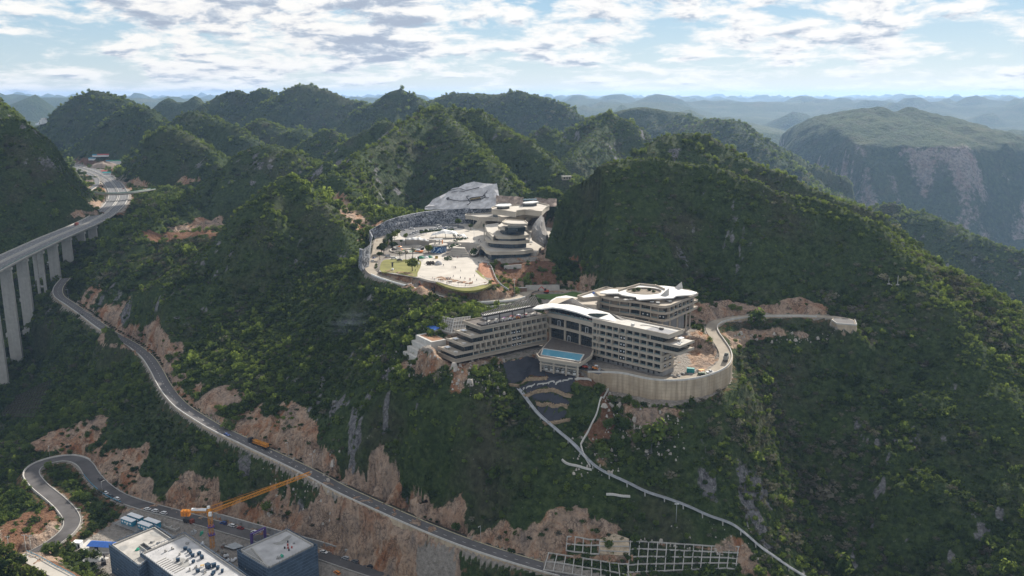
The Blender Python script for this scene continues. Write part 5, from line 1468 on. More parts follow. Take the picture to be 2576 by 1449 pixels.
# rooftop restaurant under the white wings
b = MB(); CN.box(b, -6, CN.L + 1, 4.2, 13, 172.3, 175.6); hb_(b, 'restaurant_glazing', M_GLASS)
mu = MB()
for s in np.arange(-6, CN.L + 1, 2.2): CN.box(mu, s - 0.1, s + 0.1, 4.05, 4.2, 172.3, 175.6)
hb_(mu, 'mullion', M_FRAME)
b = MB(); CN.box(b, -0.4, CN.L + 0.4, 1.7, 1.8, 172.3, 173.3); hb_(b, 'terrace_rail', M_RAILGLASS)
for i in range(9):
    p = CN.p(3 + i * 3.4, 3.0, 172.3)
    o = link_mesh('terrace_table', tmesh[[0, 4, 1, 2, 0, 3, 4, 0, 1][i]], None, p); o.scale = (0.7, 0.7, 1.2)
    tag(o, 'table on the narrow restaurant terrace over the glazed centre', 'table', 'tables on the restaurant terrace')
def slab3(pts, thick):
    """thick sheet over a bent outline"""
    n = len(pts)
    me_ = bmesh.new()
    top = [me_.verts.new(p) for p in pts]; bot = [me_.verts.new((p[0], p[1], p[2] - thick)) for p in pts]
    me_.faces.new(top); me_.faces.new(bot[::-1])
    for i in range(n): me_.faces.new((top[i], bot[i], bot[(i + 1) % n], top[(i + 1) % n]))
    bmesh.ops.triangulate(me_, faces=me_.faces[:])
    bmesh.ops.recalc_face_normals(me_, faces=me_.faces[:])
    m = MB(); me_.verts.index_update()
    m.add([tuple(v.co) for v in me_.verts], [tuple(v.index for v in f.verts) for f in me_.faces]); me_.free()
    return m
wing1 = [P(*q) for q in [(1339, 776, 493), (1352, 768, 498), (1372, 764, 502), (1400, 762, 505), (1430, 765, 501), (1459, 771, 495), (1482, 778, 491), (1510, 783, 488), (1536, 790, 483), (1552, 803, 476), (1568, 812, 469), (1540, 807, 471), (1508, 801, 475), (1486, 797, 479), (1450, 785, 484), (1414, 776, 489), (1390, 773, 492), (1362, 777, 493)]]
hb_(slab3(wing1, 0.7), 'roof_wing', M_ROOFWHITE)
wing2 = [P(*q) for q in [(1376, 765, 506), (1386, 755, 513), (1400, 747, 521), (1424, 743, 526), (1450, 748, 525), (1467, 752, 521), (1507, 746, 522), (1497, 758, 514), (1492, 770, 507), (1505, 780, 499), (1534, 788, 489), (1538, 791.5, 484.5), (1510, 784.5, 489.5), (1482, 779.5, 492.5), (1459, 772.5, 496.5), (1430, 766, 502.5), (1400, 763, 506.5)]]
hb_(slab3(wing2, 0.7), 'roof_wing', M_ROOFWHITE)
wing3 = [P(*q) for q in [(1533, 789, 484), (1541, 789, 483), (1600, 815, 468), (1603, 817, 467), (1568, 809, 471)]]
hb_(slab3(wing3, 0.6), 'roof_wing', M_BROWN)
b = MB().prism([P(1380, 768, 504)[:2], P(1400, 752, 518)[:2], P(1505, 750, 519)[:2], P(1500, 778, 500)[:2]], 158, 177.0); hb_(b, 'hall_block', M_BEIGE)

# ---- roof terrace behind
RTZ = 178.2
rp = [PZ(u, v, RTZ)[:2] for u, v in [(1453, 747), (1524, 725), (1560, 732), (1552, 741), (1509, 749), (1468, 753)]]
b = MB().prism(rp, 160, RTZ - 0.2); hb_(b, 'terrace_block', M_BEIGE)
b = MB().prism(rp, RTZ - 0.19, RTZ - 0.1); hb_(b, 'terrace_paving', M_ROOFWHITE)
pm2 = MB()
for i in (0, 1, 4, 5):
    q0, q1 = rp[i], rp[(i + 1) % 6]; pm2.bar((*q0, RTZ + 0.4), (*q1, RTZ + 0.4), 0.5, 1.4)
hb_(pm2, 'parapet', M_BEIGE)
small_thing('tarpaulin_heap', MB().box((0, 0, 0.4), (4.4, 2.0, 0.8), 0, taper=0.7).box((0.6, 0.2, 0.9), (2.2, 1.4, 0.5), 0.3, taper=0.6), M_BLUESHEET, PZ(1499, 738, RTZ - 0.1), 0.3, 'dark blue tarpaulin heap on the cream roof terrace behind the hotel', 'tarpaulin')

# ---- back block with the round court
BLK = [(54, 513.4), (60, 506.5), (68, 501.5), (75, 498), (82, 491.5), (86.5, 487.2), (90, 486.3), (93.2, 488.5), (112.4, 513.4), (116, 519), (112, 530), (88, 537), (62, 533), (52, 524)]
ZK = [170.0, 174.2, 178.2]
for k in range(3):
    b = MB().prism(BLK, ZK[k], ZK[k] + (1.1 if k < 2 else 1.2)); hb_(b, 'floor_band', M_BEIGE)
    n = len(BLK); pm3 = MB(); zc = ZK[k] + (1.1 if k < 2 else 1.2)
    for i in range(n):
        q0, q1 = BLK[i], BLK[(i + 1) % n]; pm3.bar((*q0, zc + 0.18), (*q1, zc + 0.18), 0.35, 0.35)
    hb_(pm3, 'parapet', M_BEIGE)
def inset(poly, d):
    c = np.mean(np.array(poly), 0); out = []
    for q in poly:
        v = np.array(q) - c; L = np.hypot(*v); out.append(tuple(c + v * (L - d) / L))
    return out
for k in range(2):
    z0, z1 = ZK[k] + 1.1, ZK[k + 1]
    b = MB().prism(inset(BLK, 2.6), z0, z1); hb_(b, 'room_wall', M_RECESS)
    for (a_, b_, nb) in ((BLK[0], BLK[4], 5), (BLK[4], BLK[6], 2), (BLK[7], BLK[8], 6), (BLK[8], BLK[10], 4)):
        fr = Frame2(a_, b_)
        w = fr.L / nb
        for i in range(nb):
            film = (i + k * 2) % 3 == 1 and (k == 0 or a_ != BLK[0])
            fin(fr, i * w + 0.2, z0, z1, 0.0, 0.4, 2.0)
            window_at(fr, (i + 0.5) * w, 0.7 if film else 1.7, z0, w - 0.5, z1 - z0, 'film' if film else 'glass')
cm = MB().box((0, 0, 0), (0.9, 0.9, 14.5)).mesh('stilt', M_BEIGE)
for (x, y) in [(58, 511), (66, 505), (74, 500), (82, 494), (89, 489), (94, 492), (100, 500), (107, 508), (111, 516), (70, 515), (85, 505), (96, 512)]:
    link_mesh('stilt', cm, HOTEL, (x - 30, y - 490, 162.8 - 150))
b = MB().prism(inset(BLK, 9), 156, 170); hb_(b, 'undercroft', M_CONC_GREY)
# top storey and the white star-shaped roof with its round opening
b = MB().prism(inset(BLK, 7.5), 179.4, 181.6); hb_(b, 'top_storey', M_RECESS)
ctr = np.array(PZ(1620, 733, 182)[:2])
outer = [PZ(u, v, 182.2)[:2] for u, v in [(1566, 735), (1536, 727), (1509, 734), (1511, 738), (1535, 738), (1553, 736.5), (1566, 742), (1601, 747), (1602, 754), (1640, 751.5), (1694, 749), (1701, 744), (1745, 741), (1754, 737), (1753, 734), (1718, 728), (1700, 722), (1668, 718.5), (1646, 718.5), (1611, 716.5)]]
rin = np.array([9.0, 12.5])
m = MB(); N_ = 72
ring_i, ring_o = [], []
for k in range(N_):
    a = 2 * math.pi * k / N_; d = np.array([math.cos(a), math.sin(a)])
    ti = 1 / math.sqrt((d[0] / 10.5) ** 2 + (d[1] / 9.0) ** 2)
    best = ti + 1.5
    for i in range(len(outer)):
        p0, p1 = np.array(outer[i]) - ctr, np.array(outer[(i + 1) % len(outer)]) - ctr
        e = p1 - p0; den = d[0] * e[1] - d[1] * e[0]
        if abs(den) < 1e-9: continue
        t = (p0[0] * e[1] - p0[1] * e[0]) / den; s_ = (p0[0] * d[1] - p0[1] * d[0]) / den
        if t > 0 and -1e-6 <= s_ <= 1 + 1e-6: best = max(best, t)
    ring_i.append(ctr + d * ti); ring_o.append(ctr + d * best)
vs = []
for z in (182.2, 181.6):
    vs += [(*q, z) for q in ring_i] + [(*q, z) for q in ring_o]
fs = []
for k in range(N_):
    j = (k + 1) % N_
    fs += [(k, N_ + k, N_ + j, j), (2 * N_ + k, 2 * N_ + j, 3 * N_ + j, 3 * N_ + k), (N_ + k, 3 * N_ + k, 3 * N_ + j, N_ + j), (k, j, 2 * N_ + j, 2 * N_ + k)]
hb_(m.add(vs, fs), 'roof', M_ROOFWHITE)
m = MB(); vs = [(*q, 182.6) for q in ring_i] + [(*q, 174.0) for q in ring_i] + [(*(ctr + (q - ctr) * 1.04), 182.6) for q in ring_i] + [(*(ctr + (q - ctr) * 1.04), 182.1) for q in ring_i]
fs = []
for k in range(N_):
    j = (k + 1) % N_; fs += [(k, N_ + k, N_ + j, j), (k, j, 2 * N_ + j, 2 * N_ + k), (2 * N_ + k, 2 * N_ + j, 3 * N_ + j, 3 * N_ + k)]
hb_(m.add(vs, fs), 'court_wall', M_BEIGE)
m = MB().add([(*q, 179.6) for q in ring_i], [tuple(range(N_))]); hb_(m, 'court_bed', M_SOILDARK)
for (u0, v0, u1, v1, u2, v2, zz) in [(1660, 744, 1683, 742.5, 1681, 732, 186.5), (1696, 724, 1715, 726, 1718, 716, 186.5)]:
    p0, p1, p2 = PZ(u0, v0, 182.3), PZ(u1, v1, 182.3), PZ(u2, v2 + 9, 182.3)
    ap = (p1[0], p1[1] + 1, zz)
    hb_(MB().add([p0, p1, p2, ap], [(0, 1, 3), (1, 2, 3), (2, 0, 3), (0, 2, 1)]), 'roof_peak', M_ROOFGREY)
pr_ = MB()
for (u0, v0, u1, v1) in [(1556, 733, 1610, 717), (1610, 717, 1655, 722), (1648, 720, 1672, 730)]:
    pr_.bar((*PZ(u0, v0, 182.2)[:2], 182.8), (*PZ(u1, v1, 182.2)[:2], 182.8), 0.6, 1.2)
hb_(pr_, 'roof_upstand', M_BEIGE)
for i, (u, v) in enumerate([(1551, 752), (1575, 757), (1589, 756), (1640, 762), (1655, 764), (1683, 760), (1712, 750)]):
    lab = ['leftmost', 'second', 'third', 'fourth', 'fifth', 'sixth', 'rightmost'][i]
    small_thing('awning', MB().box((0, 0, 0.95), (3.2, 2.4, 0.3), 0, taper=0.8).box((-1.3, -0.9, 0.4), (0.1, 0.1, 0.8)).box((1.3, -0.9, 0.4), (0.1, 0.1, 0.8)), M_FURN, PZ(u, v, 179.5), 0.4 * i, 'pale covered heap on the open roof edge of the back block, %s of seven' % lab, 'covered heap', 'covered heaps on the back block')

# ---- pool deck
PD = [PZ(u, v, 157.2)[:2] for u, v in [(1349, 889), (1357, 900), (1408, 908), (1456, 915), (1470, 908), (1489, 894)]]
PD += [CN.p(CN.L - 1, 3)[:2], CN.p(1, 3)[:2]]
b = MB().prism(PD, 155.3, 156.7); hb_(b, 'pool_deck', M_BEIGE)
b = MB().prism(inset(PD, 1.0), 156.7, 156.78); hb_(b, 'deck_paving', M_WOODDK)
pr_ = MB()
for i in range(5): pr_.bar((*PD[i], 157.1), (*PD[i + 1], 157.1), 0.4, 1.0)
hb_(pr_, 'parapet', M_BEIGE)
wp = [PZ(u, v, 157.0)[:2] for u, v in [(1366, 877), (1361, 893), (1459, 909), (1469, 892)]]
b = MB()
for i in range(4): b.bar((*wp[i], 156.95), (*wp[(i + 1) % 4], 156.95), 0.7, 0.5)
hb_(b, 'pool_edge', M_CONC_PALE)
pw_ = MB().prism(wp, 156.78, 157.02).build('pool', M_POOL); tag(pw_, kind='structure')
for t in (0.03, 0.36, 0.68, 0.97):
    q = np.array(PD[1]) * (1 - t) + np.array(PD[3]) * t + np.array([0.2, 1.0])
    b = MB().box((q[0], q[1], 151.2), (1.0, 1.0, 8.2)); hb_(b, 'pool_column', M_BEIGE)
b = MB(); q0, q1 = np.array(PD[1]) + [0.2, 1.0], np.array(PD[3]) + [0.2, 1.0]
b.bar((*q0, 153.6), (*q1, 153.6), 0.5, 0.7); hb_(b, 'pool_beam', M_BEIGE)
sh = MB(); q0, q1 = np.array(PD[1]) + [2, 4.5], np.array(PD[3]) + [0, 4.5]
sh.bar((*q0, 148.6), (*q1, 148.6), 3.4, 1.6); sh.bar((*(q0 + [0, 3]), 151), (*(q1 + [0, 3]), 151), 0.6, 8.5); hb_(sh, 'under_deck', M_CONC)
for i in range(6):
    q = q0 + (q1 - q0) * [0.10, 0.26, 0.42, 0.58, 0.74, 0.90][i]
    e = empty('cable_cabin', (q[0], q[1] - 0.6, 149.41), 0.0, 'small white cabin under the pool deck, number %s from the left' % ['one', 'two', 'three', 'four', 'five', 'six'][i], 'cabin', 'white cabins under the pool deck')
    e['label'] = 'white cabin under the pool deck, ' + ['leftmost of six', 'second from the left', 'third from the left just behind the column', 'fourth from the left', 'fifth from the left', 'rightmost of six'][i]
    MB().box((0, 0, 1.1), (1.7, 1.4, 2.1), 0, taper=0.88).build('cabin_body', M_WHITE, e)
    for x in (-0.4, 0.4): MB().box((x, -0.68, 1.45), (0.55, 0.06, 0.9)).build('window', M_GLASS, e)
# machine pad bastion right of the pool
bp = [PZ(u, v, 150.6)[:2] for u, v in [(1452, 927), (1480, 936), (1507, 943), (1528, 934), (1500, 922), (1470, 918)]]
be = empty('bastion', (*np.mean(np.array(bp), 0), 140), 0, 'square stained concrete bastion carrying the red and orange rollers beside the pool', 'wall')
rel(MB().prism(bp, 136, 150.55), be).build('wall', M_CONC_WALL, be)
rel(MB().prism(inset(bp, 0.6), 150.55, 150.6), be).build('paving', M_ASPHALT, be)
def roller(p, rz, paint, label):
    e = empty('road_roller', p, rz, label, 'road roller')
    MB().box((-0.9, 0, 1.35), (2.6, 1.7, 0.9), 0, taper=0.85).box((1.4, 0, 0.95), (1.4, 1.9, 0.4)).build('body', paint, e)
    MB().box((0.2, 0, 2.75), (1.8, 1.7, 0.12)).box((0.95, 0.75, 2.2), (0.08, 0.08, 1.1)).box((0.95, -0.75, 2.2), (0.08, 0.08, 1.1)).box((-0.6, 0.75, 2.2), (0.08, 0.08, 1.1)).box((-0.6, -0.75, 2.2), (0.08, 0.08, 1.1)).build('cab_roof', M_PAPER, e)
    MB().tube([(2.0, -1.0, 0.75), (2.0, 1.0, 0.75)], 0.75, 14, sm=False).build('drum', M_STEEL, e)
    MB().tube([(-1.6, -1.0, 0.7), (-1.6, 1.0, 0.7)], 0.7, 14, sm=False).build('drum', M_RUBBER, e)
    return e
M_REDMACH = mat('red_machine_paint', (0.50, 0.07, 0.04), 0.5, 0.1)
roller(PZ(1473, 927, 150.65), 0.2, M_REDMACH, 'red road roller with white canopy on the bastion beside the pool')
roller(PZ(1499, 931, 150.65), -0.3, PAINT['orange'], 'orange road roller on the bastion beside the pool')

# ---- machines and vehicles on the hotel service road
dq, da = along(HOTEL_ROAD, nearest_s(HOTEL_ROAD, PZ(1824, 906, 152.5)))
dt = empty('dump_truck', (dq[0] + math.sin(da) * 0.6, dq[1] - math.cos(da) * 0.6, dq[2] + 0.03), da, 'green dump truck with an open grey tipper on the hotel road bend', 'dump truck')
M_TRUCKG = mat('dull_green_paint', (0.12, 0.16, 0.11), 0.6, 0.15); M_TIP = mat('tipper_grey', (0.24, 0.24, 0.22), 0.7, 0.15)
MB().box((3.0, 0, 1.8), (2.0, 2.4, 2.3)).build('cab', M_TRUCKG, dt); MB().box((4.02, 0, 2.2), (0.06, 2.1, 0.8)).build('windscreen', M_CARGLASS, dt)
tb = MB()
for (c, s) in [((-1.4, 0, 1.3), (6.2, 2.5, 0.2)), ((-1.4, 1.2, 2.3), (6.2, 0.14, 1.9)), ((-1.4, -1.2, 2.3), (6.2, 0.14, 1.9)), ((-4.45, 0, 2.3), (0.14, 2.3, 1.9)), ((1.65, 0, 2.4), (0.14, 2.3, 2.1))]: tb.box(c, s)
tb.build('tipper_body', M_TIP, dt); MB().box((-1.4, 0, 1.6), (5.9, 2.2, 0.5), 0, taper=0.8).build('load', M_SOILDARK, dt)
for x in (2.8, -2.2, -3.5):
    for y in (-1.1, 1.1): link_mesh('wheel', wm_, dt, (x, y, 0.5))
car(tuple(PZ(1786, 937, 151.6)[:2]) + (151.3,), 0.35, 'white', 'pickup', 'white pickup at the foot of the hotel road beside the green machine')
pv = empty('paver', tuple(PZ(1764, 943, 151.0)), 0.3, 'dark green paving machine with a yellow canopy at the hotel road foot', 'paver')
M_TEAL = mat('teal_paint', (0.02, 0.20, 0.20), 0.6, 0.1)
MB().box((0, 0, 0.9), (3.4, 2.2, 1.2), 0, taper=0.9).box((2.2, 0, 0.6), (1.2, 2.6, 0.7)).build('body', M_TRUCKG, pv); MB().box((0, 0, 2.9), (3.0, 2.2, 0.15)).box((1.3, 0.9, 2.2), (0.1, 0.1, 1.4)).box((-1.3, 0.9, 2.2), (0.1, 0.1, 1.4)).box((1.3, -0.9, 2.2), (0.1, 0.1, 1.4)).box((-1.3, -0.9, 2.2), (0.1, 0.1, 1.4)).build('canopy', M_YEL, pv)
for y in (-1.0, 1.0): MB().box((0, y, 0.45), (3.2, 0.45, 0.85), 0, taper=0.85).build('track', M_RUBBER, pv)
ct = empty('container', tuple(PZ(1737, 937, 151.0)), -0.35, 'small teal container on the building rubble below the right wing', 'container')
MB().box((0, 0, 1.25), (4.0, 2.3, 2.4)).build('body', M_TEAL, ct); MB().box((0, 0, 2.5), (4.1, 2.4, 0.1)).build('roof', M_TEAL, ct)
for y in (-0.55, 0.55): MB().box((2.03, y, 1.25), (0.06, 1.05, 2.1)).build('door', M_TEAL, ct)
for i in range(12):
    p = PZ(1690 + i * 6.5 + (i % 3) * 2, 945 - i * 1.2 + (i % 2) * 5, 150.6)
    small_thing('rubble_pile', MB().box((0, 0, 0.3), (rg.uniform(1.5, 3.5), rg.uniform(1, 2.2), rg.uniform(.5, 1.0)), rg.uniform(0, 3), taper=0.5).box((0.7, 0.4, 0.25), (1.2, 0.9, 0.6), 1.0, taper=0.6), [M_CONC_GREY, M_WOODDK, M_ROCK, M_REDMACH][i % 4 if i % 4 < 3 or i > 8 else 0], p, rg.uniform(0, 3), 'heap of building waste on the ground between the right wing and the curved wall', 'rubble', 'heaps of building waste')

# ---- left foot of the hotel: stepped buttress, shed, grid of concrete beams
f0, f1 = np.array(PZ(1052, 843, 161)[:2]), np.array(PZ(1086, 859, 161)[:2])
fd = (f1 - f0) / np.hypot(*(f1 - f0)); fnv = np.array([fd[1], -fd[0]])
if fnv[1] > 0: fnv = -fnv
sb = empty('stepped_wall', (*f1, 150), 0, 'stepped pale concrete retaining wall in four tiers left of the hotel', 'wall')
for k in range(4):
    o0, o1 = -9 if k == 0 else k * 2.6 - 2.0, k * 2.6 + 0.9
    zt = 161.0 - k * 3.1
    ex = 0.6 * k
    q = [f0 - fd * (ex + 1.5) + fnv * o1, f1 + fd * (1 - ex * 0.6) + fnv * o1, f1 + fd * (1 - ex * 0.6) + fnv * o0, f0 - fd * (ex + 1.5) + fnv * o0]
    rel(MB().prism(q, zt - 7, zt), sb).build('tier', M_CONC_PALE, sb)
    if k == 0:
        rel(MB().prism([f0 + fd * 0.6 - fnv * 0.7, f1 - fd * .3 - fnv * 0.7, f1 - fd * .3 - fnv * 8.4, f0 + fd * 0.6 - fnv * 8.4], zt, zt + 0.06), sb).build('earth_fill', mat('red_earth', (0.27, 0.15, 0.09), 1.0, 0.25, 0.7), sb)
shd = empty('shed', PZ(1090, 838, 161.0), math.atan2(fd[1], fd[0]), 'narrow grey shed with a bright blue roof above the stepped wall', 'shed')
MB().box((0, 0, 1.6), (9.0, 2.8, 3.2)).build('wall', M_CONC_PALE, shd)
MB().add([(-4.8, -1.8, 3.1), (4.8, -1.8, 3.1), (4.8, 1.8, 3.9), (-4.8, 1.8, 3.9), (-4.8, -1.8, 3.25), (4.8, -1.8, 3.25), (4.8, 1.8, 4.05), (-4.8, 1.8, 4.05)], [(3, 2, 1, 0), (4, 5, 6, 7), (0, 1, 5, 4), (1, 2, 6, 5), (2, 3, 7, 6), (3, 0, 4, 7)]).build('roof', M_BLUESHEET, shd)
MB().box((4.52, 0, 1.2), (0.06, 1.0, 2.2)).build('door', M_DARK, shd)
def beam_grid(corners, nu, nv, label, wid=0.45, backing=M_ROCK, skew=0.0):
    """grid of concrete beams on a sloping face; corners TL, TR, BR, BL"""
    TL, TR, BR, BL = map(Vector, corners)
    e = empty('slope_frame', TL, 0, label, 'retaining frame')
    q = lambda a, b: (TL.lerp(TR, a)).lerp(BL.lerp(BR, a), b)
    nrm = (TR - TL).cross(BL - TL).normalized()
    if nrm.y > 0: nrm = -nrm
    if backing:
        m = MB(); c = [q(-.02, -.03) - nrm * 0.5, q(1.02, -.03) - nrm * 0.5, q(1.02, 1.05) - nrm * 0.5, q(-.02, 1.05) - nrm * 0.5]
        m.add([tuple(x) for x in c] + [tuple(x - nrm * 1.5) for x in c], [(0, 1, 2, 3), (7, 6, 5, 4), (0, 4, 5, 1), (1, 5, 6, 2), (2, 6, 7, 3), (3, 7, 4, 0)]); rel(m, e).build('rock_face', backing, e)
    for i in range(nu + 1):
        m = MB(); m.bar(q(i / nu, -0.02), q(i / nu, 1.02), wid); rel(m, e).build('beam', M_CONC, e)
    for j in range(nv + 1):
        m = MB(); m.bar(q(-0.01, j / nv), q(1.01, j / nv), wid * 0.96); rel(m, e).build('beam', M_CONC, e)
    return e
beam_grid([P(1103, 795, 503), P(1142, 803, 494), P(1135, 838, 484), P(1098, 826, 494)], 7, 5, 'grey concrete beam grid on the cutting, the left panel behind the blue-roofed shed')
beam_grid([P(1143, 801, 494), P(1183, 796, 497), P(1175, 834, 487), P(1136, 838, 484)], 6, 4, 'grey concrete beam grid on the cutting, the right panel next to the hotel')
lw_ = empty('parapet_wall', PZ(1210, 790, 168), 0, 'pale parapet wall curving behind the hotel left wing below the plaza road', 'wall')
ln = spline([PZ(u, v, z) for u, v, z in [(1130, 772, 168.5), (1170, 776, 168.3), (1210, 773, 168.2), (1260, 768, 168.0), (1320, 758, 167.8), (1345, 742, 167.5)]], 3)
rel(wall_mb(ln, 0, 0.6, 0.4, extra=2, probe=2.0), lw_).build('wall', M_CONC_PALE, lw_)
# ------------------------------------------------------------------ plaza
M_PAVE = mat('cream_paving', (0.43, 0.395, 0.35), 0.85, 0.16, 0.10)
M_PAVE2 = mat('grey_paving', (0.33, 0.305, 0.275), 0.85, 0.18, 0.12)
M_LAWN = mat('lawn', (0.17, 0.165, 0.045), 0.95, 0.3, 0.12, bump=0.3)
M_LAWNG = mat('green_lawn', (0.075, 0.13, 0.03), 0.95, 0.3, 0.12, bump=0.3)
M_HEDGE = mat('hedge', (0.035, 0.06, 0.02), 0.95, 0.5, 1.2, bump=0.8)
M_FLOWER = mat('red_groundcover', (0.30, 0.145, 0.085), 0.95, 0.45, 0.9, bump=0.5)
M_TENT = mat('white_membrane', (0.62, 0.61, 0.60), 0.5, 0.06, 0.5)
M_ORANGE = mat('orange_plastic', (0.72, 0.22, 0.04), 0.5)
M_GREENP = mat('green_plastic', (0.03, 0.20, 0.12), 0.6)
M_CREAM = mat('fascia_render', (0.46, 0.415, 0.35), 0.8, 0.06, 0.2)
C4 = lambda x, y, z: PZ(859 + x / 3.0, 483 + y / 3.0, z)
C3 = lambda x, y, z: PZ(1126.9 + x * 0.1759, 483 + y * 0.1759, z)
pl4 = lambda pts, z: [C4(x, y, z)[:2] for x, y in pts]
def loop2(pts, n=6):
    """smooth closed outline"""
    p = np.array(pts, float); N = len(p); out = []
    for i in range(N):
        a, b, c, d = p[i - 1], p[i], p[(i + 1) % N], p[(i + 2) % N]
        for k in range(n):
            t = k / n
            out.append(tuple(0.5 * (2 * b + (c - a) * t + (2 * a - 5 * b + 4 * c - d) * t * t + (3 * b - a - 3 * c + d) * t ** 3)))
    return out
pz = PLAZA_Z
plaza_out = loop2(pl4([(570, 632), (590, 570), (605, 530), (660, 490), (760, 478), (840, 468), (960, 490), (1060, 520), (1030, 560), (1008, 592), (1035, 625), (1090, 660), (1112, 688), (1060, 702), (1000, 716), (930, 721), (860, 716), (790, 697), (740, 682), (640, 662)], pz))
o = MB().prism(plaza_out, pz - 1.2, pz + 0.12).build('plaza_paving', M_PAVE); tag(o, kind='structure')
big = [C4(x, y, pz)[:2] for x, y in [(285, 600), (310, 520), (460, 470), (700, 470), (960, 440), (1100, 470), (1120, 530), (1060, 660), (900, 700), (600, 650)]]
o = MB().prism(big, pz - 0.3, pz + 0.06).build('plaza_ground', M_PAVE2); tag(o, kind='structure')
lawn = loop2(pl4([(296, 598), (312, 522), (400, 508), (500, 512), (592, 520), (598, 560), (575, 610), (567, 640), (500, 632), (400, 612)], pz))
o = MB().prism(lawn, pz - 0.5, pz + 0.22).build('lawn', M_LAWN); tag(o, kind='structure')
edge_l = loop2(pl4([(700, 668), (790, 690), (860, 712), (930, 717), (1000, 712), (1060, 698), (1115, 686), (1130, 700), (1060, 730), (1000, 742), (900, 742), (790, 715)], pz), 3)
o = MB().prism(edge_l, pz - 1.4, pz - 0.1).build('grass_edge', M_LAWN); tag(o, kind='structure')
o = MB().prism(UPPER_POLY, UPPER_Z - 6.5, UPPER_Z + 0.08).build('upper_plaza', M_PAVE); tag(o, kind='structure')
o = MB().prism(polyZ([(1418, 739), (1440, 733), (1475, 740), (1462, 752), (1420, 760), (1352, 748), (1345, 741)], 166.7), 166, 166.75).build('lawn', M_LAWNG); tag(o, kind='structure')
cpk = loop2(pl4([(440, 312), (500, 268), (640, 252), (840, 246), (925, 262), (900, 288), (720, 296), (600, 322), (540, 345), (470, 345)], UPPER_Z), 4)
o = MB().prism(cpk, UPPER_Z, UPPER_Z + 0.1).build('car_park', M_HIGHWAY); tag(o, kind='structure')
for k, (a, b) in enumerate([((450, 285), (560, 256)), ((565, 255), (700, 243)), ((705, 243), (880, 240)), ((600, 310), (700, 297)), ((712, 296), (850, 290))]):
    q0, q1 = C4(*a, UPPER_Z), C4(*b, UPPER_Z); m = MB(); n_ = 14
    for t in range(n_): m.box((q0[0] + (q1[0] - q0[0]) * t / n_, q0[1] + (q1[1] - q0[1]) * t / n_, UPPER_Z + .7), (2.2, 1.5, 1.3 + .3 * math.sin(t * 2.1)), t * .9, taper=.7)
    o = m.build('hedge', M_HEDGE); tag(o, 'dark hedge strip ' + ['along the left part of the carved wall', 'along the middle of the carved wall', 'along the right part of the carved wall', 'in the car park behind the left end of the arched canopy', 'in the car park behind the arched canopy peak'][k], 'hedge')
# front railing of the plaza and its glass fence
fr_pts = spline([(*C4(x, y, pz)[:2], pz + 0.12) for x, y in [(590, 640), (640, 660), (740, 680), (790, 695), (860, 714), (930, 719), (1000, 714), (1060, 700), (1112, 687)]], 2)
fe = empty('railing', tuple(fr_pts[len(fr_pts) // 2]), 0, 'thin dark railing along the front edge of the white plaza', 'railing')
rel(MB().ribbon(fr_pts, [(-0.05, 1.0), (-0.05, 1.1), (0.05, 1.1), (0.05, 1.0)]), fe).build('rail', M_STEEL, fe)
pm = MB().box((0, 0, 0.55), (0.07, 0.07, 1.1)).mesh('post', M_STEEL)
for q in fr_pts[::1]: link_mesh('post', pm, fe, (q[0] - fe.location.x, q[1] - fe.location.y, q[2] - fe.location.z))
# steps between the two levels
st = empty('steps', C4(870, 460, pz), 0, 'broad curved cream steps climbing from the white plaza to the upper court', 'steps')
for k in range(12):
    t = k / 11
    y0 = 486 - 66 * t
    a, b = C4(800 + 40 * t, y0, pz + 6 * t)[:2], C4(968 - 35 * t, y0 + 6, pz + 6 * t)[:2]
    c = np.array(C4(800 + 40 * 1, 412, pz + 6)[:2]); d = np.array(C4(933, 418, pz + 6)[:2])
    rel(MB().prism([a, b, d, c], pz - 0.2, pz + 0.05 + 0.5 * (k + 1)), st).build('step', M_PAVE if k % 3 else M_PAVE2, st)
# slope of red groundcover with its stepped pillars, right of the plaza
bed = empty('flower_slope', C4(1100, 620, pz), 0, 'sloping bed of reddish groundcover with stepped concrete piers right of the plaza', 'planted slope')
top = [(1040, 540), (1075, 530), (1110, 535), (1125, 560), (1140, 600), (1160, 650), (1190, 690)]
bot = [(1028, 590), (1045, 605), (1070, 630), (1100, 655), (1120, 670), (1130, 690), (1140, 700)]
vs = [tuple(C4(x, y, pz + 2.8 - 3.5 * i / 6)) for i, (x, y) in enumerate(top)] + [tuple(C4(x, y, pz + 0.3 - 0.8 * i / 6)) for i, (x, y) in enumerate(bot)]
rel(MB().add(vs, [(i, i + 1, 8 + i, 7 + i) for i in range(6)]), bed).build('groundcover', M_FLOWER, bed)
vs2 = [tuple(C4(x, y, pz + 0.3 - 0.8 * i / 6)) for i, (x, y) in enumerate(bot)] + [tuple(C4(x - 22, y + 4, pz + 0.14)) for i, (x, y) in enumerate(bot)]
rel(MB().add(vs2, [(i, i + 1, 8 + i, 7 + i) for i in range(6)]), bed).build('grass_strip', M_LAWN, bed)
for i in range(4):
    x, y = [(1112, 550), (1130, 583), (1145, 625), (1160, 660)][i]
    q = C4(x, y, pz + 1.5 - i * 0.9); rel(MB().box((q[0], q[1], q[2] - 2.2), (2.6, 1.6, 5.2)), bed).build('pier', M_CONC_PALE, bed)
rl_ = spline([C4(x, y, pz + 3.2 - 0.5 * i) for i, (x, y) in enumerate([(1062, 522), (1100, 530), (1127, 555), (1143, 590), (1158, 630), (1176, 665), (1215, 705), (1262, 735)])], 2)
rel(MB().ribbon(rl_, [(-0.12, -0.8), (-0.12, 0.3), (0.12, 0.3), (0.12, -0.8)]), bed).build('handrail', M_STEEL, bed)
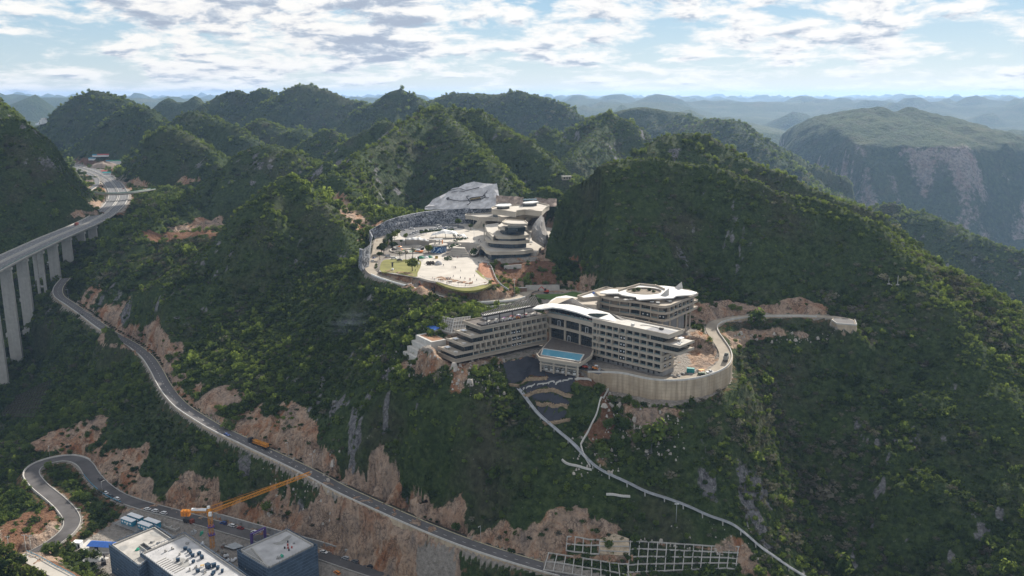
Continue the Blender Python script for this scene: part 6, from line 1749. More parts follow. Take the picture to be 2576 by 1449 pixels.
# walls in the brown slope under the tower
def wall_box(a, b, h, th, name, label, cat, m=M_CONC_PALE, zdrop=1.5):
    e = empty(name, ((a[0] + b[0]) / 2, (a[1] + b[1]) / 2, a[2]), 0, label, cat)
    mb = MB(); mb.bar((a[0], a[1], a[2] + (h - zdrop) / 2), (b[0], b[1], b[2] + (h - zdrop) / 2), th, h + zdrop); rel(mb, e).build('wall', m, e)
    mb = MB(); mb.bar((a[0], a[1], a[2] + h + 0.1), (b[0], b[1], b[2] + h + 0.1), th + 0.2, 0.2); rel(mb, e).build('coping', M_CONC, e)
    return e
wall_box(hit(1268, 679, 500), hit(1312, 675, 500), 2.6, 0.6, 'retaining_wall', 'short grey wall lying across the brown slope under the terraced tower', 'wall')
wall_box(PZ(1322, 730, 167.4), PZ(1407, 729, 167.0), 3.4, 0.7, 'retaining_wall', 'long pale wall at the foot of the brown slope behind the small lawn', 'wall')
# blue drum with the painted wave
def mural_material():
    m = bpy.data.materials.new('wave_mural'); m.use_nodes = True
    T = NT(m.node_tree); pos = T.n('ShaderNodeNewGeometry').outputs['Position']
    w = T.n('ShaderNodeTexWave', {'Vector': pos, 'Scale': 0.28, 'Distortion': 9.0, 'Detail': 3.0, 'Detail Scale': 0.7}, wave_type='RINGS').outputs[1]
    col = T.ramp(w, [(0.25, (0.012, 0.055, 0.19)), (0.5, (0.03, 0.15, 0.40)), (0.72, (0.05, 0.24, 0.52)), (0.86, (0.45, 0.55, 0.62))])
    T.n('ShaderNodeOutputMaterial', {0: T.n('ShaderNodeBsdfPrincipled', {'Base Color': col, 'Roughness': 0.7}).outputs[0]})
    return m
dq = C4(732, 452, pz)
dr = empty('stage_drum', dq, 0, 'round drum building with a blue wave mural at the head of the plaza', 'pavilion')
MB().tube([(0, 0, -0.5), (0, 0, 5.6)], 6.2, 36, sm=False).build('mural_wall', mural_material(), dr)
MB().tube([(0, 0, 5.6), (0, 0, 6.4)], 7.4, 36, sm=False).build('roof_ring', M_PAVE, dr)
for k in range(5):
    a = k * 1.26; MB().box((3.2 * math.cos(a), 3.2 * math.sin(a), 8.2), (0.8, 0.8, 3.6)).build('pillar', [M_ORANGE, M_CONC, M_GLASSBLUE, M_CREAM, M_CONC][k], dr)
MB().box((0, 0.5, 10.2), (7.0, 3.4, 0.4), 0.15).build('canopy', M_TENT, dr)
# sunken play circle
pc = C4(500, 440, pz)
pe_ = empty('play_circle', pc, 0, 'round sunken playground with curved seating and bright play floor left of the drum', 'playground')
def ring(r0, r1, z0, z1, a0, a1, n=40, ex=1.0, ey=1.0):
    vs, fs = [], []
    for k in range(n + 1):
        a = a0 + (a1 - a0) * k / n; c, s = math.cos(a) * ex, math.sin(a) * ey
        vs += [(r0 * c, r0 * s, z1), (r1 * c, r1 * s, z1), (r1 * c, r1 * s, z0), (r0 * c, r0 * s, z0)]
    for k in range(n):
        fs += [(k * 4 + j, k * 4 + (j + 1) % 4, k * 4 + 4 + (j + 1) % 4, k * 4 + 4 + j) for j in range(4)]
    return MB().add(vs, fs)
ring(13.4, 14.3, -0.5, 0.9, 0, 2 * math.pi, 64, 1.0, 1.15).build('rim_wall', M_PAVE, pe_)
for k in range(4):
    ring(8.8 + k * 1.15, 9.9 + k * 1.15, 0, 0.5 + 0.5 * k, 0.2, math.pi - 0.2, 30, 1.0, 1.15).build('seat_row', M_CONC_GREY if k % 2 else M_CONC, pe_)
MB().prism([(8.6 * math.cos(a), 9.5 * math.sin(a)) for a in np.linspace(0, 2 * math.pi, 40)[:-1]], 0.07, 0.16).build('play_floor', M_PAVE, pe_)
ring(2.0, 5.0, 0.16, 0.2, 2.2, 4.4, 20).build('floor_patch', M_ORANGE, pe_); ring(5.3, 8.0, 0.16, 0.2, 5.0, 6.6, 20).build('floor_patch', M_GREENP, pe_)
def play(p, parts, label):
    e = empty('play_structure', p, random.uniform(-.3, .3), label, 'play structure', 'play structures')
    for nm, mb, m in parts: mb.build(nm, m, e)
tower_ = lambda: [('post', MB().box((-1, -1, 1.5), (0.2, 0.2, 3)).box((1, -1, 1.5), (0.2, 0.2, 3)).box((1, 1, 1.5), (0.2, 0.2, 3)).box((-1, 1, 1.5), (0.2, 0.2, 3)), M_STEEL), ('deck', MB().box((0, 0, 1.6), (2.2, 2.2, 0.2)), M_PAVE2)]
play(C4(585, 455, pz + .2), [('hull', MB().box((0, 0, 0.7), (6.0, 2.4, 1.2), 0, taper=1.15), M_ORANGE), ('cabin', MB().box((-0.6, 0, 1.9), (3.2, 1.7, 1.2)), M_PAPER), ('window', MB().box((-0.6, -0.88, 2.0), (2.6, 0.06, 0.5)), M_GLASSBLUE)], 'orange and white boat-shaped play house in the play circle')
play(C4(440, 440, pz + .2), tower_() + [('roof', MB().box((0, 0, 3.4), (2.8, 2.8, 0.8), 0, taper=0.2), M_ORANGE), ('slide', MB().bar((1.2, -0.5, 1.6), (4.6, -1.2, 0.3), 0.9, 0.15), M_ORANGE)], 'play tower with an orange roof and slide at the left of the play circle')
play(C4(470, 470, pz + .2), tower_() + [('roof', MB().box((0, 0, 3.4), (2.6, 2.6, 0.7), 0, taper=0.2), M_GREENP), ('slide', MB().bar((-1.2, -0.5, 1.6), (-4.0, -1.6, 0.3), 0.9, 0.15), M_PAPER)], 'play tower with a green roof at the front of the play circle')
for i, (x, y, r, c) in enumerate([(600, 500, 3.0, M_GREENP), (640, 498, 2.4, M_PAPER), (560, 505, 2.0, M_PAPER), (665, 495, 2.6, M_GREENP)]):
    q = C4(x, y, pz)
    m = MB()
    for k in range(5):
        a0, a1 = k * 0.31, (k + 1) * 0.31
        m.tube([(0, 0, r * 0.6 * math.sin(a0)), (0, 0, r * 0.6 * math.sin(a1))], r * math.cos(a0), 16, r2=r * math.cos(a1))
    o = small_thing('play_mound', m, c, q, 0, ['larger green', 'right-hand white', 'left-hand white', 'rightmost green'][i] + ' rounded play mound in front of the play circle', 'play mound', 'play mounds')
# white membrane roofs
def shell(p, w, d, h, rz, label, m=M_TENT, n=14, peaks=3):
    e = empty('membrane_canopy', p, rz, label, 'canopy')
    vs, fs = [], []
    for i in range(n + 1):
        x = -w / 2 + w * i / n
        for j in range(7):
            y = -d / 2 + d * j / 6
            z = h * (0.35 + 0.65 * math.sin(math.pi * i / n)) * (1 - 0.35 * (abs(y) / (d / 2)) ** 2) + 0.7 * math.sin(i * peaks * 2 * math.pi / n) * (1 if j % 2 else 0.4)
            vs.append((x, y * (0.5 + 0.5 * math.sin(math.pi * i / n)), z))
    for i in range(n):
        for j in range(6): fs.append((i * 7 + j, i * 7 + j + 1, i * 7 + 8 + j, i * 7 + 7 + j))
    MB().add(vs, fs).build('membrane', m, e)
    for x in (-w * 0.32, 0, w * 0.32):
        MB().tube([(x, -d * 0.3, 0), (x, -d * 0.28, h * 0.72)], 0.22, 6).build('mast', M_STEEL, e)
    return e
shell(C4(790, 345, UPPER_Z), 25, 12, 6.8, -0.08, 'large arched white membrane canopy behind the drum on the upper court')
shell(C4(555, 375, UPPER_Z - 1), 23, 6, 3.4, -0.02, 'long low rippled white membrane canopy behind the play circle', peaks=5)
shell(C4(900, 350, UPPER_Z), 12, 7, 3.6, -0.3, 'small white membrane canopy right of the large arched one', peaks=2)
g_ = empty('dinosaur_egg', C4(732, 548, pz), 0, 'grey rounded dome sculpture standing on the white plaza', 'sculpture')
g_['category'] = 'sculpture'; g_.name = 'dome_sculpture'
m = MB()
for k in range(8):
    a0, a1 = k * math.pi / 16, (k + 1) * math.pi / 16
    m.tube([(0, 0, 3.0 * math.sin(a0)), (0, 0, 3.0 * math.sin(a1) + 1e-3)], 2.9 * math.cos(a0), 24, r2=max(0.02, 2.9 * math.cos(a1)))
m.build('dome', mat('grey_shell', (0.40, 0.40, 0.42), 0.6, 0.25, 0.9), g_)
MB().box((0, -2.75, 0.9), (1.3, 0.3, 1.8)).build('doorway', M_CONC, g_)
yb = empty('kiosk', C4(718, 502, pz), 0.1, 'small yellow kiosk beside the dark planting bed on the plaza', 'kiosk')
MB().box((0, 0, 1.1), (2.2, 1.6, 2.2)).build('body', mat('yellow_paint', (0.65, 0.42, 0.06), 0.6), yb); MB().box((0, 0, 2.3), (2.7, 2.0, 0.2)).build('roof', M_CREAM, yb); MB().box((0, -0.82, 1.4), (1.5, 0.06, 0.8)).build('window', M_GLASS, yb)
def plant_bed(pts, z, label, h=0.9, m=M_HEDGE):
    e = empty('planting_bed', (*C4(*np.mean(pts, 0), z)[:2], z), 0, label, 'planting bed')
    op = loop2(pl4(pts, z), 5)
    rel(MB().prism(op, z - 0.1, z + 0.35), e).build('kerb', M_PAVE, e)
    c = np.mean(np.array(op), 0)
    mm = MB(); rgl = random.Random(len(label))
    for k in range(46):
        q = op[rgl.randrange(len(op))]; t = rgl.uniform(0, 0.88); x, y = c[0] + (q[0] - c[0]) * t, c[1] + (q[1] - c[1]) * t
        mm.box((x, y, z + 0.3 + h / 2 * rgl.uniform(.5, 1.2)), (rgl.uniform(.7, 1.6), rgl.uniform(.7, 1.6), h * rgl.uniform(.6, 1.3)), rgl.uniform(0, 3), taper=0.45)
    o = rel(mm, e).build('planting', m, e); o['kind'] = 'stuff'
plant_bed([(768, 500), (800, 488), (840, 496), (848, 515), (800, 521), (768, 516)], pz, 'oval green planting bed in the middle of the white plaza')
plant_bed([(622, 540), (650, 528), (700, 528), (722, 545), (690, 556), (640, 554)], pz, 'dark planting bed left of the grey dome sculpture', 1.2, M_SOILDARK)
plant_bed([(975, 440), (1005, 428), (1035, 440), (1025, 470), (990, 478), (968, 462)], pz + 2, 'curved planted bed at the right side of the steps', 1.8)
plant_bed([(800, 415), (850, 398), (900, 395), (890, 405), (840, 420), (800, 432)], UPPER_Z - 1, 'narrow planted bed at the top left of the steps', 1.0)
plant_bed([(840, 370), (890, 352), (940, 345), (960, 352), (900, 368), (860, 380)], UPPER_Z, 'planted bed beside the small white canopy', 0.9)
for i, (x, y) in enumerate([(386, 590), (581, 545)]):
    e = empty('speaker_tower', C4(x, y, pz + .2), 0, ('black loudspeaker tower on the yellowish lawn', 'black loudspeaker tower at the left edge of the white plaza')[i], 'loudspeaker')
    MB().box((0, 0, 0.6), (1.4, 1.4, 1.2)).build('base', M_PAPER, e); MB().box((0, 0, 3.2), (0.25, 0.25, 4.2)).build('post', M_STEEL, e); MB().box((0, -0.2, 4.2), (1.1, 0.8, 3.2)).build('speaker', M_DARK, e)
# tall lamps
GLP = 'tall lamp posts round the plaza'
for (x, y, z, h, lab) in [(175, 578, 177, 12, 'tall lamp post beside the road left of the lawn'), (338, 395, 181, 12, 'tall lamp post by the dark trees left of the play circle'), (648, 270, 184, 12, 'tall lamp post between parked cars in front of the dark carved wall, left one'),
                          (778, 255, 184, 12, 'tall lamp post between parked cars in front of the dark carved wall, right one'), (997, 280, 184, 15, 'tall lamp post in front of the low curved wall of the museum'), (1001, 400, 184, 12, 'tall lamp post left of the terraced tower'), (1305, 790, 168, 12, 'tall pole at the roadside below the orange earth slope')]:
    e = empty('lamp_post', C4(x, y, z), 0, lab, 'lamp post', GLP)
    MB().tube([(0, 0, 0), (0, 0, h)], 0.16, 6, r2=0.09).build('pole', M_STEEL, e); MB().box((0, 0, h), (1.6, 0.3, 0.25)).build('lamp_head', M_WHITE, e)

# ------------------------------------------------------------------ terraced tower
TW = empty('terraced_tower', C3(860, 900, 179), 0, 'beige visitor tower of stepped curved terraces with dark glass bands beside the plaza', 'tower')
def tb_(mb, name, m, parent=None):
    o = rel(mb, TW).build(name, m, TW)
    if parent: o.parent = parent
    return o
def tier(front, depth, z0, z1, name, m, shrink=0.0):
    """outline from its surveyed front points, closed round the back"""
    f = [np.array(C3(x, y, z1)[:2]) for x, y in front]
    back = [f[-1] + np.array([-2.0, depth]), f[0] + np.array([3.0, depth])]
    poly = [tuple(q) for q in f] + [tuple(q) for q in back]
    if shrink: poly = inset(poly, shrink)
    return poly, MB().prism(poly, z0, z1)
tiers = [([(415, 792), (470, 780), (505, 800), (545, 845), (600, 862), (720, 864), (860, 858), (1000, 856), (1100, 850), (1220, 828)], 24, 183.6, 185.6),
         ([(535, 668), (560, 690), (640, 702), (760, 712), (900, 716), (1000, 714), (1100, 706), (1168, 696)], 18, 189.2, 191.0),
         ([(590, 580), (640, 612), (690, 636), (780, 642), (900, 644), (1000, 640), (1100, 632), (1160, 618)], 17, 193.6, 195.2),
         ([(712, 480), (730, 508), (800, 522), (900, 526), (1000, 524), (1080, 518), (1140, 510)], 15, 198.9, 200.4)]
zfl = 179.3
for k, (front, dep, z0, z1) in enumerate(tiers):
    poly, mb = tier(front, dep, z0, z1, 'terrace', M_CREAM)
    tb_(mb, 'terrace_slab', M_CREAM)
    tb_(MB().prism(inset(poly, 0.7), z1, z1 + 0.05), 'terrace_paving', M_PAVE)
    ed = MB()
    for i in range(len(front) - 1): ed.bar((*poly[i], z1 + 0.35), (*poly[i + 1], z1 + 0.35), 0.35, 0.7)
    tb_(ed, 'parapet', M_CREAM)
    gp = inset(poly, 2.6 if k else 2.0)
    gl = tb_(MB().prism(gp, zfl, z0), 'glass_band', M_GLASSBLUE)
    mu = MB()
    for i in range(len(front) - 1):
        a, b = np.array(gp[i]), np.array(gp[i + 1]); L = np.hypot(*(b - a)); n = max(1, int(L / 1.5))
        for j in range(n):
            q = a + (b - a) * j / n; mu.box((q[0], q[1], (zfl + z0) / 2), (0.16, 0.22, z0 - zfl))
    o = rel(mu, TW).build('mullion', M_FRAME, gl)
    zfl = z1
base, mb = tier([(520, 915), (545, 945), (620, 957), (800, 960), (1000, 960), (1150, 947), (1225, 922)], 20, 176.5, 179.3, 'base', M_CREAM)
tb_(mb, 'base_slab', M_CREAM)
topf = [(815, 500), (870, 508), (1000, 510), (1110, 500)]
poly, mb = tier(topf, 9, 200.4, 203.2, 'x', M_CREAM); g = tb_(mb, 'pavilion_glazing', M_GLASS)
poly, mb = tier([(778, 432), (800, 446), (900, 462), (1040, 466), (1120, 462), (1140, 448)], 12, 203.2, 204.4, 'roof', M_CREAM)
tb_(mb, 'roof', M_CREAM); tb_(MB().prism(inset(poly, 1.4), 204.4, 204.46), 'roof_deck', M_PAVE)
ed = MB()
for i in range(len(poly)): ed.bar((*poly[i], 204.7), (*poly[(i + 1) % len(poly)], 204.7), 0.5, 0.7)
tb_(ed, 'parapet', M_CREAM)
# left sweep of the terraces
for (a, b, z0, z1) in [([(525, 470), (590, 460), (720, 440), (735, 470), (715, 520), (690, 600), (640, 640), (560, 560)], 0, 192.2, 195.4), ([(535, 650), (600, 580), (660, 620), (700, 680), (600, 690)], 0, 188.0, 190.6)]:
    tb_(MB().prism([C3(x, y, z1)[:2] for x, y in a], z0, z1), 'side_terrace', M_CREAM)
    tb_(MB().prism(inset([C3(x, y, z1)[:2] for x, y in a], 0.8), z1, z1 + 0.06), 'terrace_paving', M_PAVE)
for (x, y) in [(545, 640), (520, 660), (575, 600)]:
    q = C3(x, y, 186); tb_(MB().box((q[0], q[1], 188.2), (0.9, 0.9, 8.4)), 'column', M_CREAM)

# ------------------------------------------------------------------ museum behind the tower
MS = empty('museum', C3(900, 330, 184), 0, 'beige museum of stacked curved slabs with small roof pavilions at the foot of the cliffs', 'museum')
def ms_(mb, name, m): return rel(mb, MS).build(name, m, MS)
def slab_from(pts, z0, z1, deep=None):
    f = [np.array(C3(x, y, z1)[:2]) for x, y in pts]
    return [tuple(q) for q in f]
for (pts, z0, z1, roofm) in [
    ([(250, 345), (330, 350), (440, 372), (620, 372), (720, 380), (860, 385), (1000, 375), (1120, 395), (1230, 330), (1290, 320), (1100, 290), (700, 300), (430, 320), (260, 325)], 190.5, 193.2, M_PAVE2),
    ([(715, 350), (760, 372), (860, 388), (980, 380), (1060, 345), (1150, 320), (1290, 305), (1345, 290), (1250, 255), (960, 285), (800, 315), (725, 335)], 193.2, 196.6, M_PAVE),
    ([(625, 245), (640, 262), (760, 272), (890, 290), (970, 300), (975, 280), (1100, 265), (1340, 290), (1400, 225), (1450, 200), (1300, 165), (1060, 190), (880, 205), (680, 215), (630, 228)], 201.5, 205.0, M_PAVE)]:
    poly = [C3(x, y, z1)[:2] for x, y in pts]
    ms_(MB().prism(poly, z0, z1), 'floor_slab', M_CREAM); ms_(MB().prism(inset(poly, 1.2), z1, z1 + 0.06), 'roof_paving', roofm)
    ed = MB()
    for i in range(len(poly)): ed.bar((*poly[i], z1 + 0.5), (*poly[(i + 1) % len(poly)], z1 + 0.5), 0.5, 1.0)
    ms_(ed, 'parapet', M_CREAM)
for (pts, z0, z1, m) in [([(640, 350), (720, 372), (760, 372), (740, 330), (660, 330)], 193.2, 201.5, M_GLASSBLUE),
                         ([(760, 360), (1000, 360), (1280, 330), (1290, 300), (1000, 300), (800, 310)], 184, 201.5, M_GLASS),
                         ([(1060, 400), (1290, 330), (1340, 310), (1300, 300), (1060, 350)], 182, 193.2, M_CREAM), ([(1120, 420), (1300, 320), (1340, 300), (1200, 300)], 182, 190, M_GLASS)]:
    ms_(MB().prism([C3(x, y, z0)[:2] for x, y in pts], z0, z1), 'glass_wall' if m is not M_CREAM else 'wall', m)
for k in range(4):      # low entrance wall of curved courses
    x0 = 360 + k * 16
    poly = [C3(x, y, 184)[:2] for x, y in [(x0, 520), (x0 + 60, 524), (480, 522), (530, 522), (720, 470), (720, 430), (x0 + 20, 480)]]
    ms_(MB().prism(inset(poly, k * 0.3), 184 + k * 1.65, 184 + (k + 1) * 1.65 - 0.12), 'wall_course', M_CREAM)
ms_(MB().prism([C3(x, y, 184)[:2] for x, y in [(320, 470), (420, 470), (620, 440), (620, 420), (330, 440)]], 184, 190.5), 'entrance_glazing', M_GLASS)
for (pts, pts2, z0, z1) in [([(700, 248), (880, 240), (880, 225), (705, 230)], [(670, 190), (700, 198), (800, 202), (880, 196), (912, 178), (890, 166), (720, 172)], 205, 209.3),
                            ([(1075, 208), (1270, 200), (1270, 180), (1075, 185)], [(1068, 150), (1110, 160), (1200, 158), (1298, 142), (1285, 132), (1220, 126), (1085, 142)], 205, 210.5),
                            ([(990, 318), (1110, 330), (1255, 292), (1250, 270), (1000, 285)], [(945, 260), (1000, 275), (1110, 282), (1280, 242), (1250, 234), (1100, 240)], 196.6, 203)]:
    ms_(MB().prism([C3(x, y, z0)[:2] for x, y in pts], z0, z1 + 0.0), 'pavilion_glazing', M_GLASS)
    rp_ = [C3(x, y, z1 + 0.9)[:2] for x, y in pts2]
    ms_(MB().prism(rp_, z1 + 0.003, z1 + 0.9), 'pavilion_roof', M_ROOFWHITE)

# ------------------------------------------------------------------ carved rock wall with its great fossil relief
def carved_material(name, lo, hi, sc):
    m = bpy.data.materials.new(name); m.use_nodes = True
    T = NT(m.node_tree); pos = T.n('ShaderNodeNewGeometry').outputs['Position']
    w = T.noise(pos, sc, 5, 0.55, 3.0)
    n = T.noise(pos, 0.25, 6, 0.65)
    col = T.ramp(T.math('ADD', T.math('MULTIPLY', w, 0.7), T.math('MULTIPLY', n, 0.3)), [(0.42, lo), (0.5, tuple((a + b) / 2.4 for a, b in zip(lo, hi))), (0.58, hi)])
    b = T.n('ShaderNodeBsdfPrincipled', {'Base Color': col, 'Roughness': 0.9})
    bn = T.n('ShaderNodeBump', {'Height': w, 'Strength': 0.9, 'Distance': 0.8}); T.link(bn.outputs[0], b.inputs['Normal'])
    T.n('ShaderNodeOutputMaterial', {0: b.outputs[0]})
    return m
M_CARVED = carved_material('carved_dark_rock', (0.035, 0.042, 0.055), (0.36, 0.37, 0.40), 0.22)
M_PALEROCK = mat('pale_sprayed_rock', (0.52, 0.51, 0.52), 0.9, 0.28, 0.2, bump=1.0, bump_scale=0.3, streak=0.3)
CV = empty('carved_wall', C4(700, 200, 184), 0, 'dark carved relief wall curving behind the parking of the plaza', 'relief wall')
base_l = [(125, 560, 177), (150, 590, 177), (205, 560, 178), (222, 400, 181), (200, 352, 181), (330, 320, 183), (420, 296, 184), (520, 272, 184), (620, 254, 184), (720, 246, 184), (840, 243, 184), (960, 240, 184), (1080, 236, 184), (1140, 232, 184)]
top_v = [430, 440, 400, 340, 292, 218, 190, 168, 150, 140, 132, 124, 120, 118]
rows = []
for j in range(7):
    t = j / 6
    row = []
    for (x, y, z), tv in zip(base_l, top_v):
        b = C4(x, y, z); d = ray(859 + x / 3, 483 + tv / 3); yb = b[1] + 3.5
        zt = CAMZ + d[2] / d[1] * yb
        jit = 0.7 * math.sin(x * 0.7 + j * 2.1) if 0 < j < 6 else 0
        row.append((b[0] + (0.4 + t) * 0.5, b[1] + 3.5 * t + jit, b[2] - 1 + (zt - b[2] + 1) * t))
    rows.append(row)
nc = len(base_l)
vs = [q for r_ in rows for q in r_] + [(q[0], q[1] + 4, q[2]) for q in rows[-1]]
fs = [(j * nc + i, j * nc + i + 1, (j + 1) * nc + i + 1, (j + 1) * nc + i) for j in range(7) for i in range(nc - 1)]
rel(MB().add(vs, fs), CV).build('relief', M_CARVED, CV)
FW = empty('fossil_wall', C4(900, 90, 200), 0, 'pale grey rock face with a huge dark fossil reptile drawn across it', 'relief wall')
def face_pt(x, y, off=0.0):
    """point of the leaning pale face for a place in the close-up of the plaza"""
    yb = 789 + (130 - y) * 0.13 + 3 * math.sin(x * 0.01) - off
    d = ray(859 + x / 3, 483 + y / 3)
    return (d[0] / d[1] * yb, yb, CAMZ + d[2] / d[1] * yb)
topo = [(630, 112), (660, 88), (690, 62), (740, 30), (790, 4), (840, -22), (885, -40), (930, -64), (1000, -72), (1080, -70), (1150, -62), (1172, -58), (1182, -20), (1190, 40), (1195, 84)]
bx = np.linspace(628, 1192, 15)
rows = []
for j in range(6):
    t = j / 5
    rows.append([face_pt(bx[i] * (1 - t) + topo[i][0] * t, (134 - 0.02 * (bx[i] - 628)) * (1 - t) + topo[i][1] * t - (7 * math.sin(i * 4.1) if j == 5 else 0), 1.3 * math.sin(i * 2.3 + j * 1.7)) for i in range(15)])
vs = [q for r_ in rows for q in r_] + [(q[0], q[1] + 6, q[2] - 1) for q in rows[-1]]
fs = [(j * 15 + i, j * 15 + i + 1, (j + 1) * 15 + i + 1, (j + 1) * 15 + i) for j in range(6) for i in range(14)]
rel(MB().add(vs, fs), FW).build('rock_face', M_PALEROCK, FW)
M_FOSSIL = mat('fossil_paint', (0.045, 0.045, 0.05), 0.9, 0.2); M_FOSSILG = mat('fossil_ochre', (0.22, 0.17, 0.08), 0.9, 0.3)
def fline(pts, r, nm='fossil_bone', m=None, off=1.2):
    q = spline([face_pt(x, y, off) for x, y in pts], 1.0); rel(MB().tube([tuple(p) for p in q], r, 5), FW).build(nm, m or M_FOSSIL, FW)
fline([(792, 46), (830, 58), (880, 66), (930, 66), (966, 62)], 0.34)
fline([(958, 56), (980, 44), (1020, 38), (1060, 34), (1084, 22)], 0.42); fline([(960, 68), (990, 64), (1030, 58), (1066, 48), (1088, 30)], 0.42)
fline([(972, 57), (1010, 50), (1050, 44)], 0.75, 'fossil_body', M_FOSSILG)
for x in range(975, 1070, 12): fline([(x, 45 - (x - 975) * 0.1), (x + 4, 62 - (x - 975) * 0.14)], 0.22)
fline([(962, 60), (950, 46), (944, 32), (962, 30)], 0.36); fline([(964, 66), (972, 80), (958, 92), (946, 98)], 0.36)
fline([(1070, 30), (1082, 12), (1096, 0), (1100, -14)], 0.32); fline([(1076, 40), (1100, 44), (1112, 40)], 0.32)
fline([(792, 46), (806, 40), (812, 52), (798, 56), (792, 46)], 0.34)
fline([(800, -6), (850, -20), (900, -24), (940, -14), (985, -22), (1040, -36)], 0.3); fline([(830, 2), (880, -8), (930, -4)], 0.26)
# raw pinkish cut behind the museum and the grey sprayed buttress beside the tower
rc = empty('rock_cut', C3(1100, 100, 205), 0, 'raw pinkish rock cutting above the museum right of the fossil wall', 'rock face')
vs, fs = [], []
rgc = random.Random(4)
for j in range(5):
    for i in range(25):
        x = 690 + i * 36; y = 208 - j * (40 - 0.5 * i) + rgc.uniform(-5, 5) * (j > 0)
        d = ray(1126.9 + x * 0.1759, 483 + y * 0.1759); yb = 786 + j * 3 + rgc.uniform(-1.5, 1.5) - i * 0.8
        vs.append((d[0] / d[1] * yb, yb, CAMZ + d[2] / d[1] * yb))
fs = [(j * 25 + i, j * 25 + i + 1, (j + 1) * 25 + i + 1, (j + 1) * 25 + i) for j in range(4) for i in range(24)]
M_CUT = mat('pinkish_cut_rock', (0.30, 0.235, 0.195), 0.95, 0.4, 0.25, bump=0.9, bump_scale=0.5, streak=0.5)
rel(MB().add(vs, fs), rc).build('rock_face', M_CUT, rc)
bt = empty('rock_buttress', C3(1280, 600, 190), 0, 'grey sprayed rock buttress between the tower and the green hill', 'rock face')
ol = [(1185, 600), (1215, 480), (1250, 425), (1330, 330), (1370, 360), (1400, 520), (1440, 640), (1440, 760), (1380, 800), (1280, 740), (1200, 690)]
cc = (1310, 590)
vs = []
for k, (f_, dy) in enumerate([(1.0, 5), (0.7, 0), (0.35, -2.5)]):
    for i, (x, y) in enumerate(ol):
        xx, yy = cc[0] + (x - cc[0]) * f_, cc[1] + (y - cc[1]) * f_
        d = ray(1126.9 + xx * 0.1759, 483 + yy * 0.1759); yb = 648 + (700 - yy) * 0.06 + dy + 1.2 * math.sin(i * 2.7 + k)
        vs.append((d[0] / d[1] * yb, yb, CAMZ + d[2] / d[1] * yb))
n = len(ol)
fs = [(k * n + i, k * n + (i + 1) % n, (k + 1) * n + (i + 1) % n, (k + 1) * n + i) for k in range(2) for i in range(n)] + [tuple(2 * n + i for i in range(n))]
rel(MB().add(vs, fs), bt).build('rock_face', mat('grey_sprayed_rock', (0.27, 0.255, 0.245), 0.95, 0.3, 0.3, bump=0.9, bump_scale=0.45, streak=0.5), bt)

# ------------------------------------------------------------------ cars at the plaza
GC = 'cars parked round the plaza'
def car_c4(x, y, z, rz, c, k, lab): car(tuple(C4(x, y, z + 0.12)), rz, c, k, lab, GC)
car_c4(235, 527, 177.4, 1.1, 'white', 'car', 'white car on the road left of the lawn, nearer of two')
car_c4(250, 505, 177.6, 1.1, 'blue', 'car', 'blue car on the road left of the lawn behind a white one')
car_c4(352, 492, pz + .1, 0.1, 'silver', 'suv', 'silver car at the back of the lawn, leftmost of three')
car_c4(396, 505, pz + .1, 0.0, 'white', 'suv', 'white car at the back of the lawn between the trees')
car_c4(440, 516, pz + .1, -0.2, 'grey', 'car', 'grey car at the back of the lawn, rightmost of three')
for i, (x, y, c, k) in enumerate([(465, 290, 'silver', 'car'), (533, 280, 'white', 'suv'), (528, 322, 'white', 'car'), (548, 312, 'silver', 'car'), (570, 303, 'white', 'car'), (608, 300, 'black', 'suv'), (640, 292, 'white', 'car'), (678, 288, 'silver', 'suv'), (712, 284, 'white', 'suv'), (748, 280, 'white', 'van'), (770, 278, 'blue', 'car'), (800, 276, 'white', 'suv'), (830, 274, 'silver', 'suv'), (735, 262, 'white', 'van')]):
    nm = ['beside the left lamp post', 'under the carved wall at the bend', 'nearest the low canopy', 'second from the low canopy', 'third from the low canopy', 'left of the large arched canopy', 'at the left end of the arched canopy row', 'third along the arched canopy row', 'fourth along the arched canopy row', 'long and low in the arched canopy row', 'between two white ones behind the arched canopy', 'behind the peak of the arched canopy', 'at the right end of the arched canopy row', 'alone against the carved wall'][i]
    car_c4(x, y, 184.05, 0.35 if i in (2, 3, 4) else 0.05, c, k, '%s parked car %s' % (c, nm))
car_on(PLAZA_ROAD, 1030, 716, 174, 0.5, 'white', 'pickup', 'white pickup on the road below the plaza lawn')
car(tuple(C4(1432, 385, 185)), 1.4, 'white', 'car', 'white car behind the right end of the terraced tower')
def digger(p, rz, paint, label):
    e = empty('excavator', p, rz, label, 'excavator')
    for y in (-1.0, 1.0): MB().box((0, y, 0.45), (3.4, 0.55, 0.9), 0, taper=0.85).build('track', M_RUBBER, e)
    MB().box((-0.4, 0, 1.6), (3.0, 2.3, 1.2), 0, taper=0.92).build('body', paint, e); MB().box((0.5, 0.6, 2.5), (1.4, 1.0, 1.5), 0, taper=0.9).build('cab', M_CARGLASS, e)
    MB().bar((1.0, -0.3, 1.8), (3.6, -0.3, 4.2), 0.45).bar((3.6, -0.3, 4.2), (5.6, -0.3, 2.2), 0.38).build('boom', paint, e); MB().box((5.6, -0.3, 1.6), (0.9, 1.0, 1.0), 0, taper=0.7).build('bucket', M_DARK, e)
    return e
q, a = along(PLAZA_ROAD, nearest_s(PLAZA_ROAD, PZ(1062, 726, 172)))
digger((q[0], q[1] + 1, q[2]), a + 2.6, mat('rusty_red_paint', (0.32, 0.12, 0.07), 0.6, 0.2), 'rusty red excavator on the road below the plaza cliff')
q, a = along(PLAZA_ROAD, nearest_s(PLAZA_ROAD, PZ(1092, 738, 171)))
